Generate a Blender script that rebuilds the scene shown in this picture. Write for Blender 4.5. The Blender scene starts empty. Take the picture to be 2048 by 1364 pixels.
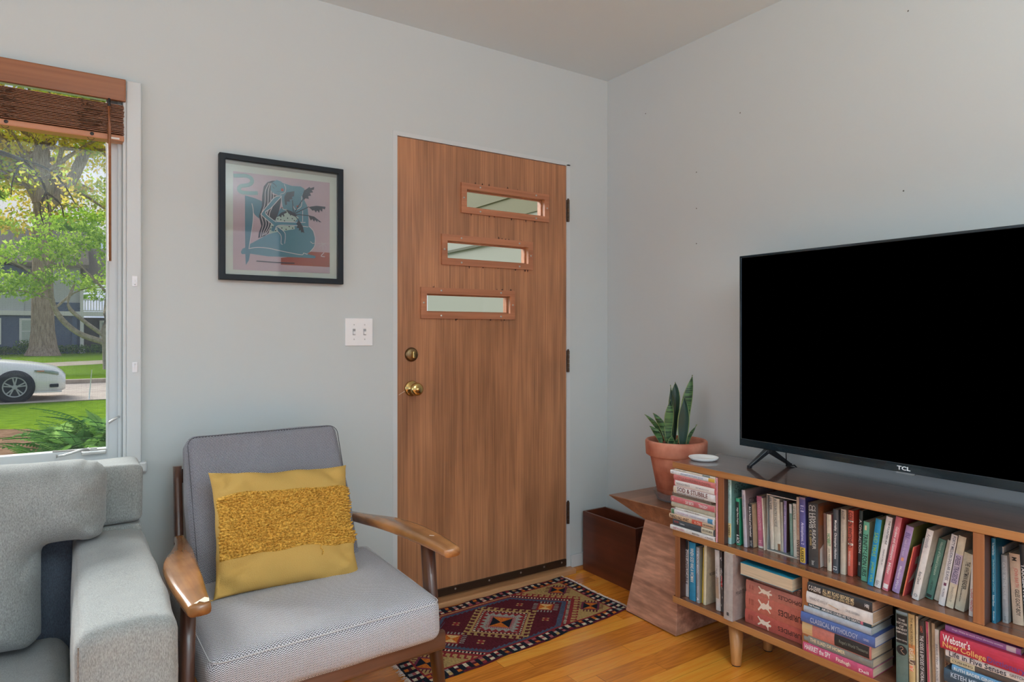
import bpy, bmesh, math, random
import numpy as np
from mathutils import Vector, Matrix

# ------------------------------------------------------------------ camera, world, lights, exposure
scn = bpy.context.scene
col = scn.collection
R = math.radians
cam_d = bpy.data.cameras.new('camera'); cam = bpy.data.objects.new('camera', cam_d); col.objects.link(cam)
cam.location = (-2.375, -2.638, 1.215); cam.rotation_euler = (R(90), 0, R(-33.8))
cam_d.sensor_width = 36; cam_d.lens = 36 * 1324 / 2048; cam_d.shift_y = -17 / 2048
cam_d.clip_start = 0.02; cam_d.clip_end = 500
scn.camera = cam
vs = scn.view_settings
vs.view_transform = 'Standard'; vs.look = 'None'; vs.gamma = 1; vs.use_curve_mapping = False
vs.exposure = 0.08

w = bpy.data.worlds.new('sky'); scn.world = w; w.use_nodes = True
nt = w.node_tree; nt.nodes.clear()
def N(t, k, **kw):
    n = t.nodes.new(k)
    for a, b in kw.items(): setattr(n, a, b)
    return n
tc = N(nt, 'ShaderNodeTexCoord'); mp = N(nt, 'ShaderNodeMapping'); mp.inputs['Scale'].default_value = (1, 1, 3)
no = N(nt, 'ShaderNodeTexNoise'); no.inputs['Scale'].default_value = 3.2; no.inputs['Detail'].default_value = 8; no.inputs['Roughness'].default_value = .6
cr = N(nt, 'ShaderNodeValToRGB'); cr.color_ramp.elements[0].position = .42; cr.color_ramp.elements[0].color = (.36, .53, .86, 1)
cr.color_ramp.elements[1].position = .6; cr.color_ramp.elements[1].color = (.95, .96, 1.0, 1)
bg = N(nt, 'ShaderNodeBackground'); bg.inputs['Strength'].default_value = 0.85
ow = N(nt, 'ShaderNodeOutputWorld')
L_ = nt.links.new
L_(tc.outputs['Generated'], mp.inputs['Vector']); L_(mp.outputs[0], no.inputs['Vector']); L_(no.outputs['Fac'], cr.inputs[0])
L_(cr.outputs[0], bg.inputs[0]); L_(bg.outputs[0], ow.inputs[0])

def light(name, kind, loc, rot, energy, size=None, color=(1, 1, 1)):
    d = bpy.data.lights.new(name, kind); d.energy = energy; d.color = color
    if kind == 'AREA': d.shape = 'RECTANGLE'; d.size, d.size_y = size
    if kind == 'SUN': d.angle = R(3)
    o = bpy.data.objects.new(name, d); o.location = loc; o.rotation_euler = rot; col.objects.link(o); return o
# hazy sun standing over the street, shining towards the house and in through the window and the door panes
sd = Vector((.34, -.80, -.52)); light('sun', 'SUN', (0, 0, 20), sd.to_track_quat('-Z', 'Y').to_euler(), 8.0, color=(1, .99, .98)).data.angle = R(34)
# fill lamps added behind and left of the viewer, and one brightening the ceiling
light('added_fill_back', 'AREA', (-1.7, -5.9, 1.6), (R(90), 0, 0), 15, (3.0, 1.7), (.92, .98, 1))
light('added_fill_side', 'AREA', (-5.4, -1.9, 1.5), (R(90), 0, R(-90)), 20, (2.4, 1.6), (.9, .97, 1))
light('added_ceiling_fill', 'AREA', (-1.9, -3.9, 1.75), (R(180), 0, 0), 140, (.8, .8), (.84, .95, 1))

# ------------------------------------------------------------------ helpers
def lin(c, k=1.0):
    o = []
    for v in c[:3]:
        v = v / 255
        v = v / 12.92 if v <= .04045 else ((v + .055) / 1.055) ** 2.4
        o.append(min(v * k, .9))
    return (*o, 1)
AF = 1.15
MC = {}
def mat(name, rgb, rough=.6, metal=0, spec=.5, coat=0, k=None, bump=None, raw=False):
    key = (name, tuple(rgb), rough, metal)
    if key in MC: return MC[key]
    m = bpy.data.materials.new(name); m.use_nodes = True
    b = m.node_tree.nodes['Principled BSDF']
    b.inputs['Base Color'].default_value = (*rgb, 1) if raw else lin(rgb, AF if k is None else k)
    b.inputs['Roughness'].default_value = rough; b.inputs['Metallic'].default_value = metal
    b.inputs['Specular IOR Level'].default_value = spec; b.inputs['Coat Weight'].default_value = coat
    if bump:
        t = m.node_tree; tc = N(t, 'ShaderNodeTexCoord'); n = N(t, 'ShaderNodeTexNoise'); n.inputs['Scale'].default_value = bump[0]; n.inputs['Detail'].default_value = 4
        bp = N(t, 'ShaderNodeBump'); bp.inputs['Strength'].default_value = bump[1]; bp.inputs['Distance'].default_value = .002
        t.links.new(tc.outputs['Object'], n.inputs['Vector']); t.links.new(n.outputs['Fac'], bp.inputs['Height']); t.links.new(bp.outputs[0], b.inputs['Normal'])
    MC[key] = m
    return m

def wood(name, dark, light_, axis='x', scale=1.0, rough=.35, coat=.0, streak=.5, blotch=None, mid=None):
    """procedural wood: stretched noise grain along one axis, plus fine streaks"""
    m = bpy.data.materials.new(name); m.use_nodes = True; t = m.node_tree
    b = t.nodes['Principled BSDF']; b.inputs['Roughness'].default_value = rough; b.inputs['Coat Weight'].default_value = coat
    tc = N(t, 'ShaderNodeTexCoord')
    s = {'x': (.7, 14, 14), 'y': (14, .7, 14), 'z': (14, 14, .7)}[axis]
    mp = N(t, 'ShaderNodeMapping'); mp.inputs['Scale'].default_value = [v * scale for v in s]
    n1 = N(t, 'ShaderNodeTexNoise'); n1.inputs['Scale'].default_value = 1.6; n1.inputs['Detail'].default_value = 6; n1.inputs['Distortion'].default_value = .8
    s2 = {'x': (2, 160, 160), 'y': (160, 2, 160), 'z': (160, 160, 2)}[axis]
    mp2 = N(t, 'ShaderNodeMapping'); mp2.inputs['Scale'].default_value = [v * scale for v in s2]
    n2 = N(t, 'ShaderNodeTexNoise'); n2.inputs['Scale'].default_value = 1.0; n2.inputs['Detail'].default_value = 2
    mx = N(t, 'ShaderNodeMath', operation='MULTIPLY_ADD'); mx.inputs[1].default_value = streak * .6
    ma = N(t, 'ShaderNodeMath', operation='MULTIPLY'); ma.inputs[1].default_value = 1 - streak * .6 + .15
    cr = N(t, 'ShaderNodeValToRGB'); cr.color_ramp.elements[0].position = .32; cr.color_ramp.elements[1].position = .72
    cr.color_ramp.elements[0].color = lin(dark, AF); cr.color_ramp.elements[1].color = lin(light_, AF)
    t.links.new(tc.outputs['Object'], mp.inputs[0]); t.links.new(mp.outputs[0], n1.inputs['Vector'])
    t.links.new(tc.outputs['Object'], mp2.inputs[0]); t.links.new(mp2.outputs[0], n2.inputs['Vector'])
    t.links.new(n1.outputs['Fac'], ma.inputs[0]); t.links.new(n2.outputs['Fac'], mx.inputs[0]); t.links.new(ma.outputs[0], mx.inputs[2])
    t.links.new(mx.outputs[0], cr.inputs[0])
    src = cr.outputs[0]
    if blotch:
        n3 = N(t, 'ShaderNodeTexNoise'); n3.inputs['Scale'].default_value = blotch[1]; n3.inputs['Detail'].default_value = 3
        c3 = N(t, 'ShaderNodeValToRGB'); c3.color_ramp.elements[0].position = .4; c3.color_ramp.elements[1].position = .65
        c3.color_ramp.elements[0].color = (blotch[0],) * 3 + (1,); c3.color_ramp.elements[1].color = (1, 1, 1, 1)
        mm = N(t, 'ShaderNodeMix', data_type='RGBA', blend_type='MULTIPLY'); mm.inputs[0].default_value = 1
        if len(blotch) > 2:
            m3 = N(t, 'ShaderNodeMapping'); m3.inputs['Scale'].default_value = blotch[2]
            t.links.new(tc.outputs['Object'], m3.inputs[0]); t.links.new(m3.outputs[0], n3.inputs['Vector'])
        else: t.links.new(tc.outputs['Object'], n3.inputs['Vector'])
        t.links.new(n3.outputs['Fac'], c3.inputs[0]); t.links.new(src, mm.inputs[6]); t.links.new(c3.outputs[0], mm.inputs[7]); src = mm.outputs[2]
    t.links.new(src, b.inputs['Base Color'])
    bp = N(t, 'ShaderNodeBump'); bp.inputs['Strength'].default_value = .12; bp.inputs['Distance'].default_value = .001
    t.links.new(n2.outputs['Fac'], bp.inputs['Height']); t.links.new(bp.outputs[0], b.inputs['Normal'])
    return m

def tag(o, label=None, cat=None, group=None, kind=None):
    if label: o['label'] = label
    if cat: o['category'] = cat
    if group: o['group'] = group
    if kind: o['kind'] = kind
    return o
def empty(name, loc=(0, 0, 0), rot=(0, 0, 0), label=None, cat=None, group=None, kind=None):
    o = bpy.data.objects.new(name, None); o.location = loc; o.rotation_euler = rot; o.empty_display_size = .05
    col.objects.link(o); return tag(o, label, cat, group, kind)
def obj(name, bm, mats, parent=None, smooth=False, loc=None, rot=None):
    me = bpy.data.meshes.new(name)
    if isinstance(bm, bmesh.types.BMesh):
        bm.normal_update(); bm.to_mesh(me); bm.free()
    else:
        me.from_pydata(bm[0], [], bm[1]); me.update()
    for m in (mats if isinstance(mats, (list, tuple)) else [mats]): me.materials.append(m)
    if smooth:
        for p in me.polygons: p.use_smooth = True
    o = bpy.data.objects.new(name, me); col.objects.link(o)
    if parent: o.parent = parent
    if loc: o.location = loc
    if rot: o.rotation_euler = rot
    return o
def bm_(): return bmesh.new()
def box(bm, lo, hi, mi=0, M=None, taper=None):
    (x0, y0, z0), (x1, y1, z1) = lo, hi
    v = [Vector(p) for p in ((x0, y0, z0), (x1, y0, z0), (x1, y1, z0), (x0, y1, z0), (x0, y0, z1), (x1, y0, z1), (x1, y1, z1), (x0, y1, z1))]
    if M: v = [M @ p for p in v]
    v = [bm.verts.new(p) for p in v]
    for f in ((0, 3, 2, 1), (4, 5, 6, 7), (0, 1, 5, 4), (1, 2, 6, 5), (2, 3, 7, 6), (3, 0, 4, 7)):
        fc = bm.faces.new([v[i] for i in f]); fc.material_index = mi
    return v
def hexa(bm, pts, mi=0):
    v = [bm.verts.new(p) for p in pts]
    for f in ((0, 3, 2, 1), (4, 5, 6, 7), (0, 1, 5, 4), (1, 2, 6, 5), (2, 3, 7, 6), (3, 0, 4, 7)):
        bm.faces.new([v[i] for i in f]).material_index = mi
def bevel(bm, w, seg=2):
    bmesh.ops.bevel(bm, geom=list(bm.edges), offset=w, segments=seg, profile=.6, affect='EDGES', clamp_overlap=True)
    return bm
def bbox(lo, hi, w=.003, seg=2):
    bm = bm_(); box(bm, lo, hi); return bevel(bm, w, seg)
def lathe(prof, seg=32, axis='z', bm=None, mi=0, off=(0, 0, 0), cap=True):
    bm = bm or bm_(); rings = []
    for r, h in prof:
        ring = []
        for i in range(seg):
            a = 2 * math.pi * i / seg; c, s = r * math.cos(a), r * math.sin(a)
            p = {'z': (c, s, h), 'y': (c, h, s), 'x': (h, c, s)}[axis]
            ring.append(bm.verts.new((p[0] + off[0], p[1] + off[1], p[2] + off[2])))
        rings.append(ring)
    for a, b in zip(rings, rings[1:]):
        for i in range(seg):
            f = bm.faces.new((a[i], a[(i + 1) % seg], b[(i + 1) % seg], b[i])); f.material_index = mi
    for ring in ((rings[0], rings[-1]) if cap else ()):
        try: bm.faces.new(ring).material_index = mi
        except ValueError: pass
    bmesh.ops.recalc_face_normals(bm, faces=list(bm.faces)); return bm
def tube(pts, rad, seg=8, bm=None, mi=0, cap=True):
    bm = bm or bm_(); pts = [Vector(p) for p in pts]; n = len(pts)
    if not isinstance(rad, (list, tuple)): rad = [rad] * n
    rings = []; up = Vector((0, 0, 1))
    for i, p in enumerate(pts):
        d = (pts[min(i + 1, n - 1)] - pts[max(i - 1, 0)]).normalized()
        a = d.cross(up)
        if a.length < .05: a = d.cross(Vector((1, 0, 0)))
        a.normalize(); b = d.cross(a)
        rings.append([bm.verts.new(p + (a * math.cos(t) + b * math.sin(t)) * rad[i]) for t in [2 * math.pi * k / seg for k in range(seg)]])
    for a, b in zip(rings, rings[1:]):
        for i in range(seg): bm.faces.new((a[i], a[(i + 1) % seg], b[(i + 1) % seg], b[i])).material_index = mi
    if cap:
        bm.faces.new(rings[0]).material_index = mi; bm.faces.new(rings[-1][::-1]).material_index = mi
    return bm
def spline(pts, n=8):
    """catmull-rom resample"""
    P = [Vector(p) for p in pts]; P = [2 * P[0] - P[1]] + P + [2 * P[-1] - P[-2]]; o = []
    for i in range(1, len(P) - 2):
        for k in range(n):
            t = k / n; a, b, c, d = P[i - 1:i + 3]
            o.append(.5 * ((2 * b) + (c - a) * t + (2 * a - 5 * b + 4 * c - d) * t * t + (3 * b - a - 3 * c + d) * t ** 3))
    o.append(P[-2]); return o
def cushion(sx, sy, sz, r=.04, puff=(0, 0, 0), n=20, fn=None, nz=None):
    """soft rounded block centred on origin with a metre-scaled UV map; fn displaces vertices"""
    bm = bm_(); nx, ny, nzz = n, n, nz or max(6, n // 3)
    H = Vector((sx / 2, sy / 2, sz / 2)); cache = {}
    def V(i, j, k):
        key = (i, j, k)
        if key in cache: return cache[key]
        q = Vector((2 * i / nx - 1, 2 * j / ny - 1, 2 * k / nzz - 1))
        # crowd samples at the borders
        q = Vector([math.copysign(1 - (1 - abs(c)) ** 1.35, c) for c in q])
        p = Vector((q.x * H.x, q.y * H.y, q.z * H.z))
        rr = min(r, H.x, H.y, H.z)
        inn = Vector([max(-h + rr, min(h - rr, c)) for c, h in zip(p, H)])
        d = p - inn
        if d.length > 1e-9: p = inn + d.normalized() * rr
        fx, fy, fz = (1 - q.x ** 2), (1 - q.y ** 2), (1 - q.z ** 2)
        p.x += math.copysign(puff[0] * fy * fz, q.x) * (abs(q.x) ** 3)
        p.y += math.copysign(puff[1] * fx * fz, q.y) * (abs(q.y) ** 3)
        p.z += math.copysign(puff[2] * (fx * fy) ** .6, q.z) * (abs(q.z) ** 3)
        if fn: p = fn(p, q)
        cache[key] = bm.verts.new(p); return cache[key]
    uvs = {}
    uv = bm.loops.layers.uv.new('UVMap')
    def quad(a, b, c, d, ax):
        f = bm.faces.new([V(*a), V(*b), V(*c), V(*d)]); f.smooth = True
        for l in f.loops:
            p = l.vert.co
            l[uv].uv = {'x': (p.y, p.z), 'y': (p.x, p.z), 'z': (p.x, p.y)}[ax]
    for i in range(nx):
        for j in range(ny):
            quad((i, j, 0), (i, j + 1, 0), (i + 1, j + 1, 0), (i + 1, j, 0), 'z'); quad((i, j, nzz), (i + 1, j, nzz), (i + 1, j + 1, nzz), (i, j + 1, nzz), 'z')
    for i in range(nx):
        for k in range(nzz):
            quad((i, 0, k), (i + 1, 0, k), (i + 1, 0, k + 1), (i, 0, k + 1), 'y'); quad((i, ny, k), (i, ny, k + 1), (i + 1, ny, k + 1), (i + 1, ny, k), 'y')
    for j in range(ny):
        for k in range(nzz):
            quad((0, j, k), (0, j, k + 1), (0, j + 1, k + 1), (0, j + 1, k), 'x'); quad((nx, j, k), (nx, j + 1, k), (nx, j + 1, k + 1), (nx, j, k + 1), 'x')
    return bm
def slab_holes(x0, x1, z0, z1, y0, y1, holes, bm=None):
    """upright plate in the XZ plane with rectangular holes, incl. reveals"""
    bm = bm or bm_()
    xs = sorted({x0, x1, *[h[0] for h in holes], *[h[1] for h in holes]}); zs = sorted({z0, z1, *[h[2] for h in holes], *[h[3] for h in holes]})
    ins = lambda a, b: any(h[0] < a < h[1] and h[2] < b < h[3] for h in holes)
    solid = {}
    for i in range(len(xs) - 1):
        for j in range(len(zs) - 1):
            solid[i, j] = not ins((xs[i] + xs[i + 1]) / 2, (zs[j] + zs[j + 1]) / 2)
    vc = {}
    def v(i, j, y):
        k = (i, j, y)
        if k not in vc: vc[k] = bm.verts.new((xs[i], y, zs[j]))
        return vc[k]
    for (i, j), s in solid.items():
        if not s: continue
        bm.faces.new((v(i, j, y0), v(i + 1, j, y0), v(i + 1, j + 1, y0), v(i, j + 1, y0)))
        bm.faces.new((v(i, j, y1), v(i, j + 1, y1), v(i + 1, j + 1, y1), v(i + 1, j, y1)))
        for di, dj, a, b in ((-1, 0, (i, j), (i, j + 1)), (1, 0, (i + 1, j + 1), (i + 1, j)), (0, -1, (i + 1, j), (i, j)), (0, 1, (i, j + 1), (i + 1, j + 1))):
            if not solid.get((i + di, j + dj), False):
                bm.faces.new((v(*a, y0), v(*b, y0), v(*b, y1), v(*a, y1)))
    bmesh.ops.recalc_face_normals(bm, faces=list(bm.faces)); return bm
# lettering: every string becomes a flat mesh fitted into a box on the surface it is printed on
TXT = {}
def text_verts(s, bold=0.0, shear=0.0):
    k = (s, bold, shear)
    if k not in TXT:
        cu = bpy.data.curves.new('lettering', 'FONT'); cu.body = s; cu.resolution_u = 2; cu.offset = bold; cu.shear = shear; cu.size = 1
        o = bpy.data.objects.new('lettering', cu); col.objects.link(o)
        dg = bpy.context.evaluated_depsgraph_get(); me = bpy.data.meshes.new_from_object(o.evaluated_get(dg))
        vv = np.array([v.co[:2] for v in me.vertices]) if len(me.vertices) else np.zeros((1, 2)); ff = [tuple(p.vertices) for p in me.polygons]
        bpy.data.objects.remove(o); bpy.data.curves.remove(cu); bpy.data.meshes.remove(me)
        mn, mx = vv.min(0), vv.max(0); TXT[k] = (vv - (mn + mx) / 2, ff, mx - mn)
    return TXT[k]
def text(name, parent, s, center, xd, yd, length, height, m, bold=.01, shear=0, stretch=2.4):
    vv, ff, sz = text_verts(s, bold, shear)
    sx, sy = length / max(sz[0], .01), height / max(sz[1], .01)
    sx = min(sx, sy * 1.5); sy = min(sy, sx * stretch)
    c, xd, yd = Vector(center), Vector(xd), Vector(yd)
    V = [c + xd * (p[0] * sx) + yd * (p[1] * sy) for p in vv]
    return obj(name, (V, ff), m, parent)
def finish(o, sub=0, bev=0):
    if bev:
        b = o.modifiers.new('bevel', 'BEVEL'); b.width = bev; b.segments = 2; b.limit_method = 'ANGLE'
    if sub:
        s = o.modifiers.new('sub', 'SUBSURF'); s.levels = sub; s.render_levels = sub
    return o
rnd = random.Random(7)
UPRIGHT=[
['upper',0.238,0.0153,0.028,0.4415,0.2365,0.0,0.16,(160,196,192),(95,140,135),(205,190,165),[('Catholic',0.04,0.3,0.5,0.5,(110,140,140))],[('CATHO',0.12,0.35,0.75,(35,60,62)),('IN THE',0.2,0.17,0.45,(35,60,62))],[(0.68,0.9,0.06,0.96,(205,185,125),'USED')],[],'tall pale teal book, first upright beside the left divider of the upper shelf'],
['upper',0.264,0.0152,0.044,0.4415,0.1685,-1.36,0.12,(52,165,125),(40,150,112),(205,190,165),[('High Plains Region',0.2,0.56,0.42,0.5,(235,235,230)),('6 ACK',0.78,0.97,0.72,0.5,(235,235,230))],[],[],[(0.07,0.97,(35,38,40))],'bright green small paperback with black spine panel, right of the tall teal book'],
['upper',0.295,0.0146,0.043,0.4415,0.2037,-2.53,0.17,(176,170,180),(128,112,112),(205,190,165),[('PENELOPE DREAMS',0.08,0.5,0.35,0.5,(130,125,140))],[('STOICS',0.2,0.3,0.7,(40,35,38))],[],[],'tall lavender grey book with a mauve cover, left of the small black spined book'],
['upper',0.31,0.0149,0.057,0.4415,0.1546,-2.22,0.13,(42,42,46),(170,145,110),(205,190,165),[('Art in Painted and Horsehair',0.05,0.76,0.5,0.5,(235,235,230)),('ww',0.83,0.97,0.6,0.5,(150,150,150))],[],[],[],'small black spined book with tan cover, right of the lavender grey book'],
['upper',0.33,0.0208,0.079,0.4415,0.1846,-2.17,0.17,(186,100,128),(150,140,135),(205,190,165),[('CONSCIOUS & CONTRIVED',0.1,0.66,0.42,0.5,(225,170,185)),('H',0.85,0.9,0.5,0.5,(225,170,185))],[],[(0.96,1.0,0,1,(215,205,195),'')],[],'dusty pink paperback with worn white foot on the upper shelf'],
['upper',0.359,0.0045,0.069,0.4415,0.1827,-2.82,0.14,(214,205,188),(176,155,135),(205,190,165),[],[],[],[],'thin cream book with plain beige brown cover, right of the dusty pink paperback'],
['upper',0.37,0.0134,0.092,0.445,0.1871,-1.53,0.13,(205,193,175),(205,193,175),(205,190,165),[('SILVER',0.02,0.26,0.6,0.5,(120,115,110))],[],[],[],'cream paperback with grey capitals, first inside the grey slipcase'],
['upper',0.3849,0.0232,0.097,0.445,0.1821,-1.89,0.13,(204,196,176),(190,178,160),(205,190,165),[('8 COUNTRY HORSE',0.02,0.55,0.4,0.35,(120,120,115))],[],[(0.87,1.0,0.55,0.95,(140,95,60),'')],[],'cream paperback with a brown stain at its foot, second inside the grey slipcase'],
['upper',0.4085,0.0089,0.097,0.445,0.174,-0.99,0.13,(178,172,155),(170,160,140),(205,190,165),[('CASPIAN',0.1,0.6,0.5,0.5,(140,138,128))],[],[],[],'thin grey cream paperback between a cream and a purple one in slipcase'],
['upper',0.418,0.011,0.097,0.445,0.181,0.32,0.13,(140,125,168),(92,66,58),(205,190,165),[('THE LAST BATTLE',0.08,0.45,0.4,0.5,(195,185,215))],[],[],[],'purple spined paperback with dark pictured cover in the grey slipcase'],
['upper',0.45,0.0102,0.088,0.445,0.1761,-1.63,0.13,(110,150,138),(110,140,130),(205,190,165),[('NEPHEW',0.3,0.6,0.4,0.5,(150,180,170))],[],[],[(0,0.18,(200,205,205))],'teal green paperback with white head, inside the slipcase right of the purple one'],
['upper',0.465,0.0124,0.083,0.445,0.182,-0.94,0.13,(212,206,192),(212,206,192),(205,190,165),[('O CLIVE',0.05,0.3,0.55,0.5,(95,110,95)),('THE LION',0.4,0.7,0.35,0.5,(170,175,165))],[],[],[],'cream paperback with green capitals, last inside the grey slipcase'],
['upper',0.482,0.0093,0.076,0.4415,0.2125,-0.54,0.14,(205,175,150),(205,175,150),(205,190,165),[('LUNENBURG',0.25,0.62,0.55,0.5,(200,130,95)),('SWEETS',0.68,0.97,0.8,0.5,(30,28,28))],[],[],[],'peach and beige spine with SWEETS in black, left of the indigo book'],
['upper',0.507,0.0203,0.053,0.4415,0.2215,-0.52,0.15,(88,88,152),(62,62,120),(205,190,165),[('1:1',0.12,0.22,0.5,0.5,(200,200,225)),('Aristophanes, 2',0.38,0.71,0.55,0.5,(205,205,230))],[],[(0.755,0.985,0.03,0.95,(210,175,60),'USED'),(0,0.03,0,1,(140,120,150),'')],[],'indigo paperback with yellow USED sticker at its foot'],
['upper',0.538,0.0341,0.052,0.4415,0.2095,-0.55,0.16,(62,63,62),(120,80,58),(205,190,165),[('CS LEWIS',0.03,0.4,0.3,0.3,(190,190,185)),('CS LEWIS READER',0.03,0.72,0.3,0.62,(190,190,185)),('C. S. LEWIS',0.43,0.67,0.16,0.28,(205,180,110)),('Simon',0.9,0.97,0.25,0.5,(200,200,200))],[('READ',0.15,0.2,0.4,(170,110,50))],[],[],'thick charcoal paperback with repeated pale lettering and brown pictured cover, upper shelf'],
['upper',0.573,0.0089,0.084,0.4415,0.1765,-0.65,0.14,(150,118,105),(150,118,105),(205,190,165),[],[],[],[],'thin brown pink book between the thick charcoal and the pink edged one'],
['upper',0.597,0.0148,0.061,0.4415,0.1825,-0.63,0.12,(206,196,172),(190,120,115),(205,190,165),[('HOBBIT',0.34,0.56,0.62,0.5,(60,140,85)),('J.R.R. TOLKIEN',0.6,0.85,0.4,0.5,(120,110,95))],[],[],[],'cream paperback with pink edge and green title on the upper shelf'],
['upper',0.617,0.0171,0.059,0.4415,0.2045,0.28,0.14,(74,82,88),(58,64,70),(205,190,165),[('Mortality  Christopher Hitchens',0.17,0.78,0.5,0.5,(235,235,230)),('12',0.9,0.96,0.6,0.5,(235,235,230))],[],[],[],'slate grey hardcover with white lettering, left of a plain beige book'],
['upper',0.638,0.0166,0.065,0.4415,0.2085,0.55,0.15,(186,176,158),(160,140,120),(205,190,165),[('AUGUST',0.02,0.15,0.5,0.5,(70,65,60)),('SAMUEL',0.3,0.55,0.3,0.5,(165,155,140))],[],[],[],'beige paperback with tiny dark title at its head, left of the orange red one'],
['upper',0.658,0.0168,0.071,0.4415,0.2085,0.82,0.14,(206,92,72),(176,62,44),(205,190,165),[('COLSON WHITEHEAD',0.03,0.57,0.62,0.5,(45,30,30)),('THE UNDERGROUND RAILROAD',0.62,0.85,0.4,0.4,(240,215,200))],[('U',0.6,0.5,0.9,(60,30,25))],[(0.155,0.175,0,1,(225,215,205),''),(0.5,0.53,0,1,(225,215,205),'')],[],'orange red paperback with black capitals and white bars, upper shelf'],
['upper',0.68,0.0111,0.09,0.4415,0.2096,1.64,0.15,(48,68,68),(34,48,42),(205,190,165),[('A CIVIL ACTION',0.12,0.66,0.55,0.5,(235,235,230)),('HARR',0.78,0.83,0.4,0.5,(235,235,230))],[],[],[],'dark green book with white slanted capitals, right of the orange red one'],
['upper',0.705,0.0182,0.063,0.4415,0.1857,2.47,0.12,(96,178,148),(180,175,155),(205,190,165),[('TRINITY-LEON URIS',0.2,0.92,0.62,0.5,(25,40,35))],[],[(0.06,0.14,0.3,0.62,(225,205,165),'')],[],'mint green paperback with heavy black lettering on the upper shelf'],
['upper',0.735,0.0175,0.041,0.4415,0.2091,7.14,0.13,(20,136,190),(90,140,70),(205,190,165),[('SAID YMAS',0.2,0.56,0.55,0.5,(130,190,90)),('JAMES VRA',0.64,0.95,0.55,0.5,(130,190,90))],[],[],[],'bright blue spined book with green cover and barcode on the upper shelf'],
['upper',0.756,0.0176,0.041,0.4415,0.2244,9.23,0.15,(208,208,208),(190,188,186),(205,190,165),[('THE FOUNTAIN ALE',0.05,0.38,0.28,0.72,(70,70,75)),('TRANSLATED BY',0.45,0.68,0.2,0.6,(110,110,115)),('Gabo',0.9,0.97,0.4,0.5,(110,110,115))],[],[],[],'white leaning paperback between the bright blue and the rose pink books'],
['upper',0.781,0.017,0.036,0.4415,0.2321,10.17,0.17,(196,104,118),(168,52,62),(205,190,165),[('Gardens and Gatekeepers',0.13,0.58,0.5,0.5,(240,215,215)),('Miller',0.62,0.78,0.4,0.5,(240,215,215))],[],[(0.91,0.97,0.15,0.9,(232,225,225),'')],[],'rose pink leaning paperback with deep red cover, upper shelf'],
['upper',0.806,0.0206,0.044,0.4415,0.2096,11.28,0.16,(150,130,180),(128,138,70),(205,190,165),[('BI',0.1,0.17,0.55,0.5,(110,90,150)),('reeds in the water',0.2,0.45,0.3,0.45,(190,175,210)),('Marlena Ware',0.6,0.95,0.3,0.5,(215,205,225))],[],[(0.47,0.52,0.3,0.65,(220,150,110),'')],[],'lilac paperback with an olive green cover leaning on the upper shelf'],
['upper',0.839,0.0032,0.035,0.4415,0.1544,11.2,0.1,(222,110,82),(190,62,66),(205,190,165),[],[],[],[],'small bright red book with a grey picture on its cover, leaning on upper shelf'],
['upper',0.8518,0.0038,0.06,0.4415,0.1796,10.65,0.13,(82,104,108),(82,104,108),(205,190,165),[],[],[],[],'thin slate blue book peeping out behind the small bright red book'],
['upper',0.864,0.0176,0.038,0.4415,0.2145,11.02,0.17,(204,202,198),(182,174,160),(205,190,165),[('Aristotle',0.06,0.26,0.45,0.5,(150,140,145)),('Anne Carson',0.6,0.78,0.4,0.5,(90,90,95)),('O',0.92,0.96,0.5,0.5,(120,120,125))],[('A',0.5,0.35,0.8,(40,38,36)),('B',0.4,0.5,0.8,(40,38,36))],[],[],'thick off white leaning paperback with black script on its cover'],
['upper',0.884,0.0194,0.077,0.4415,0.1841,11.28,0.14,(72,120,108),(58,100,90),(205,190,165),[('History of Classical Literature',0.05,0.6,0.4,0.5,(165,190,170)),('A FIRST EDITION',0.7,0.86,0.22,0.5,(35,60,55))],[],[(0.93,0.98,0.1,0.8,(40,45,45),'')],[],'dark teal leaning paperback, between the thick off white one and a plain cream one'],
['upper',0.905,0.0129,0.081,0.4415,0.185,11.22,0.14,(200,194,178),(200,194,178),(205,190,165),[],[],[],[],'plain cream leaning book right of the dark teal one'],
['upper',0.927,0.0152,0.055,0.4415,0.2103,9.31,0.15,(214,212,212),(200,196,190),(205,190,165),[('FORTY MILLION DOLLAR SLAVES',0.02,0.64,0.42,0.6,(80,85,105)),('W.C. RHODEN',0.76,0.88,0.28,0.5,(90,90,110))],[],[(0.68,0.72,0.3,0.72,(120,60,90),'')],[],'white leaning paperback with a small purple ball on the spine'],
['upper',0.946,0.0187,0.055,0.4415,0.2101,9.04,0.14,(204,196,172),(190,180,160),(205,190,165),[('GREEK TRAGEDIES',0.27,0.65,0.55,0.5,(75,65,110)),('TRANSLATION BY',0.7,0.92,0.25,0.5,(140,135,120))],[],[(0.25,0.66,0.0,1.0,(188,176,196),'')],[],'cream leaning paperback with lilac band and purple title'],
['upper',0.968,0.0228,0.056,0.4415,0.1662,8.3,0.12,(188,184,164),(200,194,178),(205,190,165),[('THE WHITMAN READER',0.14,0.62,0.42,0.6,(45,45,42)),('Edited by Maxwell Geismar',0.62,0.85,0.2,0.4,(70,70,65))],[],[],[],'grey cream leaning small paperback, left of the white one with red lettering'],
['upper',1.0074,0.0114,0.042,0.4415,0.1677,2.73,0.13,(216,214,214),(210,205,200),(205,190,165),[('CLASSIC FANTASY',0.55,0.92,0.5,0.5,(190,70,80))],[],[],[],'white paperback with red lettering against the right divider of upper shelf'],
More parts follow.
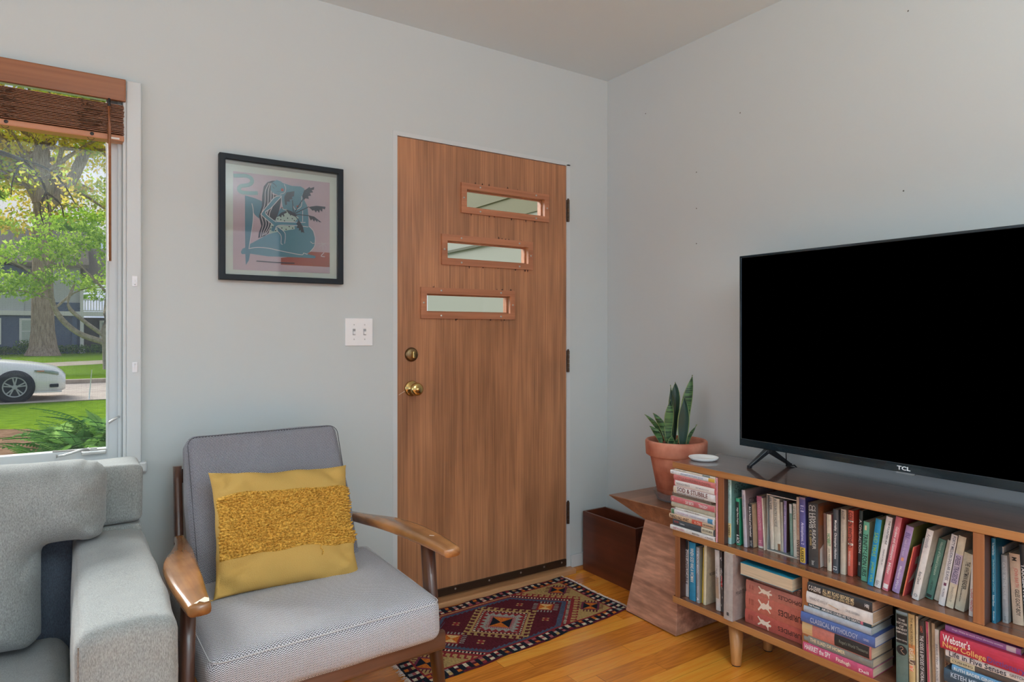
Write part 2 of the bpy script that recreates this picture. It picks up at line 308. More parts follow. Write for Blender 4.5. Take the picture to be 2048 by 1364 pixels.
['upper',1.061,0.0095,0.043,0.4415,0.2255,-0.25,0.16,(20,108,138),(14,82,108),(205,190,165),[('The Treasure Hunt Game',0.05,0.2,0.4,0.5,(200,220,225)),('Just Fred Karmel Cambridge of Conduct',0.25,0.63,0.4,0.5,(150,195,205)),('Robert Rosen',0.67,0.8,0.4,0.5,(200,220,225)),('Bloomsbury',0.86,0.97,0.35,0.5,(200,220,225))],[],[],[],'petrol blue paperback, first right of the right divider of upper shelf'],
['upper',1.0719,0.0034,0.087,0.4415,0.1965,-0.58,0.14,(205,195,182),(205,195,182),(205,190,165),[],[],[(0.45,0.9,0.1,0.7,(95,125,65),'')],[],'thin pale booklet with a green picture, between petrol blue and grey books'],
['upper',1.0768,0.0131,0.069,0.4415,0.1795,-0.96,0.13,(140,143,145),(110,112,112),(205,190,165),[('CATO  IN THE HOUSE',0.1,0.65,0.4,0.5,(178,180,182)),('knopf',0.9,0.97,0.3,0.5,(80,82,84))],[],[],[],'plain mid grey book, left of the wide tan one on the upper shelf'],
['upper',1.0957,0.0238,0.083,0.4415,0.1857,-2.78,0.12,(186,164,140),(180,160,140),(205,190,165),[('GILES GOAT-BOY',0.5,0.87,0.36,0.6,(30,28,28)),('JOHN BARTH',0.2,0.47,0.4,0.55,(190,95,85)),('M',0.05,0.1,0.4,0.5,(30,28,28))],[],[],[],'wide tan paperback with black and faded red capitals at right frame edge'],
['upper',1.122,0.0163,0.083,0.4415,0.2149,-3.47,0.15,(46,52,56),(40,44,46),(205,190,165),[('TARABANTSONG',0.15,0.9,0.4,0.35,(215,215,215))],[],[],[],'black book with white capitals cut off at the right frame edge, upper shelf'],
['lower',0.027,0.0036,0.043,0.1805,0.2196,-1.83,0.15,(70,55,60),(70,55,60),(205,190,165),[],[],[],[],'very thin dark plum booklet, leftmost on the lower shelf'],
['lower',0.034,0.0163,0.038,0.1805,0.2185,-0.26,0.14,(205,205,208),(60,60,62),(205,190,165),[('NOT APPLICABLE',0.15,0.78,0.55,0.5,(50,50,60))],[],[],[(0,0.15,(40,42,46))],'white spined book with black head, left of the bright blue one'],
['lower',0.064,0.031,0.024,0.1805,0.2235,-0.26,0.15,(38,134,176),(32,90,115),(205,190,165),[('WHEN GOD WAS A WOMAN',0.1,0.68,0.5,0.5,(225,235,220))],[],[],[],'bright blue paperback on the lower shelf near its left end'],
['lower',0.099,0.0148,0.023,0.1805,0.2125,-0.27,0.14,(142,146,154),(120,118,105),(205,190,165),[('A MOON MAGIC',0.06,0.48,0.6,0.5,(205,208,215)),('Fortune',0.7,0.82,0.35,0.5,(195,198,205)),('A',0.9,0.96,0.6,0.5,(235,235,230))],[],[],[],'blue grey paperback between the bright blue and the yellow edged ones, lower shelf'],
['lower',0.1141,0.008,0.035,0.1805,0.2136,2.05,0.14,(198,172,50),(190,165,50),(205,190,165),[],[],[],[],'very thin mustard yellow booklet on the lower shelf'],
['lower',0.1262,0.0124,0.029,0.1805,0.2265,1.01,0.15,(212,200,165),(196,180,150),(205,190,165),[],[('WHO GLOSS',0.5,0.12,0.5,(90,80,70)),('CIRCLE',0.5,0.4,0.4,(120,110,95))],[],[],'cream book with small dark writing on its cover, lower shelf'],
['lower',0.186,0.0203,0.028,0.1805,0.2236,-1.54,0.15,(206,204,202),(190,175,155),(205,190,165),[('THE ARTIST',0.3,0.6,0.3,0.35,(140,140,150))],[],[(0.45,0.8,0.05,0.75,(186,165,140),'')],[],'white spine with a tan half moon, right of the cream book'],
['lower',0.207,0.0097,0.03,0.1805,0.2216,-1.55,0.15,(78,76,78),(60,58,60),(205,190,165),[('DRAWN',0.15,0.6,0.5,0.5,(205,200,200))],[],[(0.4,0.58,0.35,0.9,(190,60,65),'')],[],'thin black and white patterned spine left of the thick grey one'],
['lower',0.249,0.038,-0.011,0.1805,0.2405,0.48,0.17,(166,160,156),(156,134,126),(205,190,165),[('STANDARD DEGREE',0.15,0.45,0.2,0.5,(190,185,182)),('MM',0.885,0.93,0.34,0.5,(30,28,28))],[('MARTI',0.6,0.2,0.5,(80,70,70)),('VAMBERY',0.55,0.65,0.4,(190,170,160))],[],[],'thick grey paperback with a mauve cover, right end of the left lower row'],
['lower',0.8247,0.0341,0.03,0.1805,0.2175,-0.44,0.15,(88,112,106),(60,75,72),(205,190,165),[],[],[],[(0,0.035,(130,160,175)),(0.05,0.43,(34,34,34))],'thick green and black hardcover with an oval emblem, right of the tall flat stack'],
['lower',0.8608,0.0173,0.03,0.1805,0.2185,-0.9,0.16,(188,160,105),(170,140,95),(205,190,165),[('THE MAJOR VERSION',0.04,0.42,0.42,0.5,(110,90,60)),('BEAUTY',0.45,0.75,0.6,0.45,(215,200,170))],[],[(0.4,0.52,0.0,1,(200,125,65),''),(0.6,0.66,0,1,(110,85,70),''),(0.68,0.75,0.2,0.75,(228,130,100),'')],[],'tan and orange paperback, right of the hardcover with the oval emblem'],
['lower',0.8799,0.0059,0.03,0.1805,0.2175,-0.49,0.15,(196,180,148),(196,180,148),(205,190,165),[('THE CLOUDS',0.1,0.6,0.6,0.5,(235,225,200))],[],[],[],'thin cream spine between the tan and orange one and the black one'],
['lower',0.8894,0.0155,0.03,0.1805,0.2095,-0.94,0.14,(50,46,48),(60,55,55),(205,190,165),[('CLANCY',0.07,0.16,0.35,0.5,(215,100,70)),('THE ODES & EPODES OF HORACE',0.2,0.86,0.55,0.5,(205,205,205))],[],[],[],'charcoal paperback with long white lettering, lower shelf'],
['lower',0.9102,0.0076,0.03,0.1805,0.2116,-1.68,0.14,(186,66,96),(176,150,125),(205,190,165),[('LOLITA',0.16,0.3,0.5,0.5,(90,35,50))],[],[(0.0,1,0.0,0.14,(215,170,140),''),(0,1,0.86,1,(215,180,150),'')],[],'torn pink spine with ragged cream edges, right of the charcoal paperback'],
['lower',0.9182,0.0087,0.04,0.1805,0.2085,-0.89,0.14,(176,150,118),(170,145,115),(205,190,165),[],[],[],[],'plain light brown book between the torn pink spine and a pale one, lower shelf'],
['lower',0.9316,0.01,0.03,0.1805,0.1985,-1.05,0.14,(200,198,196),(185,175,165),(205,190,165),[('BRAVE TINY  A SOCIETY',0.2,0.8,0.45,0.45,(130,130,135))],[],[],[],'pale grey paperback tucked behind the torn corner of the big red dictionary'],
['lower',0.9436,0.0143,0.06,0.1805,0.1516,-1.72,0.14,(176,140,110),(150,120,95),(205,190,165),[('IMPERIUM',0.3,0.6,0.5,0.5,(110,60,45))],[],[],[],'brown patterned spine behind the small stack under the red dictionary'],
]
FLAT=[
['upperleft',-0.01,0.2115,0.0,0.4415,0.017,0.14,(215,213,210),(225,220,215),(205,185,155),[('EARTH LIVING',0.08,0.34,0.4,0.5,(200,120,140)),('MALIN KIVELA',0.52,0.68,0.4,0.5,(90,90,95)),('v TRADE',0.8,0.97,0.3,0.5,(90,90,95))],[],0,0,0,'white paperback with faint pink lettering, bottom of the left open stack'],
['upperleft',0.001,0.1967,0.004,0.4589,0.025,0.14,(66,76,84),(60,66,74),(205,185,155),[('BELOVED',0.04,0.15,0.25,0.6,(200,80,80)),('Toni Morrison',0.18,0.3,0.2,0.5,(235,235,230))],[(0.7,0.98,(206,200,175),'USED SAVES MORE')],0,0,0,'slate paperback with pale USED stickers, second from the bottom of the left open stack'],
['upperleft',-0.014,0.2121,0.0,0.4843,0.0181,0.13,(206,176,140),(200,90,70),(205,185,155),[('THINGS FALL APART',0.02,0.46,0.62,0.5,(60,45,40)),('A. Chin',0.58,0.72,0.5,0.5,(240,200,180))],[(0.52,0.75,(206,88,66),''),(0.75,1.0,(196,170,140),'USED SAVES MORE')],0,0,0,'tan and orange red paperback in the left open stack'],
['upperleft',-0.005,0.2045,0.0,0.5028,0.0204,0.13,(214,216,220),(210,210,212),(205,185,155),[('WALTER ISAACSON',0.16,0.42,0.3,0.5,(170,150,190)),('STANDARD HANDBOOK',0.45,0.8,0.3,0.5,(150,160,190))],[(0.01,0.08,(90,140,105),''),(0.86,0.97,(70,140,185),'')],0,0,0,'white paperback with a blue and green tip, above the tan and orange one'],
['upperleft',0.016,0.1859,0.0,0.5236,0.0068,0.13,(216,212,204),(216,212,204),(205,185,155),[('KOREAN COLOUR A. MR PAIL',0.25,0.62,0.5,0.5,(80,80,82))],[],0,0,0,'thin white booklet with small dark writing, middle of the left open stack'],
['upperleft',-0.006,0.2056,0.003,0.5308,0.0193,0.14,(176,172,152),(190,180,160),(205,185,155),[],[],0,0,0,'pale grey green book without lettering in the left open stack'],
['upperleft',-0.006,0.2079,0.0,0.5505,0.0216,0.14,(198,104,110),(220,190,170),(205,185,155),[('8',0.04,0.07,0.4,0.5,(240,190,190)),('DAY BIRTH',0.36,0.54,0.5,0.5,(235,235,230)),('TRAGEDY',0.66,0.86,0.5,0.5,(235,235,230))],[],0,0,0,'rose paperback with two short white titles, under the grey brown book of the stack'],
['upperleft',-0.009,0.1872,0.012,0.5725,0.0136,0.14,(128,112,100),(120,105,95),(205,185,155),[],[],0,0,0,'grey brown book set back in the left open stack'],
['upperleft',0.007,0.1962,0.0,0.5865,0.0272,0.15,(216,212,210),(205,200,195),(205,185,155),[('SOD & STUBBLE',0.1,0.84,0.55,0.66,(110,50,45)),('UNABRIDGED & ANNOTATED EDITION',0.1,0.76,0.2,0.14,(120,120,125))],[(0,0.08,(214,196,170),'')],0,0,0,'white book with big maroon capitals in the left open stack'],
['upperleft',0.01,0.1941,0.0,0.6141,0.025,0.14,(196,92,96),(190,85,90),(205,185,155),[('THE BLACK PRINCE',0.06,0.4,0.3,0.5,(140,140,150)),('IRIS MURDOCH',0.55,0.85,0.2,0.5,(150,150,160))],[(0.03,0.985,(220,216,210),'')],0,0,0,'coral red paperback with a long white spine panel in the left open stack'],
['upperleft',0.008,0.1966,0.0,0.6395,0.0193,0.14,(200,112,110),(200,115,112),(205,185,155),[('CYCLE AWAKENING & CHOPIN',0.1,0.9,0.45,0.5,(150,95,90))],[],0,0,0,'salmon pink paperback near the top of the left open stack'],
['upperleft',-0.009,0.2136,0.0,0.6592,0.0147,0.14,(214,218,224),(214,214,216),(205,185,155),[('ENORMOUSLY FUNNY BOOK',0.25,0.75,0.35,0.5,(110,140,190)),('j',0.05,0.07,0.5,0.5,(60,60,90))],[(0.86,0.995,(210,170,60),'')],0,0,0,'white and pale blue paperback with a yellow end, near the top of left stack'],
['upperleft',0.012,0.193,0.0,0.6743,0.0068,0.14,(208,200,182),(208,200,182),(205,185,155),[('FIELD NOTES',0.1,0.3,0.4,0.5,(150,145,140))],[(0.7,0.88,(110,130,130),'')],0,0,0,'thin cream pamphlet directly under the bookcase top, crowning the left open stack'],
['sophocles',0.311,0.2174,0.03,0.1805,0.0481,0.2,(178,82,72),(170,78,68),(205,185,155),[('EURIPIDES',0.6,1.04,0.3,0.5,(70,40,38))],[],1,0,0,'salmon red hardcover with a white dancing figure, bottom of the three matching ones'],
['sophocles',0.313,0.2154,0.03,0.229,0.0618,0.2,(186,100,84),(180,95,80),(205,185,155),[('EURIPIDES',0.6,1.04,0.3,0.5,(70,40,38))],[],1,0,0,'salmon hardcover with a white kneeling figure, middle of the three matching ones'],
['sophocles',0.315,0.2134,0.03,0.2912,0.0424,0.2,(184,112,98),(178,105,92),(205,185,155),[('SOPHOCLES',0.6,1.04,0.3,0.5,(70,40,38))],[],1,0,0,'pinkish salmon hardcover with a white draped figure, top of the three matching ones'],
['sophocles',0.338,0.1798,0.04,0.334,0.0218,0.17,(170,115,95),(150,110,90),(205,185,155),[('EURIP',0.85,1.0,0.6,0.5,(70,40,38))],[],1,0,0,'flat tan brown hardcover squeezed between the salmon trio and the turned paperback'],
['sophocles',0.311,0.2014,-0.0,0.3562,0.0424,0.12,(190,160,135),(30,140,170),(205,185,155),[],[],0,1,0,'paperback with a blue cover lying pages outward on top of the salmon hardcovers'],
['lewis',0.55,0.2214,0.0,0.1805,0.0278,0.13,(192,74,112),(180,70,105),(205,185,155),[('HARRIET the SPY',0.03,0.42,0.55,0.6,(235,235,230)),('Fitzhugh',0.5,0.7,0.5,0.5,(240,220,200)),('Dell',0.82,0.95,0.3,0.4,(235,235,230))],[],0,0,0,'hot pink paperback with white lettering, bottom of the tall flat stack'],
['lewis',0.551,0.219,0.004,0.2087,0.0249,0.13,(128,130,124),(120,120,115),(205,185,155),[('THE ILIAD OF HOMER',0.1,0.62,0.4,0.6,(225,205,160))],[],0,0,0,'worn grey paperback with cream capitals above the hot pink one'],
['lewis',0.546,0.2219,0.002,0.234,0.0403,0.13,(190,112,100),(95,70,60),(205,185,155),[("Roget's World Thesaurus",0.56,0.96,0.3,0.5,(120,125,110))],[(0,0.16,(204,172,120),''),(0.49,0.975,(42,42,44),'')],0,0,0,'ragged pink and black book with torn tan left end in the tall flat stack'],
['lewis',0.545,0.234,-0.004,0.2747,0.0317,0.13,(72,98,160),(60,80,140),(200,195,190),[('CLASSICAL MYTHOLOGY',0.14,0.79,0.45,0.5,(165,175,200)),('OXFORD',0.86,0.93,0.3,0.5,(190,190,210))],[],0,0,0,'royal blue paperback with pale capitals in the tall flat stack'],
['lewis',0.553,0.2138,0.0,0.3068,0.0211,0.13,(156,166,178),(150,158,165),(175,178,172),[],[],0,0,0,'blue grey book without a title in the tall flat stack'],
['lewis',0.565,0.2006,0.004,0.3283,0.0115,0.12,(44,72,84),(40,60,70),(205,185,155),[('Neil Postman',0.02,0.2,0.55,0.5,(235,235,230)),('AMUSING OURSELVES TO DEATH',0.23,0.83,0.6,0.5,(235,235,230))],[(0.84,0.88,(214,110,130),'')],0,0,0,'thin dark teal paperback with a pink patch near its right end'],
['lewis',0.562,0.2094,0.0,0.3402,0.0365,0.13,(206,204,200),(200,198,195),(190,160,130),[('THINKING, FAST AND SLOW',0.05,0.34,0.3,0.5,(150,150,150)),('DANIEL KAHNEMAN',0.62,0.82,0.25,0.5,(150,150,150))],[],0,0,0,'thick white paperback with a pencil printed on its spine, tall flat stack'],
['lewis',0.566,0.2049,0.0,0.3771,0.0307,0.12,(50,53,55),(110,90,78),(185,150,125),[('C-S-LEWIS',0.02,0.22,0.5,0.5,(220,215,205)),('ALL MY ROAD BEFORE ME',0.25,0.74,0.38,0.62,(215,195,150)),('THE DIARY OF C.S. LEWIS 1922-1927',0.25,0.74,0.22,0.25,(215,195,150)),('HBJ',0.9,0.96,0.4,0.5,(235,235,230))],[],0,0,0,'black paperback with gold capitals on top of the tall flat stack'],
['webster',0.958,0.2193,0.015,0.251,0.036,0.13,(52,78,96),(48,70,88),(205,185,155),[('KETEH MERCANTO',0.08,0.6,0.35,0.7,(180,200,215))],[],0,0,0,'dark blue book at the lower edge, under the sky blue one'],
['webster',0.977,0.1932,0.015,0.2874,0.016,0.12,(84,138,178),(80,130,170),(205,185,155),[('RUTH BADER GINSBURG',0.03,0.62,0.5,0.5,(210,225,235))],[],0,0,0,'sky blue book beneath the grey brown one with a cream label'],
['webster',0.959,0.2169,0.02,0.3038,0.018,0.13,(78,70,66),(70,62,58),(205,185,155),[],[(0.06,0.33,(200,188,150),'CUSHING')],0,0,0,'grey brown book with a cream label, under the white cooking book'],
['webster',0.962,0.2294,0.015,0.3222,0.021,0.13,(212,214,216),(120,160,155),(205,185,155),[('Life in Five Senses',0.04,0.62,0.62,0.5,(50,55,70)),('GRETCHEN RUBIN',0.65,0.95,0.3,0.5,(90,90,90))],[(-0.05,0.0,(215,140,120),'')],0,0,0,'white spined book with large dark serif title beneath the red dictionary'],
['webster',0.952,0.2451,0.004999999999999999,0.3436,0.045,0.16,(182,40,66),(160,34,56),(205,185,155),[("Webster's",0.03,0.3,0.42,0.7,(235,235,230)),('New College',0.03,0.45,0.4,0.25,(225,175,100)),('Dictionary',0.46,0.8,0.4,0.25,(110,60,130))],[],0,0,0,'big red dictionary with a torn left corner at lower right'],
['webster',0.959,0.1745,0.02,0.389,0.016,0.12,(150,84,142),(140,80,135),(205,185,155),[('Hugh Wake to work when shrooms ammon',0.1,0.78,0.35,0.6,(215,190,215))],[(0.82,0.94,(200,180,185),'')],0,0,0,'purple notebook lying on the big red dictionary'],
['webster',0.965,0.22,0.02,0.1805,0.07,0.13,(90,60,50),(80,55,45),(205,185,155),[],[],0,0,0,'plain brown book at the very bottom of the stack beneath the dark blue one'],
]
ART=[
('p',(190,168,174),0,[(-182.5,174.0),(183.5,176.0),(183.5,-190.0),(-182.5,-193.0)]),
('s',(122,160,154),14,[(-181.5,157.0),(-161.5,160.0),(-141.5,162.0),(-126.5,160.0),(-116.5,152.0),(-116.5,139.0),(-126.5,130.0),(-141.5,125.0),(-155.5,121.0),(-161.5,111.0),(-157.5,101.0),(-145.5,98.0),(-122.5,99.0),(-94.5,102.0)]),
('p',(158,72,50),0,[(104.5,-107.0),(183.5,-106.0),(183.5,-164.0),(-8.5,-165.0),(-8.5,-139.0),(89.5,-120.0)]),
('p',(78,134,150),0,[(-25.5,160.0),(-0.5,152.0),(33.5,145.0),(67.5,147.0),(81.5,140.0),(85.5,128.0),(74.5,118.0),(80.5,97.0),(93.5,72.0),(97.5,37.0),(98.5,-7.0),(50.5,-26.0),(-25.5,-32.0),(-41.5,-2.0),(-25.5,25.0),(-4.5,62.0),(-8.5,100.0),(-41.5,109.0)]),
('p',(78,134,150),0,[(-124.5,-95.0),(-90.5,-73.0),(-57.5,-52.0),(-16.5,-36.0),(42.5,-22.0),(98.5,-7.0),(115.5,-24.0),(123.5,-52.0),(121.5,-83.0),(109.5,-104.0),(91.5,-116.0),(102.5,-119.0),(126.5,-123.0),(124.5,-132.0),(59.5,-133.0),(-57.5,-136.0),(-122.5,-130.0),(-151.5,-134.0),(-155.5,-126.0),(-149.5,-113.0),(-134.5,-106.0)]),
('p',(70,124,142),0,[(-140.5,88.0),(-106.5,82.0),(-79.5,73.0),(-78.5,37.0),(-90.5,6.0),(-104.5,18.0),(-111.5,29.0),(-112.5,-8.0),(-119.5,-63.0),(-126.5,-109.0),(-121.5,-126.0),(-126.5,-155.0),(-137.5,-174.0),(-139.5,-135.0),(-140.5,-11.0)]),
('p',(22,32,50),0,[(-20.5,159.0),(-41.5,156.0),(-59.5,148.0),(-72.5,130.0),(-78.5,92.0),(-79.5,54.0),(-90.5,15.0),(-81.5,-22.0),(-90.5,-48.0),(-93.5,-69.0),(-70.5,-60.0),(-55.5,-47.0),(-47.5,-15.0),(-25.5,12.0),(-15.5,43.0),(-5.5,96.0),(-41.5,104.0),(-47.5,142.0)]),
('s',(222,214,214),2.2,[(-53.5,145.0),(-66.5,114.0),(-67.5,80.0),(-70.5,55.0),(-81.5,20.0),(-74.5,-13.0),(-81.5,-43.0),(-84.5,-64.0)]),
('s',(222,214,214),2.2,[(-48.5,146.0),(-55.5,115.0),(-56.5,81.0),(-59.5,56.0),(-70.5,21.0),(-63.5,-12.0),(-73.5,-43.0),(-77.5,-60.0)]),
('s',(222,214,214),2.2,[(-43.5,147.0),(-45.5,117.0),(-46.5,83.0),(-49.5,57.0),(-61.5,22.0),(-53.5,-11.0),(-65.5,-42.0),(-72.5,-56.0)]),
('s',(222,214,214),2.2,[(-39.5,147.0),(-36.5,118.0),(-37.5,84.0),(-40.5,58.0),(-52.5,23.0),(-44.5,-10.0),(-58.5,-41.0),(-66.5,-53.0)]),
('p',(78,134,150),0,[(-25.5,161.0),(-8.5,157.0),(3.5,148.0),(9.5,132.0),(4.5,115.0),(-16.5,107.0),(-31.5,108.0),(-45.5,115.0),(-47.5,131.0),(-43.5,147.0)]),
('s',(222,214,214),2,[(3.5,148.0),(9.5,132.0),(4.5,115.0),(-12.5,107.0)]),
('s',(22,32,50),2.6,[(-40.5,147.0),(-31.5,142.0),(-25.5,134.0)]),
('s',(22,32,50),2.2,[(-40.5,134.0),(-33.5,127.0)]),
('s',(22,32,50),1.6,[(-25.5,116.0),(-12.5,118.0)]),
('d',(176,62,48),5.699999999999999,[(-3.5,125.0)]),
('p',(78,134,150),0,[(-41.5,87.0),(-25.5,100.0),(-6.5,106.0),(-4.5,98.0),(-25.5,76.0),(-45.5,51.0),(-66.5,28.0),(-47.5,15.0),(-22.5,-6.0),(-35.5,-16.0),(-61.5,1.0),(-81.5,20.0),(-78.5,32.0),(-57.5,62.0)]),
('s',(222,214,214),2.2,[(-6.5,102.0),(-29.5,95.0),(-47.5,74.0),(-79.5,29.0),(-78.5,18.0),(-35.5,-16.0)]),
('s',(222,214,214),2.2,[(-6.5,100.0),(-45.5,51.0),(-66.5,28.0),(-22.5,-5.0)]),
('p',(176,200,188),0,[(12.5,51.0),(59.5,24.0),(42.5,4.0),(-20.5,-2.0),(-29.5,4.0),(-25.5,17.0),(-4.5,27.0)]),
('p',(176,200,188),0,[(-47.5,-13.0),(-8.5,-14.0),(42.5,-9.0),(44.5,-23.0),(-4.5,-35.0),(-53.5,-49.0)]),
('d',(22,32,50),2.4699999999999998,[(-20.5,11.0)]),
('d',(22,32,50),2.4699999999999998,[(-9.5,9.0)]),
('d',(22,32,50),2.4699999999999998,[(4.5,6.0)]),
('d',(22,32,50),2.4699999999999998,[(1.5,24.0)]),
('d',(22,32,50),2.4699999999999998,[(16.5,17.0)]),
('d',(22,32,50),2.4699999999999998,[(34.5,17.0)]),
('d',(22,32,50),2.4699999999999998,[(42.5,10.0)]),
('d',(22,32,50),2.4699999999999998,[(27.5,31.0)]),
('d',(22,32,50),2.4699999999999998,[(-49.5,-31.0)]),
('d',(22,32,50),2.4699999999999998,[(-29.5,-35.0)]),
('d',(22,32,50),2.4699999999999998,[(-5.5,-23.0)]),
('d',(22,32,50),2.4699999999999998,[(22.5,-15.0)]),
('d',(22,32,50),2.4699999999999998,[(35.5,-20.0)]),
('d',(22,32,50),2.4699999999999998,[(10.5,-27.0)]),
('d',(22,32,50),2.4699999999999998,[(-41.5,-21.0)]),
('p',(78,134,150),0,[(-25.5,0.0),(42.5,4.0),(95.5,8.0),(96.5,-10.0),(59.5,-9.0),(16.5,-13.0),(-16.5,-14.0),(-29.5,-28.0),(-35.5,-39.0),(-44.5,-38.0),(-45.5,-30.0),(-35.5,-16.0)]),
('s',(222,214,214),2.2,[(-25.5,0.0),(42.5,4.0),(85.5,7.0)]),
('s',(222,214,214),2.2,[(96.5,-10.0),(59.5,-9.0),(-16.5,-14.0),(-31.5,-33.0)]),
('p',(70,124,142),0,[(-23.5,-18.0),(-8.5,-28.0),(3.5,-38.0),(7.5,-53.0),(5.5,-81.0),(0.5,-86.0),(-1.5,-75.0),(-4.5,-87.0),(-8.5,-82.0),(-6.5,-63.0),(-10.5,-47.0),(-20.5,-36.0)]),
('s',(222,214,214),2.0,[(-23.5,-18.0),(3.5,-38.0),(7.5,-57.0),(4.5,-83.0)]),
('s',(222,214,214),2.0,[(-22.5,-36.0),(-8.5,-54.0),(-8.5,-82.0),(-2.5,-87.0)]),
('s',(222,214,214),2.2,[(-8.5,100.0),(-2.5,53.0),(12.5,51.0)]),
('s',(222,214,214),2,[(70.5,109.0),(68.5,69.0),(46.5,54.0),(37.5,66.0)]),
('s',(222,214,214),2,[(74.5,53.0),(74.5,9.0)]),
('d',(176,62,48),3.8,[(54.5,67.0)]),
('d',(176,62,48),2.28,[(-4.5,55.0)]),
('s',(222,214,214),2.4,[(-128.5,-112.0),(-98.5,-105.0),(-57.5,-105.0),(-4.5,-113.0),(67.5,-122.0),(78.5,-115.0),(93.5,-119.0)]),
('s',(222,214,214),2.2,[(-116.5,60.0),(-111.5,34.0),(-112.5,-8.0),(-126.5,-109.0)]),
('s',(222,214,214),2.2,[(98.5,-7.0),(116.5,-24.0),(123.5,-52.0),(121.5,-83.0),(102.5,-109.0)]),
('s',(222,214,214),2.0,[(104.5,-67.0),(113.5,-74.0),(120.5,-72.0)]),
('s',(22,32,50),3.0,[(38.5,35.0),(34.5,89.0)]),
('s',(22,32,50),3.0,[(38.5,35.0),(75.5,98.0)]),
('s',(22,32,50),3.0,[(38.5,35.0),(98.5,70.0)]),
('s',(22,32,50),3.0,[(38.5,35.0),(98.5,35.0)]),
('s',(22,32,50),3.0,[(38.5,35.0),(59.5,12.0)]),
('s',(22,32,50),3.0,[(38.5,35.0),(16.5,42.0)]),
('p',(22,32,50),0,[(3.5,99.0),(12.5,117.0),(42.5,125.0),(40.5,105.0),(31.5,101.0),(35.5,94.0),(22.5,90.0),(25.5,82.0),(12.5,81.0),(13.5,70.0),(7.5,66.0),(4.5,80.0)]),
('p',(22,32,50),0,[(72.5,109.0),(79.5,132.0),(93.5,142.0),(100.5,149.0),(104.5,144.0),(119.5,151.0),(118.5,140.0),(109.5,137.0),(115.5,129.0),(102.5,125.0),(107.5,115.0),(95.5,112.0),(98.5,101.0),(85.5,102.0),(78.5,94.0)]),
('p',(22,32,50),0,[(97.5,69.0),(128.5,77.0),(165.5,77.0),(162.5,66.0),(153.5,69.0),(151.5,55.0),(142.5,63.0),(139.5,50.0),(131.5,59.0),(126.5,50.0),(119.5,59.0),(113.5,56.0)]),
('p',(22,32,50),0,[(97.5,36.0),(119.5,33.0),(149.5,13.0),(139.5,13.0),(133.5,19.0),(131.5,12.0),(122.5,21.0),(119.5,13.0),(111.5,23.0),(106.5,16.0),(100.5,27.0)]),
('p',(22,32,50),0,[(58.5,14.0),(64.5,6.0),(74.5,-10.0),(80.5,-36.0),(74.5,-32.0),(69.5,-35.0),(65.5,-24.0),(59.5,-29.0),(59.5,-18.0),(50.5,-17.0),(54.5,-8.0),(49.5,-2.0)]),
('p',(22,32,50),0,[(-25.5,17.0),(-8.5,36.0),(11.5,45.0),(12.5,37.0),(1.5,32.0),(4.5,24.0),(-6.5,27.0),(-8.5,16.0),(-16.5,23.0)]),
('p',(22,32,50),0,[(8.5,50.0),(29.5,46.0),(54.5,29.0),(42.5,26.0),(20.5,34.0)]),
('s',(22,32,50),3.8,[(-100.5,-157.0),(-29.5,-158.0),(42.5,-157.0)]),
('s',(222,214,214),2.4,[(159.5,-107.0),(147.5,-122.0),(162.5,-124.0)]),
('s',(196,190,192),2.0,[(135.5,-73.0),(173.5,-71.0)]),
('s',(196,190,192),2.0,[(139.5,-86.0),(164.5,-67.0)]),
('s',(196,190,192),2.0,[(146.5,-64.0),(168.5,-84.0)]),
('s',(196,190,192),2.0,[(154.5,-72.0),(154.5,-96.0)]),
]
# ------------------------------------------------------------------ room shell
def wallmat(name, rgb, bump=.12):
    m = bpy.data.materials.new(name); m.use_nodes = True; t = m.node_tree; b = t.nodes['Principled BSDF']
    b.inputs['Base Color'].default_value = lin(rgb); b.inputs['Roughness'].default_value = .55; b.inputs['Specular IOR Level'].default_value = .3
    tc = N(t, 'ShaderNodeTexCoord'); n = N(t, 'ShaderNodeTexNoise'); n.inputs['Scale'].default_value = 90; n.inputs['Detail'].default_value = 3
    bp = N(t, 'ShaderNodeBump'); bp.inputs['Strength'].default_value = bump; bp.inputs['Distance'].default_value = .002
    t.links.new(tc.outputs['Object'], n.inputs['Vector']); t.links.new(n.outputs['Fac'], bp.inputs['Height']); t.links.new(bp.outputs[0], b.inputs['Normal']); return m
M_wall = wallmat('wall_paint', (200, 206, 205)); M_wall2 = wallmat('wall_paint_east', (201, 206, 205))
M_ceil = wallmat('ceiling_paint', (214, 226, 231)); M_trim = mat('white_trim_paint', (194, 198, 198), .35)
M_trim2 = mat('window_paint', (190, 194, 195), .4)
CH = 2.547
WX0, WX1, WZ0, WZ1 = -4.1, -2.211, .762, 2.085
DX0, DX1, DZ1 = -1.201, -.276, 2.06
st = lambda o: tag(o, kind='structure')
st(obj('wall_north', slab_holes(-5.6, .12, -.4, CH + .1, 0, .14, [(WX0, WX1, WZ0, WZ1), (DX0 - .02, DX1 + .02, .0, DZ1 + .02)]), M_wall))
bm = bm_(); box(bm, (0, -6.6, -.4), (.14, 0, CH + .1)); st(obj('wall_east', bm, M_wall2))
bm = bm_(); box(bm, (-5.6, -6.6, CH), (.14, .0, CH + .1)); st(obj('ceiling', bm, M_ceil))
bm = bm_(); box(bm, (-5.6, -.30, 2.72), (3.4, .9, 2.85)); st(obj('roof_overhang', bm, mat('soffit_paint', (190, 190, 178), .7)))
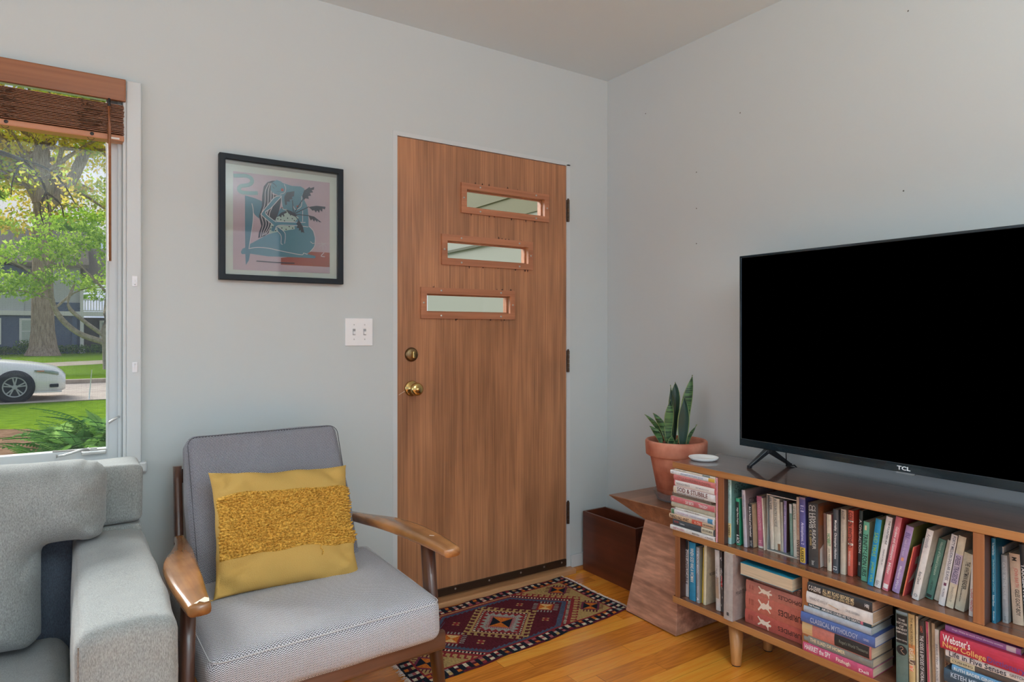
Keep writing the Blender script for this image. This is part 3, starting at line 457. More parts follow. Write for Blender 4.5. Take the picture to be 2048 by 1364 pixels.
# oak strip floor
def floor_mat():
    m = bpy.data.materials.new('oak_strip_floor'); m.use_nodes = True; t = m.node_tree; b = t.nodes['Principled BSDF']
    b.inputs['Roughness'].default_value = .24; b.inputs['Coat Weight'].default_value = .25; b.inputs['Coat Roughness'].default_value = .12
    tc = N(t, 'ShaderNodeTexCoord'); sp = N(t, 'ShaderNodeSeparateXYZ'); t.links.new(tc.outputs['Object'], sp.inputs[0])
    def mth(op, a, b_=None, c=None):
        n = N(t, 'ShaderNodeMath', operation=op)
        for i, v in enumerate((a, b_, c)):
            if v is None: continue
            if isinstance(v, (int, float)): n.inputs[i].default_value = v
            else: t.links.new(v, n.inputs[i])
        return n.outputs[0]
    PW = .057
    row = mth('FLOOR', mth('DIVIDE', sp.outputs[1], PW))
    wn = N(t, 'ShaderNodeTexWhiteNoise', noise_dimensions='1D'); t.links.new(row, wn.inputs['W'])
    xo = mth('ADD', sp.outputs[0], mth('MULTIPLY', wn.outputs['Value'], 7.0))
    ln = mth('ADD', .55, mth('MULTIPLY', wn.outputs['Value'], .5))
    seg = mth('FLOOR', mth('DIVIDE', xo, ln))
    cb = N(t, 'ShaderNodeCombineXYZ'); t.links.new(row, cb.inputs[0]); t.links.new(seg, cb.inputs[1])
    wn2 = N(t, 'ShaderNodeTexWhiteNoise', noise_dimensions='3D'); t.links.new(cb.outputs[0], wn2.inputs['Vector'])
    # grain: coordinates shifted per board
    ofs = N(t, 'ShaderNodeVectorMath', operation='MULTIPLY_ADD'); t.links.new(wn2.outputs['Color'], ofs.inputs[0]); ofs.inputs[1].default_value = (9, 9, 9); t.links.new(tc.outputs['Object'], ofs.inputs[2])
    mp = N(t, 'ShaderNodeMapping'); mp.inputs['Scale'].default_value = (1.3, 16, 1); t.links.new(ofs.outputs[0], mp.inputs[0])
    n1 = N(t, 'ShaderNodeTexNoise'); n1.inputs['Scale'].default_value = 1.3; n1.inputs['Detail'].default_value = 2; n1.inputs['Distortion'].default_value = .6; t.links.new(mp.outputs[0], n1.inputs['Vector'])
    rings = mth('PINGPONG', mth('MULTIPLY', n1.outputs['Fac'], 9), .5)
    mp2 = N(t, 'ShaderNodeMapping'); mp2.inputs['Scale'].default_value = (6, 260, 1); t.links.new(ofs.outputs[0], mp2.inputs[0])
    n2 = N(t, 'ShaderNodeTexNoise'); n2.inputs['Scale'].default_value = 1; t.links.new(mp2.outputs[0], n2.inputs['Vector'])
    v = mth('ADD', mth('MULTIPLY', rings, .32), mth('ADD', mth('MULTIPLY', n2.outputs['Fac'], .35), mth('MULTIPLY', wn2.outputs['Value'], .42)))
    cr = N(t, 'ShaderNodeValToRGB'); e = cr.color_ramp.elements; e[0].position = .12; e[0].color = lin((164, 92, 28), 1.3); e[1].position = .85; e[1].color = lin((236, 160, 62), 1.3)
    e2 = cr.color_ramp.elements.new(.5); e2.color = lin((212, 130, 42), 1.3); t.links.new(v, cr.inputs[0])
    # joints
    fy = mth('FRACT', mth('DIVIDE', sp.outputs[1], PW)); fx = mth('FRACT', mth('DIVIDE', xo, ln))
    j = mth('MAXIMUM', mth('LESS_THAN', fy, .022), mth('LESS_THAN', fx, .0022))
    mx = N(t, 'ShaderNodeMix', data_type='RGBA'); t.links.new(mth('MULTIPLY', j, .65), mx.inputs[0]); t.links.new(cr.outputs[0], mx.inputs[6]); mx.inputs[7].default_value = lin((70, 38, 16))
    t.links.new(mx.outputs[2], b.inputs['Base Color'])
    bp = N(t, 'ShaderNodeBump'); bp.inputs['Strength'].default_value = .15; bp.inputs['Distance'].default_value = .001
    t.links.new(mth('SUBTRACT', n2.outputs['Fac'], j), bp.inputs['Height']); t.links.new(bp.outputs[0], b.inputs['Normal']); return m
bm = bm_(); box(bm, (-5.6, -6.6, -.06), (0, 0, 0)); st(obj('floor', bm, floor_mat()))
M_qr = wood('quarter_round_wood', (140, 88, 40), (190, 128, 66), 'x')
for nm, lo, hi in (('baseboard_north', (-.252, -.012, .02), (-.0, 0, .083)), ('baseboard_left', (-5.5, -.012, .02), (DX0 - .03, 0, .083))):
    st(obj(nm, bbox(lo, hi, .003), M_trim))
st(obj('baseboard_east', bbox((-.012, -6.6, .02), (0, -.012, .083), .003), M_trim))
st(obj('trim_1', bbox((-.252, -.022, 0), (0, 0, .02), .006), M_qr)); st(obj('trim_2', bbox((-.022, -6.6, 0), (0, -.022, .02), .006), M_qr)); st(obj('trim_3', bbox((-5.5, -.022, 0), (DX0 - .03, 0, .02), .006), M_qr))
# little nail holes left in the two walls
M_hole = mat('nail_hole', (96, 92, 88), .9)
for i, (y, z) in enumerate(((-.28, 2.30), (-.836, 2.15), (-.60, 1.945), (-.60, 1.78), (-.60, 1.62), (-1.50, 1.70), (-1.515, 2.31))):
    nh = lathe([(.0001, -.0006), (.0018, -.0004), (.003, 0)], 8, 'x'); o = obj('nail_hole', nh, M_hole, bpy.data.objects['wall_east'], loc=(0, y, z))

# ------------------------------------------------------------------ front door
M_door = wood('door_veneer', (132, 88, 60), (190, 133, 93), 'z', 1.3, .38, .1, 1.0, blotch=(.74, 2.2, (2.5, 2.5, .8)))
M_lite = wood('lite_frame_wood', (146, 90, 60), (180, 120, 86), 'x', 1, .45)
M_brass = mat('brass', (196, 168, 108), .18, 1); M_dbrass = mat('aged_brass', (120, 98, 70), .35, 1)
M_bronze = mat('hinge_bronze', (84, 68, 54), .4, .8); M_screw = mat('screw_steel', (170, 165, 155), .3, 1)
lites = [(-.889, -.390, 1.762, 1.900), (-.989, -.489, 1.520, 1.657), (-1.092, -.595, 1.277, 1.415)]
door = st(empty('door_1', (DX0, .0, .03))); T = Matrix.Translation((-DX0, 0, -.03))
def dloc(bm): bmesh.ops.transform(bm, matrix=T, verts=bm.verts); return bm
FW = .028
holes = [(a + FW, b - FW, c + FW, d - FW) for a, b, c, d in lites]
obj('door_panel', dloc(slab_holes(DX0, DX1, .03, DZ1, .004, .048, holes)), M_door, door)
for a, b, c, d in lites:
    bm = slab_holes(a, b, c, d, -.006, .004, [(a + FW, b - FW, c + FW, d - FW)])
    s2 = slab_holes(a + .016, b - .016, c + .016, d - .016, .048, .056, [(a + FW, b - FW, c + FW, d - FW)], bm)
    slab_holes(a + FW - .001, b - FW + .001, c + FW - .001, d - FW + .001, .020, .030, [(a + FW + .006, b - FW - .006, c + FW + .006, d - FW - .006)], s2)
    f = obj('lite_frame', dloc(s2), M_lite, door); f['label'] = 'orange wood frame around a narrow pane'
    bm = bm_(); box(bm, (a + FW - .002, .012, c + FW - .002), (b - FW + .002, .016, d - FW + .002)); 
    g = bpy.data.materials.get('clear_glass')
    if not g:
        g = bpy.data.materials.new('clear_glass'); g.use_nodes = True; t = g.node_tree; t.nodes.clear()
        tr = N(t, 'ShaderNodeBsdfTransparent'); tr.inputs[0].default_value = (.97, .98, .97, 1); gl = N(t, 'ShaderNodeBsdfGlossy'); gl.inputs['Roughness'].default_value = .02
        mx = N(t, 'ShaderNodeMixShader'); mx.inputs[0].default_value = .02; oo = N(t, 'ShaderNodeOutputMaterial')
        t.links.new(tr.outputs[0], mx.inputs[1]); t.links.new(gl.outputs[0], mx.inputs[2]); t.links.new(mx.outputs[0], oo.inputs[0])
    obj('lite_glass', dloc(bm), g, door)
    for x, z in ((a + .1, d - .013), (b - .08, d - .013), (a + .1, c + .013), (b - .08, c + .013), (a + .013, (c + d) / 2), (b - .013, (c + d) / 2)):
        s = lathe([(.0045, 0), (.0045, -.001), (.002, -.002), (.0001, -.0015)], 10, 'y'); obj('screw', s, M_screw, f, loc=(x - DX0, -.006, z - .03))
M_glass = bpy.data.materials['clear_glass']
# water stains above and below the lites (thin films of dark wear on the veneer)
M_stain = mat('water_stain', (62, 36, 24), .6)
rs = random.Random(3)
bm = bm_()
for a, b, c, d in lites:
    for k in range(11):
        x = rs.uniform(a + .05, b - .01); up = k % 2; hgt = rs.uniform(.004, .014) if up else rs.uniform(.004, .012); wd = rs.uniform(.0015, .006)
        z = d if up else c
        p = [(x - wd, .0034, z), (x + wd, .0034, z), (x + wd * .2, .0034, z + (hgt if up else -hgt)), (x - wd * .5, .0034, z + (hgt * .7 if up else -hgt * .8))]
        bm.faces.new([bm.verts.new(q) for q in p])
obj('water_stain', dloc(bm), M_stain, door)
k = obj('door_knob', lathe([(.034, 0), (.034, -.004), (.030, -.009), (.014, -.011), (.012, -.026), (.016, -.032), (.026, -.040), (.029, -.050), (.027, -.060), (.020, -.065), (.010, -.066), (.009, -.0695), (.0001, -.070)], 40, 'y'), M_brass, door, True, loc=(-1.133 - DX0, .004, .971 - .03))
k = obj('deadbolt', lathe([(.031, 0), (.031, -.004), (.028, -.011), (.022, -.014), (.0001, -.0145)], 36, 'y'), M_dbrass, door, True, loc=(-1.135 - DX0, .004, 1.119 - .03))
obj('thumb_turn', bbox((-.005, -.030, -.015), (.006, -.010, .014), .003), M_brass, k)
kl = obj('key_scratch', bbox((-.036, -.001, -.001), (0, 0, .001), .0004), mat('scratch', (205, 190, 175), .5), door, loc=(-1.198 - DX0 + .036, .004, .933), rot=(0, R(-28), 0))
obj('weather_sweep', dloc(bbox((DX0 + .004, -.004, .034), (DX1 - .004, .006, .068), .002)), mat('sweep_metal', (72, 58, 46), .35, .7), door)
for x in (-1.1, -.92, -.74, -.56, -.42, -.31):
    obj('screw', lathe([(.005, 0), (.004, -.002), (.0001, -.003)], 10, 'y'), M_screw, door, loc=(x - DX0, -.004, .055 - .03))
for z0, z1 in ((1.776, 1.888), (1.014, 1.124), (.245, .356)):
    hb = bm_()
    for i in range(5):
        za, zb = z0 + (z1 - z0) * i / 5 + .0008, z0 + (z1 - z0) * (i + 1) / 5 - .0008
        lathe([(.007, za), (.007, zb)], 12, 'z', hb, off=(-.270, -.006, 0))
    lathe([(.004, z1), (.005, z1 + .005), (.0001, z1 + .007)], 12, 'z', hb, off=(-.270, -.006, 0))
    box(hb, (-.276, -.002, z0), (-.262, .002, z1)); obj('hinge', dloc(hb), M_bronze, door)
fr_ = bm_(); box(fr_, (DX1, -.002, .0), (DX1 + .022, .1, DZ1 + .008)); box(fr_, (DX0 - .022, -.001, .0), (DX0 - .001, .1, DZ1 + .008)); box(fr_, (DX0 - .022, -.002, DZ1 + .002), (DX1 + .022, .1, DZ1 + .02))
st(obj('trim_4', fr_, M_trim))
M_thr = wood('threshold_wood', (150, 104, 66), (196, 148, 104), 'x')
st(obj('trim_5', bbox((DX0 - .03, -.048, 0), (DX1 + .026, .13, .026), .006), M_thr))

# ------------------------------------------------------------------ window
win = st(empty('window_1', (WX0, 0, WZ0)))
TW = Matrix.Translation((-WX0, 0, -WZ0))
def wl(bm): bmesh.ops.transform(bm, matrix=TW, verts=bm.verts); return bm
def wpart(nm, lo, hi, m=None, b=.003, par=None): return obj(nm, wl(bbox(lo, hi, b)), m or M_trim2, win)
wpart('casing', (WX1, -.018, WZ0 - .0), (-2.166, .0, 2.080), M_trim, .004)
wpart('casing', (WX0 - .045, -.018, WZ0), (WX0, .0, 2.080), M_trim, .004)
wpart('jamb', (WX1 - .010, -.016, WZ0), (WX1, .13, WZ1), M_trim)
wpart('jamb', (WX0, -.016, WZ0), (WX0 + .01, .13, WZ1), M_trim)
wpart('head_jamb', (WX0, .0, WZ1 - .01), (WX1, .13, WZ1), M_trim)
wpart('window_sill', (WX0, -.030, WZ0 - .03), (-2.150, .13, WZ0 + .006), M_trim, .006)
wpart('window_stop', (-2.234, .018, WZ0 + .006), (WX1 - .010, .050, WZ1 - .01), M_trim2, .004)
wpart('sash_stile', (-2.266, .0445, WZ0 + .0135), (-2.2255, .0825, WZ1 - .012), M_trim2, .003)
wpart('glazing_bead', (-2.268, .042, .812), (-2.260, .056, WZ1 - .05), M_trim2, .002)
wpart('sash_rail', (WX0 + .01, .046, WZ0 + .006), (-2.224, .084, .815), M_trim2, .003)
wpart('sash_rail', (WX0 + .01, .046, WZ1 - .06), (-2.224, .084, WZ1 - .01), M_trim2, .003)
wpart('sash_stile', (-3.16, .046, .815), (-3.11, .084, WZ1 - .06), M_trim2, .003)
bm = bm_(); box(bm, (WX0 + .01, .070, .812), (-2.262, .073, WZ1 - .05)); obj('glass_pane', wl(bm), M_glass, win)
scm = bpy.data.materials.new('insect_screen'); scm.use_nodes = True; t = scm.node_tree; t.nodes.clear()
tr = N(t, 'ShaderNodeBsdfTransparent'); df = N(t, 'ShaderNodeBsdfDiffuse'); df.inputs[0].default_value = (.08, .08, .08, 1)
tc_ = N(t, 'ShaderNodeTexCoord'); sx = N(t, 'ShaderNodeSeparateXYZ'); t.links.new(tc_.outputs['Object'], sx.inputs[0])
def gridline(o):
    a = N(t, 'ShaderNodeMath', operation='MULTIPLY'); a.inputs[1].default_value = 1 / .0032; t.links.new(o, a.inputs[0])
    f = N(t, 'ShaderNodeMath', operation='FRACT'); t.links.new(a.outputs[0], f.inputs[0]); l = N(t, 'ShaderNodeMath', operation='LESS_THAN'); l.inputs[1].default_value = .06; t.links.new(f.outputs[0], l.inputs[0]); return l.outputs[0]
mxm = N(t, 'ShaderNodeMath', operation='MAXIMUM'); t.links.new(gridline(sx.outputs[0]), mxm.inputs[0]); t.links.new(gridline(sx.outputs[2]), mxm.inputs[1])
mx = N(t, 'ShaderNodeMixShader'); t.links.new(mxm.outputs[0], mx.inputs[0]); oo = N(t, 'ShaderNodeOutputMaterial')
t.links.new(tr.outputs[0], mx.inputs[1]); t.links.new(df.outputs[0], mx.inputs[2]); t.links.new(mx.outputs[0], oo.inputs[0])
bm = bm_(); bm.faces.new([bm.verts.new(p) for p in ((WX0 + .02, .062, .812), (-2.262, .062, .812), (-2.262, .062, WZ1 - .05), (WX0 + .02, .062, WZ1 - .05))]); obj('insect_screen', wl(bm), scm, win)
M_latch = mat('latch_metal', (176, 176, 174), .35, .6)
lt = wl(bbox((-2.34, .022, .800), (-2.268, .046, .812), .003)); box(lt, (-2.315 - WX0, .026, .812 - WZ0), (-2.295 - WX0, .040, .822 - WZ0)); obj('crank_base', lt, M_latch, win)
obj('crank_handle', wl(tube(spline([(-2.318, .03, .820), (-2.345, .02, .818), (-2.385, .015, .808), (-2.41, .015, .806)], 5), [.004] * 15 + [.007], 8)), M_latch, win, True)
obj('stay_arm', wl(tube([(-2.42, .05, .818), (-2.35, .045, .816), (-2.268, .035, .812)], .003, 6)), M_latch, win)
obj('sash_latch', wl(tube(spline([(-2.225, .03, .925), (-2.238, .012, .922), (-2.262, .012, .906)], 5), .004, 8)), M_latch, win, True)
M_clear = mat('clear_plastic_hook', (225, 225, 228), .15)
for nm, z, s in (('adhesive_hook', 1.392, 1), ('adhesive_hook', 1.095, -1)):
    bm = bbox((-.008, -.003, -.018), (.008, 0, .018), .002); tube([(0, -.003, -.012 * s), (0, -.012, -.010 * s), (0, -.012, .004 * s)], .0022, 6, bm)
    tag(obj(nm, bm, M_clear, loc=(-2.186, -.018, z)), 'small clear plastic hook, %s of the two on the white window casing' % ('upper' if s == 1 else 'lower'), 'hook')

# wooden blind, pulled up
M_bl = wood('blind_wood', (112, 66, 38), (146, 92, 56), 'x', .8, .4, .1); M_bl2 = wood('blind_rail_wood', (168, 112, 80), (190, 132, 98), 'x', .6, .45)
M_sl = mat('blind_slat_wood', (136, 90, 62), .45)
BX1 = -2.213
blind = empty('window_blind', (-3.15, -.01, 2.0), label='brown wooden venetian blind drawn up at the top of the window', cat='blind')
def bl(nm, lo, hi, m, b=.003):
    bm = bbox(lo, hi, b); bmesh.ops.translate(bm, vec=(3.15, .01, -2.0), verts=bm.verts); return obj(nm, bm, m, blind)
bl('valance', (WX0 + .005, -.030, 2.002), (BX1, -.012, 2.078), M_bl, .004)
bl('head_rail', (WX0 + .02, -.012, 2.028), (BX1 - .006, .035, 2.068), M_bl)
for i in range(20):
    z = 1.986 - i * .00505; tl = rnd.uniform(-.0007, .0007)
    bm = bm_(); x0, x1 = WX0 + .012, BX1 - .006 + rnd.uniform(-.002, .002)
    hexa(bm, [(x0, -.026 + rnd.uniform(-.002, .002), z + tl), (x1, -.026, z - tl), (x1, .022, z), (x0, .022, z), (x0, -.026, z + .0022 + tl), (x1, -.026, z + .0022 - tl), (x1, .022, z + .0022), (x0, .022, z + .0022)])
    bmesh.ops.translate(bm, vec=(3.15, .01, -2.0), verts=bm.verts); obj('slat', bm, M_sl, blind)
bl('bottom_rail', (WX0 + .012, -.026, 1.866), (BX1 - .005, .024, 1.886), M_bl2, .004)
bl('maker_tag', (-2.262, -.0268, 1.870), (-2.232, -.0255, 1.876), mat('white_tag', (220, 218, 212), .5), .0003)
M_cord = mat('blind_cord', (92, 66, 50), .7); M_blk = mat('black_plastic', (30, 30, 32), .4)
def coil(cx, seed):
    r_ = random.Random(seed); pts = [(cx, -.03, 1.990)]
    for i in range(30): pts.append((cx + r_.uniform(-.034, .034), -.030 - r_.uniform(0, .006), 1.985 - i * .0030 + r_.uniform(-.008, .008)))
    pts += [(cx - .03, -.032, 1.90), (cx - .005, -.03, 1.888)]
    bm = tube(spline(pts, 5), .0010, 4); bmesh.ops.translate(bm, vec=(3.15, .01, -2.0), verts=bm.verts); obj('lift_cord', bm, M_cord, blind)
    bm = lathe([(.006, 0), (.005, -.002), (.0001, -.003)], 10, 'y'); obj('cord_plug', bm, M_blk, blind, loc=(cx + 3.15 + .006, -.0165, 1.878 - 2.0))
    bm = tube(spline([(cx - .008, -.02, 1.868), (cx, -.02, 1.858), (cx + .012, -.02, 1.862), (cx + .01, -.02, 1.868)], 4), .0007, 4); bmesh.ops.translate(bm, vec=(3.15, .01, -2.0), verts=bm.verts); obj('cord_loop', bm, M_blk, blind)
coil(-2.317, 5); coil(-2.545, 9)
wx = -2.262
bm = tube([(wx, -.036, 1.975), (wx, -.040, 1.90), (wx + .001, -.040, 1.455)], .0052, 8); bmesh.ops.translate(bm, vec=(3.15, .01, -2.0), verts=bm.verts)
wd = obj('tilt_wand', bm, M_bl, blind, True)
bm = tube(spline([(wx, -.02, 2.005), (wx, -.034, 1.998), (wx, -.036, 1.985), (wx, -.036, 1.972)], 4), .004, 8); bmesh.ops.translate(bm, vec=(3.15, .01, -2.0), verts=bm.verts); obj('wand_hook', bm, M_blk, wd, True)

# ------------------------------------------------------------------ framed print
pic = empty('framed_print', (-1.6835, 0, 1.643), label='square black framed print of a seated blue woman holding leaves, hung left of the door', cat='picture')
PH, PF = .233, .021
fb = slab_holes(-.2335, .2335, -PH, PH, -.030, -.001, [(-.2335 + PF, .2335 - PF, -PH + PF, PH - PF)])
obj('frame', bevel(fb, .0015, 1), mat('black_frame', (18, 24, 31), .45, spec=.3), pic)
bm = bm_(); box(bm, (-.2335 + PF, -.0065, -PH + PF), (.2335 - PF, -.0045, PH - PF)); obj('mat_board', bm, mat('mat_board', (176, 184, 172), .8), pic)
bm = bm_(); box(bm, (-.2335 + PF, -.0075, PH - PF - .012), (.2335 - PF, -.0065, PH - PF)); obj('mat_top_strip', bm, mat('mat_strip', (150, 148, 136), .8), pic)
def build_art():
    bm = bm_(); mats = []; idx = {}
    def mi(c):
        if c not in idx: idx[c] = len(mats); mats.append(mat('print_ink_%d_%d_%d' % c, c, .7, k=.82))
        return idx[c]
    bx = lambda p: p if False else p
    y = -.0082
    for kind, c, wd_, pts in ART:
        y -= .00006; i = mi(c)
        P = [Vector((a / 1000, y, b / 1000)) for a, b in pts]
        if kind == 'p':
            vs_ = [bm.verts.new(p) for p in P]; es = [bm.edges.new((vs_[k], vs_[(k + 1) % len(vs_)])) for k in range(len(vs_))]
            r_ = bmesh.ops.triangle_fill(bm, edges=es, use_dissolve=False)
            for f in r_['geom']:
                if isinstance(f, bmesh.types.BMFace): f.material_index = i
        elif kind == 's':
            if len(P) > 2: P = [Vector((q.x, y, q.z)) for q in spline(P, 5)]
            hw = wd_ / 2000; L, R2 = [], []
            for q, p in enumerate(P):
                d = (P[min(q + 1, len(P) - 1)] - P[max(q - 1, 0)]); d = d.normalized() if d.length > 1e-7 else Vector((1, 0, 0))
                n = Vector((-d.z, 0, d.x)) * hw; L.append(bm.verts.new(p + n)); R2.append(bm.verts.new(p - n))
            for q in range(len(P) - 1): bm.faces.new((R2[q], R2[q + 1], L[q + 1], L[q])).material_index = i
        else:
            r = wd_ / 1000
            bm.faces.new([bm.verts.new(P[0] + Vector((r * math.cos(t), 0, r * math.sin(t)))) for t in [k * math.pi / 5 for k in range(10)]]).material_index = i
    bm.normal_update()
    for f in bm.faces:
        if f.normal.y > 0: f.normal_flip()
    return bm, mats
ab, am = build_art(); obj('printed_sheet', ab, am, pic)
gm = bpy.data.materials.new('picture_glass'); gm.use_nodes = True; t = gm.node_tree; t.nodes.clear()
tr = N(t, 'ShaderNodeBsdfTransparent'); gl = N(t, 'ShaderNodeBsdfGlossy'); gl.inputs['Roughness'].default_value = .03; mx = N(t, 'ShaderNodeMixShader'); fz_ = N(t, 'ShaderNodeFresnel'); fz_.inputs[0].default_value = 1.45; oo = N(t, 'ShaderNodeOutputMaterial')
t.links.new(fz_.outputs[0], mx.inputs[0]); t.links.new(tr.outputs[0], mx.inputs[1]); t.links.new(gl.outputs[0], mx.inputs[2]); t.links.new(mx.outputs[0], oo.inputs[0])
bm = bm_(); box(bm, (-.2335 + PF, -.024, -PH + PF), (.2335 - PF, -.0225, PH - PF)); obj('picture_glass', bm, gm, pic)

# ------------------------------------------------------------------ light switch
sw = empty('light_switch', (-1.375, 0, 1.217), label='white double toggle switch plate on the wall left of the door', cat='light switch')
obj('switch_plate', bbox((-.0595, -.006, -.057), (.0595, 0, .057), .003), mat('switch_plastic', (228, 228, 228), .3), sw)
for x in (-.022, .024):
    s = obj('toggle_slot', bbox((x - .006, -.0066, -.013), (x + .006, -.005, .013), .0008), mat('slot_shade', (150, 150, 150), .5), sw)
    bm = bbox((x - .0042, -.016, -.010), (x + .0042, -.005, .003), .0015); obj('toggle', bm, mat('switch_plastic', (228, 228, 228), .3), sw)
    for z in (-.030, .030): obj('screw', lathe([(.003, 0), (.0028, -.001), (.0001, -.0013)], 10, 'y'), mat('white_screw', (190, 190, 190), .4), sw, loc=(x, -.006, z))
# ------------------------------------------------------------------ bookcase
O_ = Vector((-.40, -.823, 0)); U_ = Vector((.0265, -.9996, 0)); V_ = Vector((.9996, .0265, 0)); ANG = math.atan2(-.9996, .0265)
def W_(u, v, z): return O_ + U_ * u + V_ * v + Vector((0, 0, z))
BL_ = 1.60
case = empty('bookcase', O_, (0, 0, ANG), label='low walnut brown bookcase on tapered legs, carrying the television', cat='bookcase')
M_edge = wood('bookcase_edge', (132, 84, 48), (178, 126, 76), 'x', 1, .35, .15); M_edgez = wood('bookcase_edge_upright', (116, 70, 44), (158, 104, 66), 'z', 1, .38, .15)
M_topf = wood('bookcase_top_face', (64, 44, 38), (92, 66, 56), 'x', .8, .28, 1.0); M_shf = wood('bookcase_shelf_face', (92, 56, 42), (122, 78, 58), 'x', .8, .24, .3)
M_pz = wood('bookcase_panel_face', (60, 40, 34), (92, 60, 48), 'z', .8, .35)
def board(nm, lo, hi, face, edge, up='z'):
    bm = bm_(); box(bm, lo, hi); bevel(bm, .0015, 1); bm.normal_update()
    for f in bm.faces: f.material_index = 1 if f.normal.y < -.5 or (up == 'z' and f.normal.x < -.5) else 0
    return obj(nm, bm, [face, edge], case)
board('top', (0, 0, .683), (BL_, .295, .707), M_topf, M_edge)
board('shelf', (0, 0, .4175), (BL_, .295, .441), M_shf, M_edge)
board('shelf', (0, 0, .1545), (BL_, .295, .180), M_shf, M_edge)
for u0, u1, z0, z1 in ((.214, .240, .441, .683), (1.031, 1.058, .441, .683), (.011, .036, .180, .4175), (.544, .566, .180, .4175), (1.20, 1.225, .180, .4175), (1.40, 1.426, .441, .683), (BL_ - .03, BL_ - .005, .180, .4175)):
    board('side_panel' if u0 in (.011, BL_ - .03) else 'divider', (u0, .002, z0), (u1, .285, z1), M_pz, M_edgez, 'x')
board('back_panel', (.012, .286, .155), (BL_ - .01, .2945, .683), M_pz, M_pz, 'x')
M_leg = wood('bookcase_leg_wood', (150, 98, 48), (196, 142, 84), 'z', 1, .35, .15)
for u in (.262, 1.34):
    for v in (.045, .24):
        bm = lathe([(.0105, .0), (.017, .004), (.018, .012), (.0285, .1543)], 24); o = obj('leg', bm, M_leg, case, True, loc=(u, v, 0))
        obj('foot_pad', lathe([(.016, 0), (.016, .004)], 16), mat('foot_pad', (40, 34, 30), .8), o)

# ------------------------------------------------------------------ books
M_txt = {}
def ds(c): g = sum(c) / 3; return tuple(int(v * .88 + g * .12) for v in c)
def mt(c): c = ds(c); return mat('print_%d_%d_%d' % c, c, .6, k=1.15)
def shade(c, k): return tuple(int(v * k) for v in c)
PGM = {}
def pages_mat(c, ax):
    if (c, ax) not in PGM:
        m = bpy.data.materials.new('page_edges'); m.use_nodes = True; t = m.node_tree; b = t.nodes['Principled BSDF']; b.inputs['Roughness'].default_value = .9
        tc = N(t, 'ShaderNodeTexCoord'); mp = N(t, 'ShaderNodeMapping'); mp.inputs['Scale'].default_value = (900, 8, 8) if ax == 'x' else (8, 8, 900)
        n = N(t, 'ShaderNodeTexNoise'); n.inputs['Scale'].default_value = 1; cr = N(t, 'ShaderNodeValToRGB'); cr.color_ramp.elements[0].position = .3; cr.color_ramp.elements[1].position = .6
        cr.color_ramp.elements[0].color = lin(shade(c, .86), AF); cr.color_ramp.elements[1].color = lin(c, AF)
        t.links.new(tc.outputs['Object'], mp.inputs[0]); t.links.new(mp.outputs[0], n.inputs[0]); t.links.new(n.outputs['Fac'], cr.inputs[0]); t.links.new(cr.outputs[0], b.inputs['Base Color']); PGM[c, ax] = m
    return PGM[c, ax]
def paper_cover(c):
    c = ds(c)
    key = ('cov', c)
    if key not in MC:
        m = bpy.data.materials.new('cover_%d_%d_%d' % c); m.use_nodes = True; t = m.node_tree; b = t.nodes['Principled BSDF']; b.inputs['Roughness'].default_value = .42
        tc = N(t, 'ShaderNodeTexCoord'); n = N(t, 'ShaderNodeTexNoise'); n.inputs['Scale'].default_value = 45; n.inputs['Detail'].default_value = 5; n.inputs['Roughness'].default_value = .7
        cr = N(t, 'ShaderNodeValToRGB'); cr.color_ramp.elements[0].position = .3; cr.color_ramp.elements[1].position = .72
        cr.color_ramp.elements[0].color = lin(shade(c, .93), 1.22); cr.color_ramp.elements[1].color = lin(tuple(min(255, int(v * 1.06) + 3) for v in c), 1.22)
        t.links.new(tc.outputs['Object'], n.inputs['Vector']); t.links.new(n.outputs['Fac'], cr.inputs[0]); t.links.new(cr.outputs[0], b.inputs['Base Color']); MC[key] = m
    return MC[key]
def upright_cover(w, h, d):
    bm = bm_(); t = min(.0012, w * .2); bl = min(.0022, w * .14)
    n = 6; fr_ = []; bk = []
    for i in range(n + 1):
        x = w * i / n; y = -bl * (1 - (2 * i / n - 1) ** 2)
        fr_.append((x, y)); bk.append((x, t))
    for i in range(n):
        a = [bm.verts.new((*fr_[i], 0)), bm.verts.new((*fr_[i + 1], 0)), bm.verts.new((*fr_[i + 1], h)), bm.verts.new((*fr_[i], h))]
        f = bm.faces.new(a); f.smooth = True
        for z, s in ((0, 1), (h, -1)):
            q = [bm.verts.new((*fr_[i], z)), bm.verts.new((*fr_[i + 1], z)), bm.verts.new((*bk[i + 1], z)), bm.verts.new((*bk[i], z))]; bm.faces.new(q if s < 0 else q[::-1])
    box(bm, (0, 0, 0), (t, d, h), 1); box(bm, (w - t, 0, 0), (w, d, h), 1)
    return bm
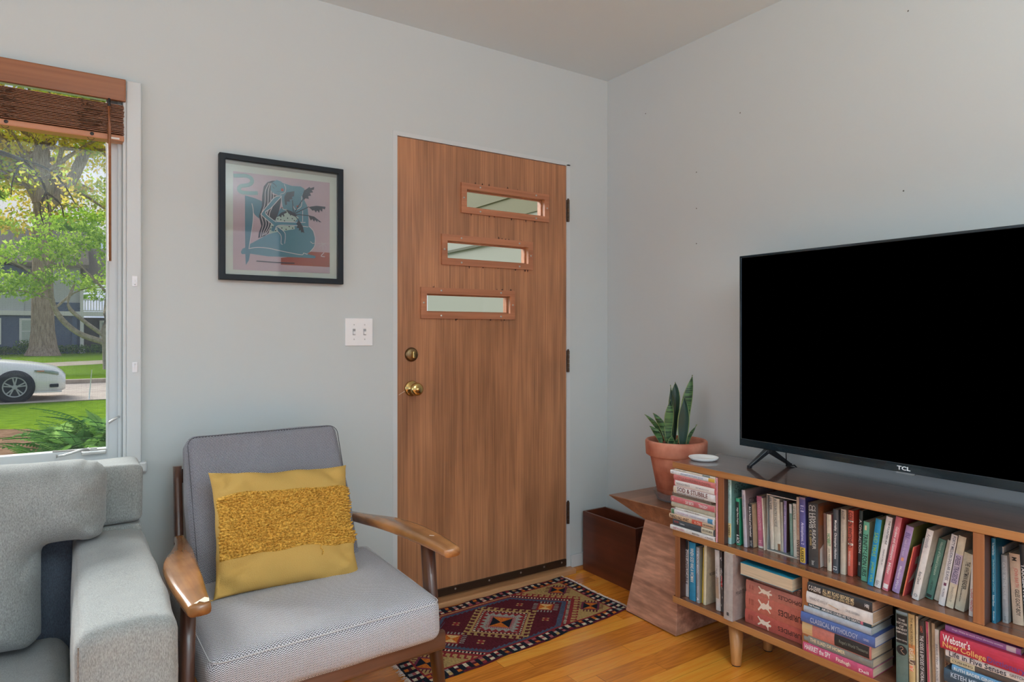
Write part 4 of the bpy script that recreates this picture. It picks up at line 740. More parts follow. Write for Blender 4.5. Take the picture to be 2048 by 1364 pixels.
for (row, u0, w_, v, z0, h, lean, d, sp, cv, pg, tx, cvt, stk, band, label) in UPRIGHT:
    d = min(d, .283 - v); lr = R(lean)
    lift = max(0, w_ * math.sin(lr))
    bk = empty('book', W_(u0, v, z0 + lift + .0002), (0, lr, ANG), label=label, cat='book', group='upright books on the %s shelf of the bookcase' % row)
    obj('cover', upright_cover(w_, h, d), [paper_cover(sp), paper_cover(cv)], bk)
    bm = bm_(); t_ = min(.0013, w_ * .22); box(bm, (t_, .0015, .0012), (w_ - t_, d - .003, h - .0014)); obj('pages', bm, pages_mat(pg, 'x'), bk)
    bl = min(.0022, w_ * .14); fy = -bl - .0004
    for a, b, c in band:
        bm = bm_(); n = 4
        for i in range(n):
            xa, xb = w_ * (.06 + .88 * i / n), w_ * (.06 + .88 * (i + 1) / n); ya, yb = [-bl * (1 - (2 * q / w_ - 1) ** 2) - .0002 for q in (xa, xb)]
            bm.faces.new([bm.verts.new(p) for p in ((xa, ya, h * (1 - b)), (xb, yb, h * (1 - b)), (xb, yb, h * (1 - a)), (xa, ya, h * (1 - a)))])
        obj('spine_panel', bm, mt(c), bk)
    for a, b, c0, c1, c, s in stk:
        bm = bm_(); n = 4
        for i in range(n):
            xa, xb = w_ * (c0 + (c1 - c0) * i / n), w_ * (c0 + (c1 - c0) * (i + 1) / n); ya, yb = [-bl * (1 - (2 * q / w_ - 1) ** 2) - .0003 for q in (xa, xb)]
            bm.faces.new([bm.verts.new(p) for p in ((xa, ya, h * (1 - b)), (xb, yb, h * (1 - b)), (xb, yb, h * (1 - a)), (xa, ya, h * (1 - a)))])
        k_ = obj('spine_sticker' if s else 'spine_patch', bm, mt(c), bk)
        if s: text('sticker_lettering', k_, s, (w_ * (c0 + c1) / 2, fy - .0001, h * (1 - (a + b) / 2)), (0, 0, -1), (1, 0, 0), h * (b - a) * .86, w_ * .5, mt((30, 26, 24)), .02)
    for s, a, b, hf, cf, c in tx:
        text('title_lettering', bk, s, (w_ * cf, fy, h * (1 - (a + b) / 2)), (0, 0, -1), (1, 0, 0), h * (b - a), w_ * hf * 1.15, mt(c), .012)
    for s, zc, ln, hf, c in cvt:   # (string, z from top, length frac of depth, ...)
        text('cover_lettering', bk, s, (w_ + .0003, .012 + .06 * ln + .018, h * (1 - zc)), (0, 1, 0), (0, 0, 1), .03 + .09 * ln, .028 * hf, mt(c), .0)
# extra marks on particular covers
def book_by(sub): return [o for o in bpy.data.objects if o.parent is None and o.get('category') == 'book' and sub in o['label']][0]
def flatpoly(pts): 
    bm = bm_(); vs_ = [bm.verts.new(p) for p in pts]; es = [bm.edges.new((vs_[k], vs_[(k + 1) % len(vs_)])) for k in range(len(vs_))]; bmesh.ops.triangle_fill(bm, edges=es, use_dissolve=False); return bm
b_ = book_by('bright blue spined book'); bc = bm_(); box(bc, (.0176, .02, .155), (.01775, .055, .19)); q = obj('barcode_panel', bc, mt((222, 220, 215)), b_)
bc = bm_()
for i in range(9): box(bc, (.0177, .025 + i * .0028, .168), (.0179, .0262 + i * .0028, .186))
obj('barcode_bars', bc, mt((60, 60, 60)), q)
b_ = book_by('small bright red book'); bc = bm_(); box(bc, (.0032, .03, .095), (.0034, .06, .118)); obj('cover_picture', bc, mt((176, 170, 158)), b_); bc = flatpoly([(.0034, .01, .04), (.0034, .05, .085), (.0034, .07, .08), (.0034, .075, .055), (.0034, .03, .045)]); obj('cover_picture', bc, mt((196, 188, 176)), b_)
b_ = book_by('thick charcoal paperback'); wq = .0342; bc = flatpoly([(wq, .01, .0), (wq, .12, .0), (wq, .12, .05), (wq, .06, .09), (wq, .01, .06)]); obj('cover_picture', bc, mt((190, 178, 168)), b_); bc = flatpoly([(wq, .01, .2), (wq, .01, .14), (wq, .05, .13), (wq, .14, .16), (wq, .14, .2)]); obj('cover_picture', bc, mt((150, 84, 44)), b_)
b_ = book_by('oval emblem'); bc = bm_(); bc.faces.new([bc.verts.new((.0172 + .0145 * math.cos(t), -.0027, .105 + .0145 * math.sin(t))) for t in [k * math.pi / 12 for k in range(24)]]); q = obj('oval_emblem', bc, mt((34, 32, 32)), b_)
obj('emblem_figure', tube(spline([(.012, -.0029, .112), (.018, -.0029, .115), (.021, -.0029, .109), (.015, -.0029, .104), (.021, -.0029, .097), (.025, -.0029, .096)], 4), .0007, 4), mt((200, 150, 120)), q)
for s, zz in (('THE', .193), ('SHORT STORIES', .183), ('OF', .174), ('ERNEST', .166), ('HEMINGWAY', .156), ('Modern Library', .134)):
    text('title_lettering', b_, s, (.0172, -.0029, zz), (1, 0, 0), (0, 0, 1), min(.03, .006 * len(s)), .0062, mt((205, 200, 190)), .01)
b_ = book_by('thin black and white patterned')
bc = bm_(); rr = random.Random(2)
for i in range(16):
    x, z = rr.uniform(.001, .0085), rr.uniform(.02, .2); bc.faces.new([bc.verts.new((x + rr.uniform(.0008, .002) * math.cos(t), -.0019, z + rr.uniform(.002, .006) * math.sin(t))) for t in (0, 1, 2.1, 3.2, 4.1, 5.2)])
obj('spine_pattern', bc, mt((205, 200, 200)), b_)

def flat_cover(L, th, d, fore):
    bm = bm_(); t = min(.0012, th * .2)
    yb = d - .001
    if fore: box(bm, (0, yb - t, 0), (L, yb, th), 0)
    else:
        n = 6; bl = min(.003, th * .14)
        for i in range(n):
            za, zb = th * i / n, th * (i + 1) / n; ya, yb2 = -bl * (1 - (2 * i / n - 1) ** 2), -bl * (1 - (2 * (i + 1) / n - 1) ** 2)
            bm.faces.new([bm.verts.new(p) for p in ((0, ya, za), (L, ya, za), (L, yb2, zb), (0, yb2, zb))]).smooth = True
            for x in (0, L):
                q = [bm.verts.new(p) for p in ((x, ya, za), (x, yb2, zb), (x, t, zb), (x, t, za))]; bm.faces.new(q if x == 0 else q[::-1])
    box(bm, (0, 0, 0), (L, d, t), 1); box(bm, (0, 0, th - t), (L, d, th), 1); return bm
FIG = [(0,.75),(.05,.87),(.3,.62),(.45,.70),(.62,.64),(.76,.80),(.80,1.02),(.86,1.0),(.84,.74),(.9,.62),(1.0,.64),(1.08,.53),(1.02,.42),(.9,.44),(.84,.36),(1.0,.16),(.95,.10),(.76,.28),(.6,.32),(.42,.22),(.25,.27),(.05,.03),(-.02,.12),(.16,.38),(.22,.5)]
rj = random.Random(11)
for (stack, u0, L, v, z0, th, d, sp, cv, pg, tx, band, flip, fore, ang, label) in FLAT:
    a_ = rj.uniform(-.6, .6) if stack != 'sophocles' else 0
    bk = empty('book', W_(u0, v, z0), (0, 0, ANG + R(a_)), label=label, cat='book', group={'upperleft': 'flat stack in the open left end', 'sophocles': 'flat books left of the lower divider', 'lewis': 'tall flat stack right of the lower divider', 'webster': 'flat stack at the right frame edge'}[stack])
    obj('cover', flat_cover(L, th, d, fore), [paper_cover(sp), paper_cover(cv)], bk)
    bm = bm_(); t_ = min(.0013, th * .22); box(bm, (.0015, .0015 if not fore else .0005, t_), (L - .0015, d - .003, th - t_)); obj('pages', bm, pages_mat(pg, 'z'), bk)
    bl = min(.003, th * .14); fy = -bl - .0004
    for bb in band:
        a, b, c = bb[:3]; s = bb[3] if len(bb) > 3 else ''
        a = max(a, .002); b = min(b, .998)
        if b <= a: continue
        bm = bm_(); n = 4
        for i in range(n):
            za, zb = th * (.05 + .9 * i / n), th * (.05 + .9 * (i + 1) / n); ya, yb = [-bl * (1 - (2 * q / th - 1) ** 2) - .0002 for q in (za, zb)]
            bm.faces.new([bm.verts.new(p) for p in ((L * a, ya, za), (L * b, ya, za), (L * b, yb, zb), (L * a, yb, zb))])
        k_ = obj('spine_sticker' if s else 'spine_panel', bm, mt(c), bk)
        if s: text('sticker_lettering', k_, s, (L * (a + b) / 2, fy - .0002, th * .55), (1, 0, 0), (0, 0, 1), L * (b - a) * .85, th * .32, mt((50, 44, 40)), .01)
    for s, a, b, hf, cf, c in tx:
        xd, zd = ((-1, 0, 0), (0, 0, -1)) if flip else ((1, 0, 0), (0, 0, 1))
        text('title_lettering', bk, s, (L * (a + b) / 2, fy - .0001, th * cf), xd, zd, L * (b - a), th * hf * 1.1, mt(c), .014)
    if flip and th > .03:
        mir = 1 if 'kneeling' in label else -1
        x0 = L * .24; pts = [(x0 + px * .05, fy - .0004, th * (.5 + mir * (pz_ - .45) * .8)) for px, pz_ in FIG]
        obj('white_figure', flatpoly(pts), mt((226, 208, 190)), bk)
        text('title_lettering', bk, 'III II', (L * .11, fy, th * .5), (-1, 0, 0), (0, 0, -1), L * .08, th * .35, mt((140, 70, 60)), 0)
# pencil printed on the white spine
b_ = book_by('pencil printed'); bc = tube([(.076, -.0056, .019), (.104, -.0056, .0135)], .0011, 6); q = obj('printed_pencil', bc, mt((190, 150, 110)), b_)
obj('pencil_tip', tube([(.104, -.0056, .0135), (.110, -.0056, .0123)], [.0011, .0001], 6), mt((40, 36, 34)), q)
b_ = book_by('big red dictionary'); bc = flatpoly([(-.002, -.004, .010), (.010, -.0042, .012), (.006, -.0042, .020), (.013, -.0042, .026), (.004, -.0042, .033), (-.002, -.004, .034)]); obj('torn_corner', bc, mt((222, 214, 208)), b_)
obj('rolled_flap', tube(spline([(-.004, .004, .036), (-.012, .004, .026), (-.012, .006, .016), (-.004, .006, .008)], 4), [.003] * 12 + [.001], 6), paper_cover((170, 44, 62)), b_, True)
# pink upright at the end of the left stack, cookery slipcase
pk = empty('book', W_(.2035, .004, .4416), (0, 0, ANG), label='tall pink booklet standing on end between the left open stack and the left divider', cat='book', group='upright books on the upper shelf of the bookcase')
obj('cover', upright_cover(.0075, .238, .15), [paper_cover((222, 150, 160)), paper_cover((214, 140, 150))], pk); bm = bm_(); box(bm, (.0013, .0015, .001), (.0062, .147, .2365)); obj('pages', bm, pages_mat((222, 205, 190), 'x'), pk)
text('title_lettering', pk, 'FOUND IN THE ATTIC', (.0037, -.0018, .20), (0, 0, -1), (1, 0, 0), .05, .004, mt((170, 90, 120)), .01)
sc = empty('slipcase', W_(.3655, .078, .4416), (0, 0, ANG), label='grey cardboard slipcase with white edges holding six small paperbacks, upper shelf', cat='slipcase')
bm = bm_(); SW, SH, SD, ST = .1155, .2, .17, .0026
box(bm, (0, 0, 0), (SW, SD, ST)); box(bm, (0, 0, SH - ST), (SW, SD, SH)); box(bm, (0, 0, ST), (.0012, SD, SH - ST)); box(bm, (SW - .0012, 0, ST), (SW, SD, SH - ST)); box(bm, (.0012, SD - ST, ST), (SW - .0012, SD, SH - ST))
bm.normal_update()
for f in bm.faces: f.material_index = 1 if f.normal.y < -.5 else 0
obj('case_shell', bm, [mat('slipcase_grey', (120, 126, 126), .4), mat('slipcase_edge', (222, 216, 204), .6)], sc)

# ------------------------------------------------------------------ television
tv = empty('television', (-.185, -1.60, .707), (0, 0, R(-90)), label='large flat television with a black switched off screen, on top of the bookcase', cat='television')
TWd, TH0, TH1 = .618, .068, .806
M_bez = mat('tv_bezel', (22, 34, 40), .16, coat=.5); M_scr = mat('tv_screen', (0, 0, 0), .5, spec=0.0)
bm = slab_holes(-TWd, TWd, TH0, TH1, -.012, .012, [(-TWd + .009, TWd - .009, TH0 + .028, TH1 - .009)]); obj('bezel', bevel(bm, .0015, 1), M_bez, tv)
bm = bm_(); box(bm, (-TWd + .008, -.0085, TH0 + .026), (TWd - .008, -.006, TH1 - .008)); obj('screen', bm, M_scr, tv)
bm = bm_(); box(bm, (-TWd + .003, .012, TH0 + .003), (TWd - .003, .030, TH1 - .003)); box(bm, (-.42, .030, TH0 + .02), (.42, .062, .45)); obj('rear_shell', bevel(bm, .004, 2), mat('tv_rear', (26, 27, 28), .6), tv)
M_foot = mat('tv_foot', (30, 34, 38), .4)
for x in (-.50, .50):
    bm = bm_(); s = 1 if x < 0 else -1
    def bar(p, q, w0, w1):
        p, q = Vector(p), Vector(q); d = (q - p).normalized(); n = Vector((0, -d.z, d.y))
        hexa(bm, [p + Vector((-w0, 0, 0)) - n * w0, p + Vector((w0, 0, 0)) - n * w0, p + Vector((w0, 0, 0)) + n * w0, p + Vector((-w0, 0, 0)) + n * w0, q + Vector((-w1, 0, 0)) - n * w1, q + Vector((w1, 0, 0)) - n * w1, q + Vector((w1, 0, 0)) + n * w1, q + Vector((-w1, 0, 0)) + n * w1])
    bar((0, .004, .066), (-.030 * s, -.068, .006), .010, .0055); bar((0, .004, .066), (.030 * s, .092, .006), .010, .0055); box(bm, (-.012, -.01, .055), (.012, .03, .075))
    box(bm, (-.030 * s - .006, -.076, 0), (-.030 * s + .006, -.060, .010)); box(bm, (.030 * s - .006, .084, 0), (.030 * s + .006, .1, .010))
    obj('stand_foot', bevel(bm, .001, 1), M_foot, tv, loc=(x, 0, 0))
text('brand_lettering', tv, 'TCL', (-.005, -.0125, TH0 + .0135), (1, 0, 0), (0, 0, 1), .040, .0125, mat('silver_print', (222, 226, 228), .3), .03)
obj('ir_window', bbox((-.028, -.014, TH0 - .004), (.028, -.004, TH0 + .001), .001), mat('ir_window', (120, 124, 126), .2), tv)
obj('power_cable', tube([(-.455, .045, .12), (-.455, .05, .006), (-.455, .10, .004), (-.455, .124, -.012), (-.455, .124, -.28)], .0026, 6), mat('black_cable', (28, 28, 30), .5), tv, True)

# ------------------------------------------------------------------ small white dish
c_ = W_(.049, .128, .7072)
tag(obj('dish', lathe([(.045, 0), (.050, .0015), (.0585, .0105), (.0575, .0125), (.053, .0105), (.047, .0045), (.0001, .004)], 48), mat('white_ceramic', (226, 226, 224), .3), None, True, loc=c_), 'small shallow white dish on the left end of the bookcase top', 'dish')

# ------------------------------------------------------------------ faceted side table
M_tw = wood('walnut_slab', (120, 80, 58), (176, 124, 90), 'x', .7, .3, .15, .35, blotch=(.7, 3.0, (1, 3, 6)))
M_tt = wood('walnut_trunk', (152, 108, 88), (216, 166, 140), 'y', .6, .35, .1, .5, blotch=(.66, 7, (3, 1.6, 7)))
tb = empty('side_table', (-.23, -.66, 0), label='faceted walnut side table with a tapered trunk, in the corner under the potted plant', cat='side table')
def tl(p): return (p[0] + .23, p[1] + .66, p[2])
bm = bm_(); hexa(bm, [tl(p) for p in ((-.365, -.81, .004), (-.10, -.81, .004), (-.10, -.505, .004), (-.357, -.514, .004), (-.333, -.80, .42), (-.11, -.80, .42), (-.11, -.60, .42), (-.333, -.607, .42))]); obj('trunk', bevel(bm, .0015, 1), M_tt, tb)
bm = bm_(); hexa(bm, [tl(p) for p in ((-.330, -.803, .42), (-.11, -.80, .42), (-.11, -.60, .42), (-.335, -.605, .42), (-.357, -.813, .497), (-.05, -.813, .497), (-.04, -.455, .497), (-.394, -.448, .497))])
hexa(bm, [tl(p) for p in ((-.357, -.813, .497), (-.05, -.813, .497), (-.04, -.455, .497), (-.394, -.448, .497), (-.356, -.812, .5), (-.05, -.812, .5), (-.04, -.456, .5), (-.392, -.449, .5))])
obj('tabletop', bm, M_tw, tb)
bm = bm_(); box(bm, (-.125, -.14, 0), (.12, .14, .004)); obj('felt_base', bm, mat('felt', (30, 28, 28), .9), tb)

# ------------------------------------------------------------------ open wooden bin
M_bin = wood('mahogany_bin', (72, 34, 24), (112, 58, 38), 'y', .5, .3, .2, .3, blotch=(.7, 5))
bn = empty('wooden_bin', (-.11, -.205, 0), label='narrow open dark mahogany bin standing on the floor in the corner', cat='bin')
bx0, bx1, by0, by1, bt = -.075, .078, -.195, .185, .011
for lo, hi in (((bx0, by0, 0), (bx0 + bt, by1, .301)), ((bx1 - bt, by0, 0), (bx1, by1, .301)), ((bx0 + bt, by0, 0), (bx1 - bt, by0 + bt, .301)), ((bx0 + bt, by1 - bt, 0), (bx1 - bt, by1, .301))): obj('side_panel', bbox(lo, hi, .001, 1), M_bin, bn)
obj('bottom_panel', bbox((bx0 + bt, by0 + bt, .004), (bx1 - bt, by1 - bt, .012), .0005, 1), M_bin, bn)

# ------------------------------------------------------------------ snake plant in a terracotta pot
def terracotta():
    m = bpy.data.materials.new('terracotta'); m.use_nodes = True; t = m.node_tree; b = t.nodes['Principled BSDF']; b.inputs['Roughness'].default_value = .75
    tc = N(t, 'ShaderNodeTexCoord'); n = N(t, 'ShaderNodeTexNoise'); n.inputs['Scale'].default_value = 14; n.inputs['Detail'].default_value = 6; cr = N(t, 'ShaderNodeValToRGB')
    cr.color_ramp.elements[0].position = .35; cr.color_ramp.elements[0].color = lin((168, 96, 72), AF); cr.color_ramp.elements[1].position = .75; cr.color_ramp.elements[1].color = lin((206, 142, 116), AF)
    t.links.new(tc.outputs['Object'], n.inputs['Vector']); t.links.new(n.outputs['Fac'], cr.inputs[0]); t.links.new(cr.outputs[0], b.inputs['Base Color']); return m
pl = empty('potted_snake_plant', (-.212, -.672, .5), label='snake plant in a large terracotta pot on the faceted side table', cat='potted plant')
PZ = .006
obj('pot', lathe([(.070, PZ), (.076, PZ + .004), (.106, .186), (.118, .190), (.1275, .196), (.130, .240), (.130, .250), (.127, .256), (.118, .256), (.115, .248), (.112, .20), (.080, PZ + .03), (.0001, PZ + .03)], 56), terracotta(), pl, True)
obj('soil', lathe([(.110, .225), (.07, .231), (.0001, .228)], 32), mat('potting_soil', (58, 44, 36), .95, bump=(60, 1)), pl)
pm = bpy.data.materials.new('clear_saucer'); pm.use_nodes = True; t = pm.node_tree; t.nodes.clear()
tr = N(t, 'ShaderNodeBsdfTransparent'); tr.inputs[0].default_value = (.9, .9, .9, 1); gl = N(t, 'ShaderNodeBsdfPrincipled'); gl.inputs['Roughness'].default_value = .15; gl.inputs['Base Color'].default_value = (.75, .75, .75, 1); mx = N(t, 'ShaderNodeMixShader'); mx.inputs[0].default_value = .3; oo = N(t, 'ShaderNodeOutputMaterial')
t.links.new(tr.outputs[0], mx.inputs[1]); t.links.new(gl.outputs[0], mx.inputs[2]); t.links.new(mx.outputs[0], oo.inputs[0])
sa = lathe([(.0001, .001), (.072, .001), (.078, .004), (.094, .040), (.097, .041), (.0955, .0405), (.0800, .0025), (.073, -.0), (.0001, .0)], 40)
for v_ in sa.verts:
    if v_.co.z > .02: a = math.atan2(v_.co.y, v_.co.x); v_.co.z += .004 * math.sin(5 * a); v_.co.x *= 1 + .03 * math.sin(3 * a + 1)
obj('clear_saucer', sa, pm, pl, True)
def leaf_mat():
    m = bpy.data.materials.new('snake_leaf'); m.use_nodes = True; t = m.node_tree; b = t.nodes['Principled BSDF']; b.inputs['Roughness'].default_value = .35
    tc = N(t, 'ShaderNodeTexCoord'); mp = N(t, 'ShaderNodeMapping'); mp.inputs['Scale'].default_value = (6, 6, 62); n = N(t, 'ShaderNodeTexNoise'); n.inputs['Scale'].default_value = 1.3; n.inputs['Detail'].default_value = 3; n.inputs['Distortion'].default_value = 1.5
    cr = N(t, 'ShaderNodeValToRGB'); cr.color_ramp.elements[0].position = .42; cr.color_ramp.elements[0].color = lin((28, 52, 36), AF); cr.color_ramp.elements[1].position = .58; cr.color_ramp.elements[1].color = lin((78, 112, 64), AF)
    t.links.new(tc.outputs['Object'], mp.inputs[0]); t.links.new(mp.outputs[0], n.inputs['Vector']); t.links.new(n.outputs['Fac'], cr.inputs[0]); t.links.new(cr.outputs[0], b.inputs['Base Color']); return m
M_leaf = leaf_mat(); M_leafd = mat('snake_leaf_dark', (34, 58, 46), .35); M_leafe = mat('snake_leaf_margin', (128, 142, 88), .4)
th_ = R(33.8); LX = Vector((math.cos(th_), -math.sin(th_), 0)); LY = Vector((math.sin(th_), math.cos(th_), 0))
def leaf(base, tip, wd, dep, fold=.25, dark=False, curve=0, wpk=.4):
    """base/tip in metres: (sideways, up); dep = offset away from the viewer"""
    n = 18; bm = bm_(); rows = []
    b0 = Vector((base[0], 0, base[1])); t0 = Vector((tip[0], 0, tip[1])); d = (t0 - b0); L = d.length; d.normalize(); nn = Vector((d.z, 0, -d.x))
    for i in range(n + 1):
        s = i / n; c = b0 + d * L * s + nn * (curve * math.sin(math.pi * s))
        wv = wd / 2 * (.42 + .58 * math.sin(min(1, s / wpk) * math.pi / 2)) * (1 if s < wpk else math.cos((s - wpk) / (1 - wpk) * math.pi / 2) ** .8)
        row = []
        for q in (-1, -.86, -.4, 0, .4, .86, 1):
            p = c + nn * wv * q; yv = -fold * wv * (1 - abs(q)) + .008 * math.sin(6 * s + q) * s
            P = LX * p.x + LY * (dep + yv) + Vector((0, 0, p.z)); row.append(bm.verts.new(P))
        rows.append(row)
    for a, b in zip(rows, rows[1:]):
        for k in range(6):
            f = bm.faces.new((a[k], a[k + 1], b[k + 1], b[k])); f.smooth = True; f.material_index = 1 if k in (0, 5) else 0
    o = obj('leaf', bm, [M_leafd if dark else M_leaf, M_leafe], pl)
    so = o.modifiers.new('thickness', 'SOLIDIFY'); so.thickness = .0025; return o
kx = .2126 * .00212
def q_(x, y): return ((x - 425) * kx, .232 + (775 - y) * kx)
leaf(q_(385, 740), q_(383, 205), .028, .02, dark=True, wpk=.3)
leaf(q_(412, 760), q_(434, 178), .044, .03, dark=True, wpk=.72)
leaf(q_(525, 750), q_(602, 112), .044, .035, wpk=.55, curve=-.012)
leaf(q_(350, 772), q_(368, 340), .038, -.005, wpk=.6, curve=-.004)
leaf(q_(466, 800), q_(487, 305), .050, -.03, dark=True, wpk=.5)
leaf(q_(335, 745), q_(205, 468), .028, .0, wpk=.62, curve=.012)
leaf(q_(285, 770), q_(168, 588), .026, -.01, wpk=.55, curve=.010)
leaf(q_(310, 740), q_(132, 484), .018, .015, wpk=.6, curve=.012)
leaf(q_(528, 790), q_(622, 580), .014, .0, wpk=.4, curve=-.008)
leaf(q_(350, 785), q_(366, 668), .026, -.035, wpk=.4)
leaf(q_(385, 785), q_(420, 692), .014, -.035, wpk=.4)
leaf(q_(505, 740), q_(572, 500), .014, .045, wpk=.4)

# ------------------------------------------------------------------ kilim
rug = empty('rug', (-.86, -.30, 0), label='red and tan patterned kilim rug with checkered border on the floor before the door', cat='rug')
def rug_color(s, t):
    # s along 0..104, t across 0..52 (cm)
    MAR, NAV, TAN, RED, CRE, ORG, BLU, GRY, PINK = (88, 34, 44), (30, 34, 44), (172, 142, 92), (136, 48, 52), (206, 190, 164), (196, 108, 44), (72, 82, 104), (150, 150, 144), (160, 88, 92)
    Wd = 51.5
    e = min(s, 104 - s, t, Wd - t)
    def h2(a, b): return ((int(a) * 73856093) ^ (int(b) * 19349663)) % 97 / 97
    if e < .9: return MAR if h2(s // 2, t // 2) > .3 else NAV
    if e < 5.0:
        L = s if min(t, Wd - t) < min(s, 104 - s) else t
        r = (e - .9) / 4.1; blk = int(L // 3.6)
        if L % 3.6 < 1.9: return NAV
        c = (CRE, PINK, RED, ORG, TAN, CRE, GRY)[int(h2(blk, r * 2.99 + 3) * 6.99)]
        return c if int(r * 3) != 1 or blk % 2 else MAR
    if e < 5.8: return RED
    ds, dt = s - 51, t - 26.8
    def bow(cs, ct, r, c1, c2, ring, fr_):
        x, y = s - cs, t - ct; m = abs(x) + abs(y)
        if m > r + 4.2: return None
        a, b = (x + y) * .7071, (x - y) * .7071
        if m < r * .08: return c1
        if m < r: return c1 if abs(a) > abs(b) else c2
        if m < r + 1.3: return ring
        u = b if abs(a) > abs(b) else a
        if m < r + 4.0 and (u % 1.5) < .62 and abs(u) < (r + .8) * .7071: return fr_
        return None
    # hexagon, 0 inside
    hx = max(abs(dt) - 19.2, (abs(ds) + abs(dt) * .95 - 36.0) * .72)
    if hx > 0:
        slanted = (abs(ds) + abs(dt) * .95 - 36.0) * .72 > abs(dt) - 19.2
        for cs, ct in ((92, 13.5), (92.5, 37.5), (9.5, 13.5), (9.5, 38.5)):
            c = bow(cs, ct, 4.6, NAV, ORG, RED if False else (110, 50, 70), MAR)
            if c: return c
        if slanted:
            L = (ds - dt) if ds * dt > 0 else (ds + dt)
            if hx < .8: return RED
            if hx < 2.0: return CRE if L % 2.0 < .9 else NAV
            if hx < 2.6: return RED
            if hx < 3.6: return RED
            if hx < 6.2 and (L % 3.9) < 1.2: return RED
            if 5.4 < hx < 6.2 and (L % 3.9) < 2.6: return RED
        elif hx < .8: return RED
        return TAN
    if hx > -2.4 + .9 * abs(((s + t) % 2.4) - 1.2): return BLU
    m = abs(ds) + abs(dt); a, b = (ds + dt) * .7071, (ds - dt) * .7071; u = b if abs(a) > abs(b) else a
    if m < 6: return NAV if abs(a) > abs(b) else ORG
    if m < 6.8: return PINK
    if m < 8.2: return PINK if u % .9 < .45 else GRY
    if m < 10.6 + 1.2 * math.sin(u * 2.2): return GRY
    if m < 13.0: return RED
    if m < 14.1: return CRE if u % 1.6 < .8 else NAV
    if m < 14.6: return RED
    if m < 16.0: return TAN
    if m < 19.0 and u % 2.9 < 1.1: return TAN
    if 18.2 < m < 19.2 and u % 2.9 < 2.0: return TAN
    for cs, ct in ((75.5, 26), (26.5, 27.5)):
        c = bow(cs, ct, 4.2, ORG, (220, 180, 120), RED, GRY)
        if c: return c
    for cs, ct in ((67.6, 16.8), (67.7, 36.6), (34.8, 17), (34.8, 36.8)):
        x, y = s - cs, t - ct
        if abs(x) + abs(y) < 2.1: return TAN if abs(abs(x) - abs(y)) > .8 else RED
    return MAR
def rug_pos(s, t):
    s_, t_ = s / 104, t / 51.5
    far = Vector((-1.385, -.056, 0)).lerp(Vector((-.349, -.046, 0)), s_); near = Vector((-1.385, -.592, 0)).lerp(Vector((-.335, -.512, 0)), s_)
    p = far.lerp(near, t_); wv = .004 * math.sin(s_ * 21) * t_ ** 3 + .002 * math.sin(s_ * 9 + 2) * (1 - t_) ** 4
    p.y += wv; p.x += .003 * math.sin(t_ * 9) * (1 if s_ > .5 else -1) * abs(2 * s_ - 1) ** 6
    e = min(s, 104 - s, t, 51.5 - t)
    p.z = .0045 + .0015 * math.sin(s_ * 13 + t_ * 3) * math.sin(t_ * 5 + 1) + (.002 * math.sin(s_ * 40) if e < 1.5 else 0)
    return p - Vector((-.86, -.30, 0))
NS, NT = 400, 200
verts = [rug_pos(104 * i / NS, 51.5 * j / NT) for j in range(NT + 1) for i in range(NS + 1)]
faces = [(j * (NS + 1) + i + NS + 1, j * (NS + 1) + i + NS + 2, j * (NS + 1) + i + 1, j * (NS + 1) + i) for j in range(NT) for i in range(NS)]
rm = bpy.data.materials.new('kilim_wool'); rm.use_nodes = True; t = rm.node_tree; b = t.nodes['Principled BSDF']; b.inputs['Roughness'].default_value = .95; b.inputs['Specular IOR Level'].default_value = .1
at = N(t, 'ShaderNodeAttribute'); at.attribute_name = 'weave'; tc = N(t, 'ShaderNodeTexCoord'); n = N(t, 'ShaderNodeTexNoise'); n.inputs['Scale'].default_value = 220; n.inputs['Detail'].default_value = 3
mp = N(t, 'ShaderNodeMapping'); mp.inputs['Scale'].default_value = (1, .35, 1); cr = N(t, 'ShaderNodeValToRGB'); cr.color_ramp.elements[0].position = .3; cr.color_ramp.elements[0].color = (.62, .62, .62, 1); cr.color_ramp.elements[1].position = .75; cr.color_ramp.elements[1].color = (1.15, 1.15, 1.12, 1)
mm = N(t, 'ShaderNodeMix', data_type='RGBA', blend_type='MULTIPLY'); mm.inputs[0].default_value = 1; bp = N(t, 'ShaderNodeBump'); bp.inputs['Strength'].default_value = .5; bp.inputs['Distance'].default_value = .002
t.links.new(tc.outputs['Object'], mp.inputs[0]); t.links.new(mp.outputs[0], n.inputs['Vector']); t.links.new(n.outputs['Fac'], cr.inputs[0]); t.links.new(at.outputs['Color'], mm.inputs[6]); t.links.new(cr.outputs[0], mm.inputs[7]); t.links.new(mm.outputs[2], b.inputs['Base Color']); t.links.new(n.outputs['Fac'], bp.inputs['Height']); t.links.new(bp.outputs[0], b.inputs['Normal'])
ro = obj('woven_field', (verts, faces), rm, rug)
ca = ro.data.color_attributes.new('weave', 'FLOAT_COLOR', 'CORNER'); arr = np.ones((NS * NT, 4, 4), dtype=np.float32); LC = {}
for j in range(NT):
    for i in range(NS):
        c = rug_color(104 * (i + .5) / NS, 51.5 * (j + .5) / NT)
        if c not in LC: LC[c] = lin(c, AF)
        arr[j * NS + i, :, :3] = LC[c][:3]
ca.data.foreach_set('color', arr.ravel())
sk = ro.modifiers.new('thickness', 'SOLIDIFY'); sk.thickness = .004; sk.offset = -1
fb = bm_(); rf = random.Random(4)
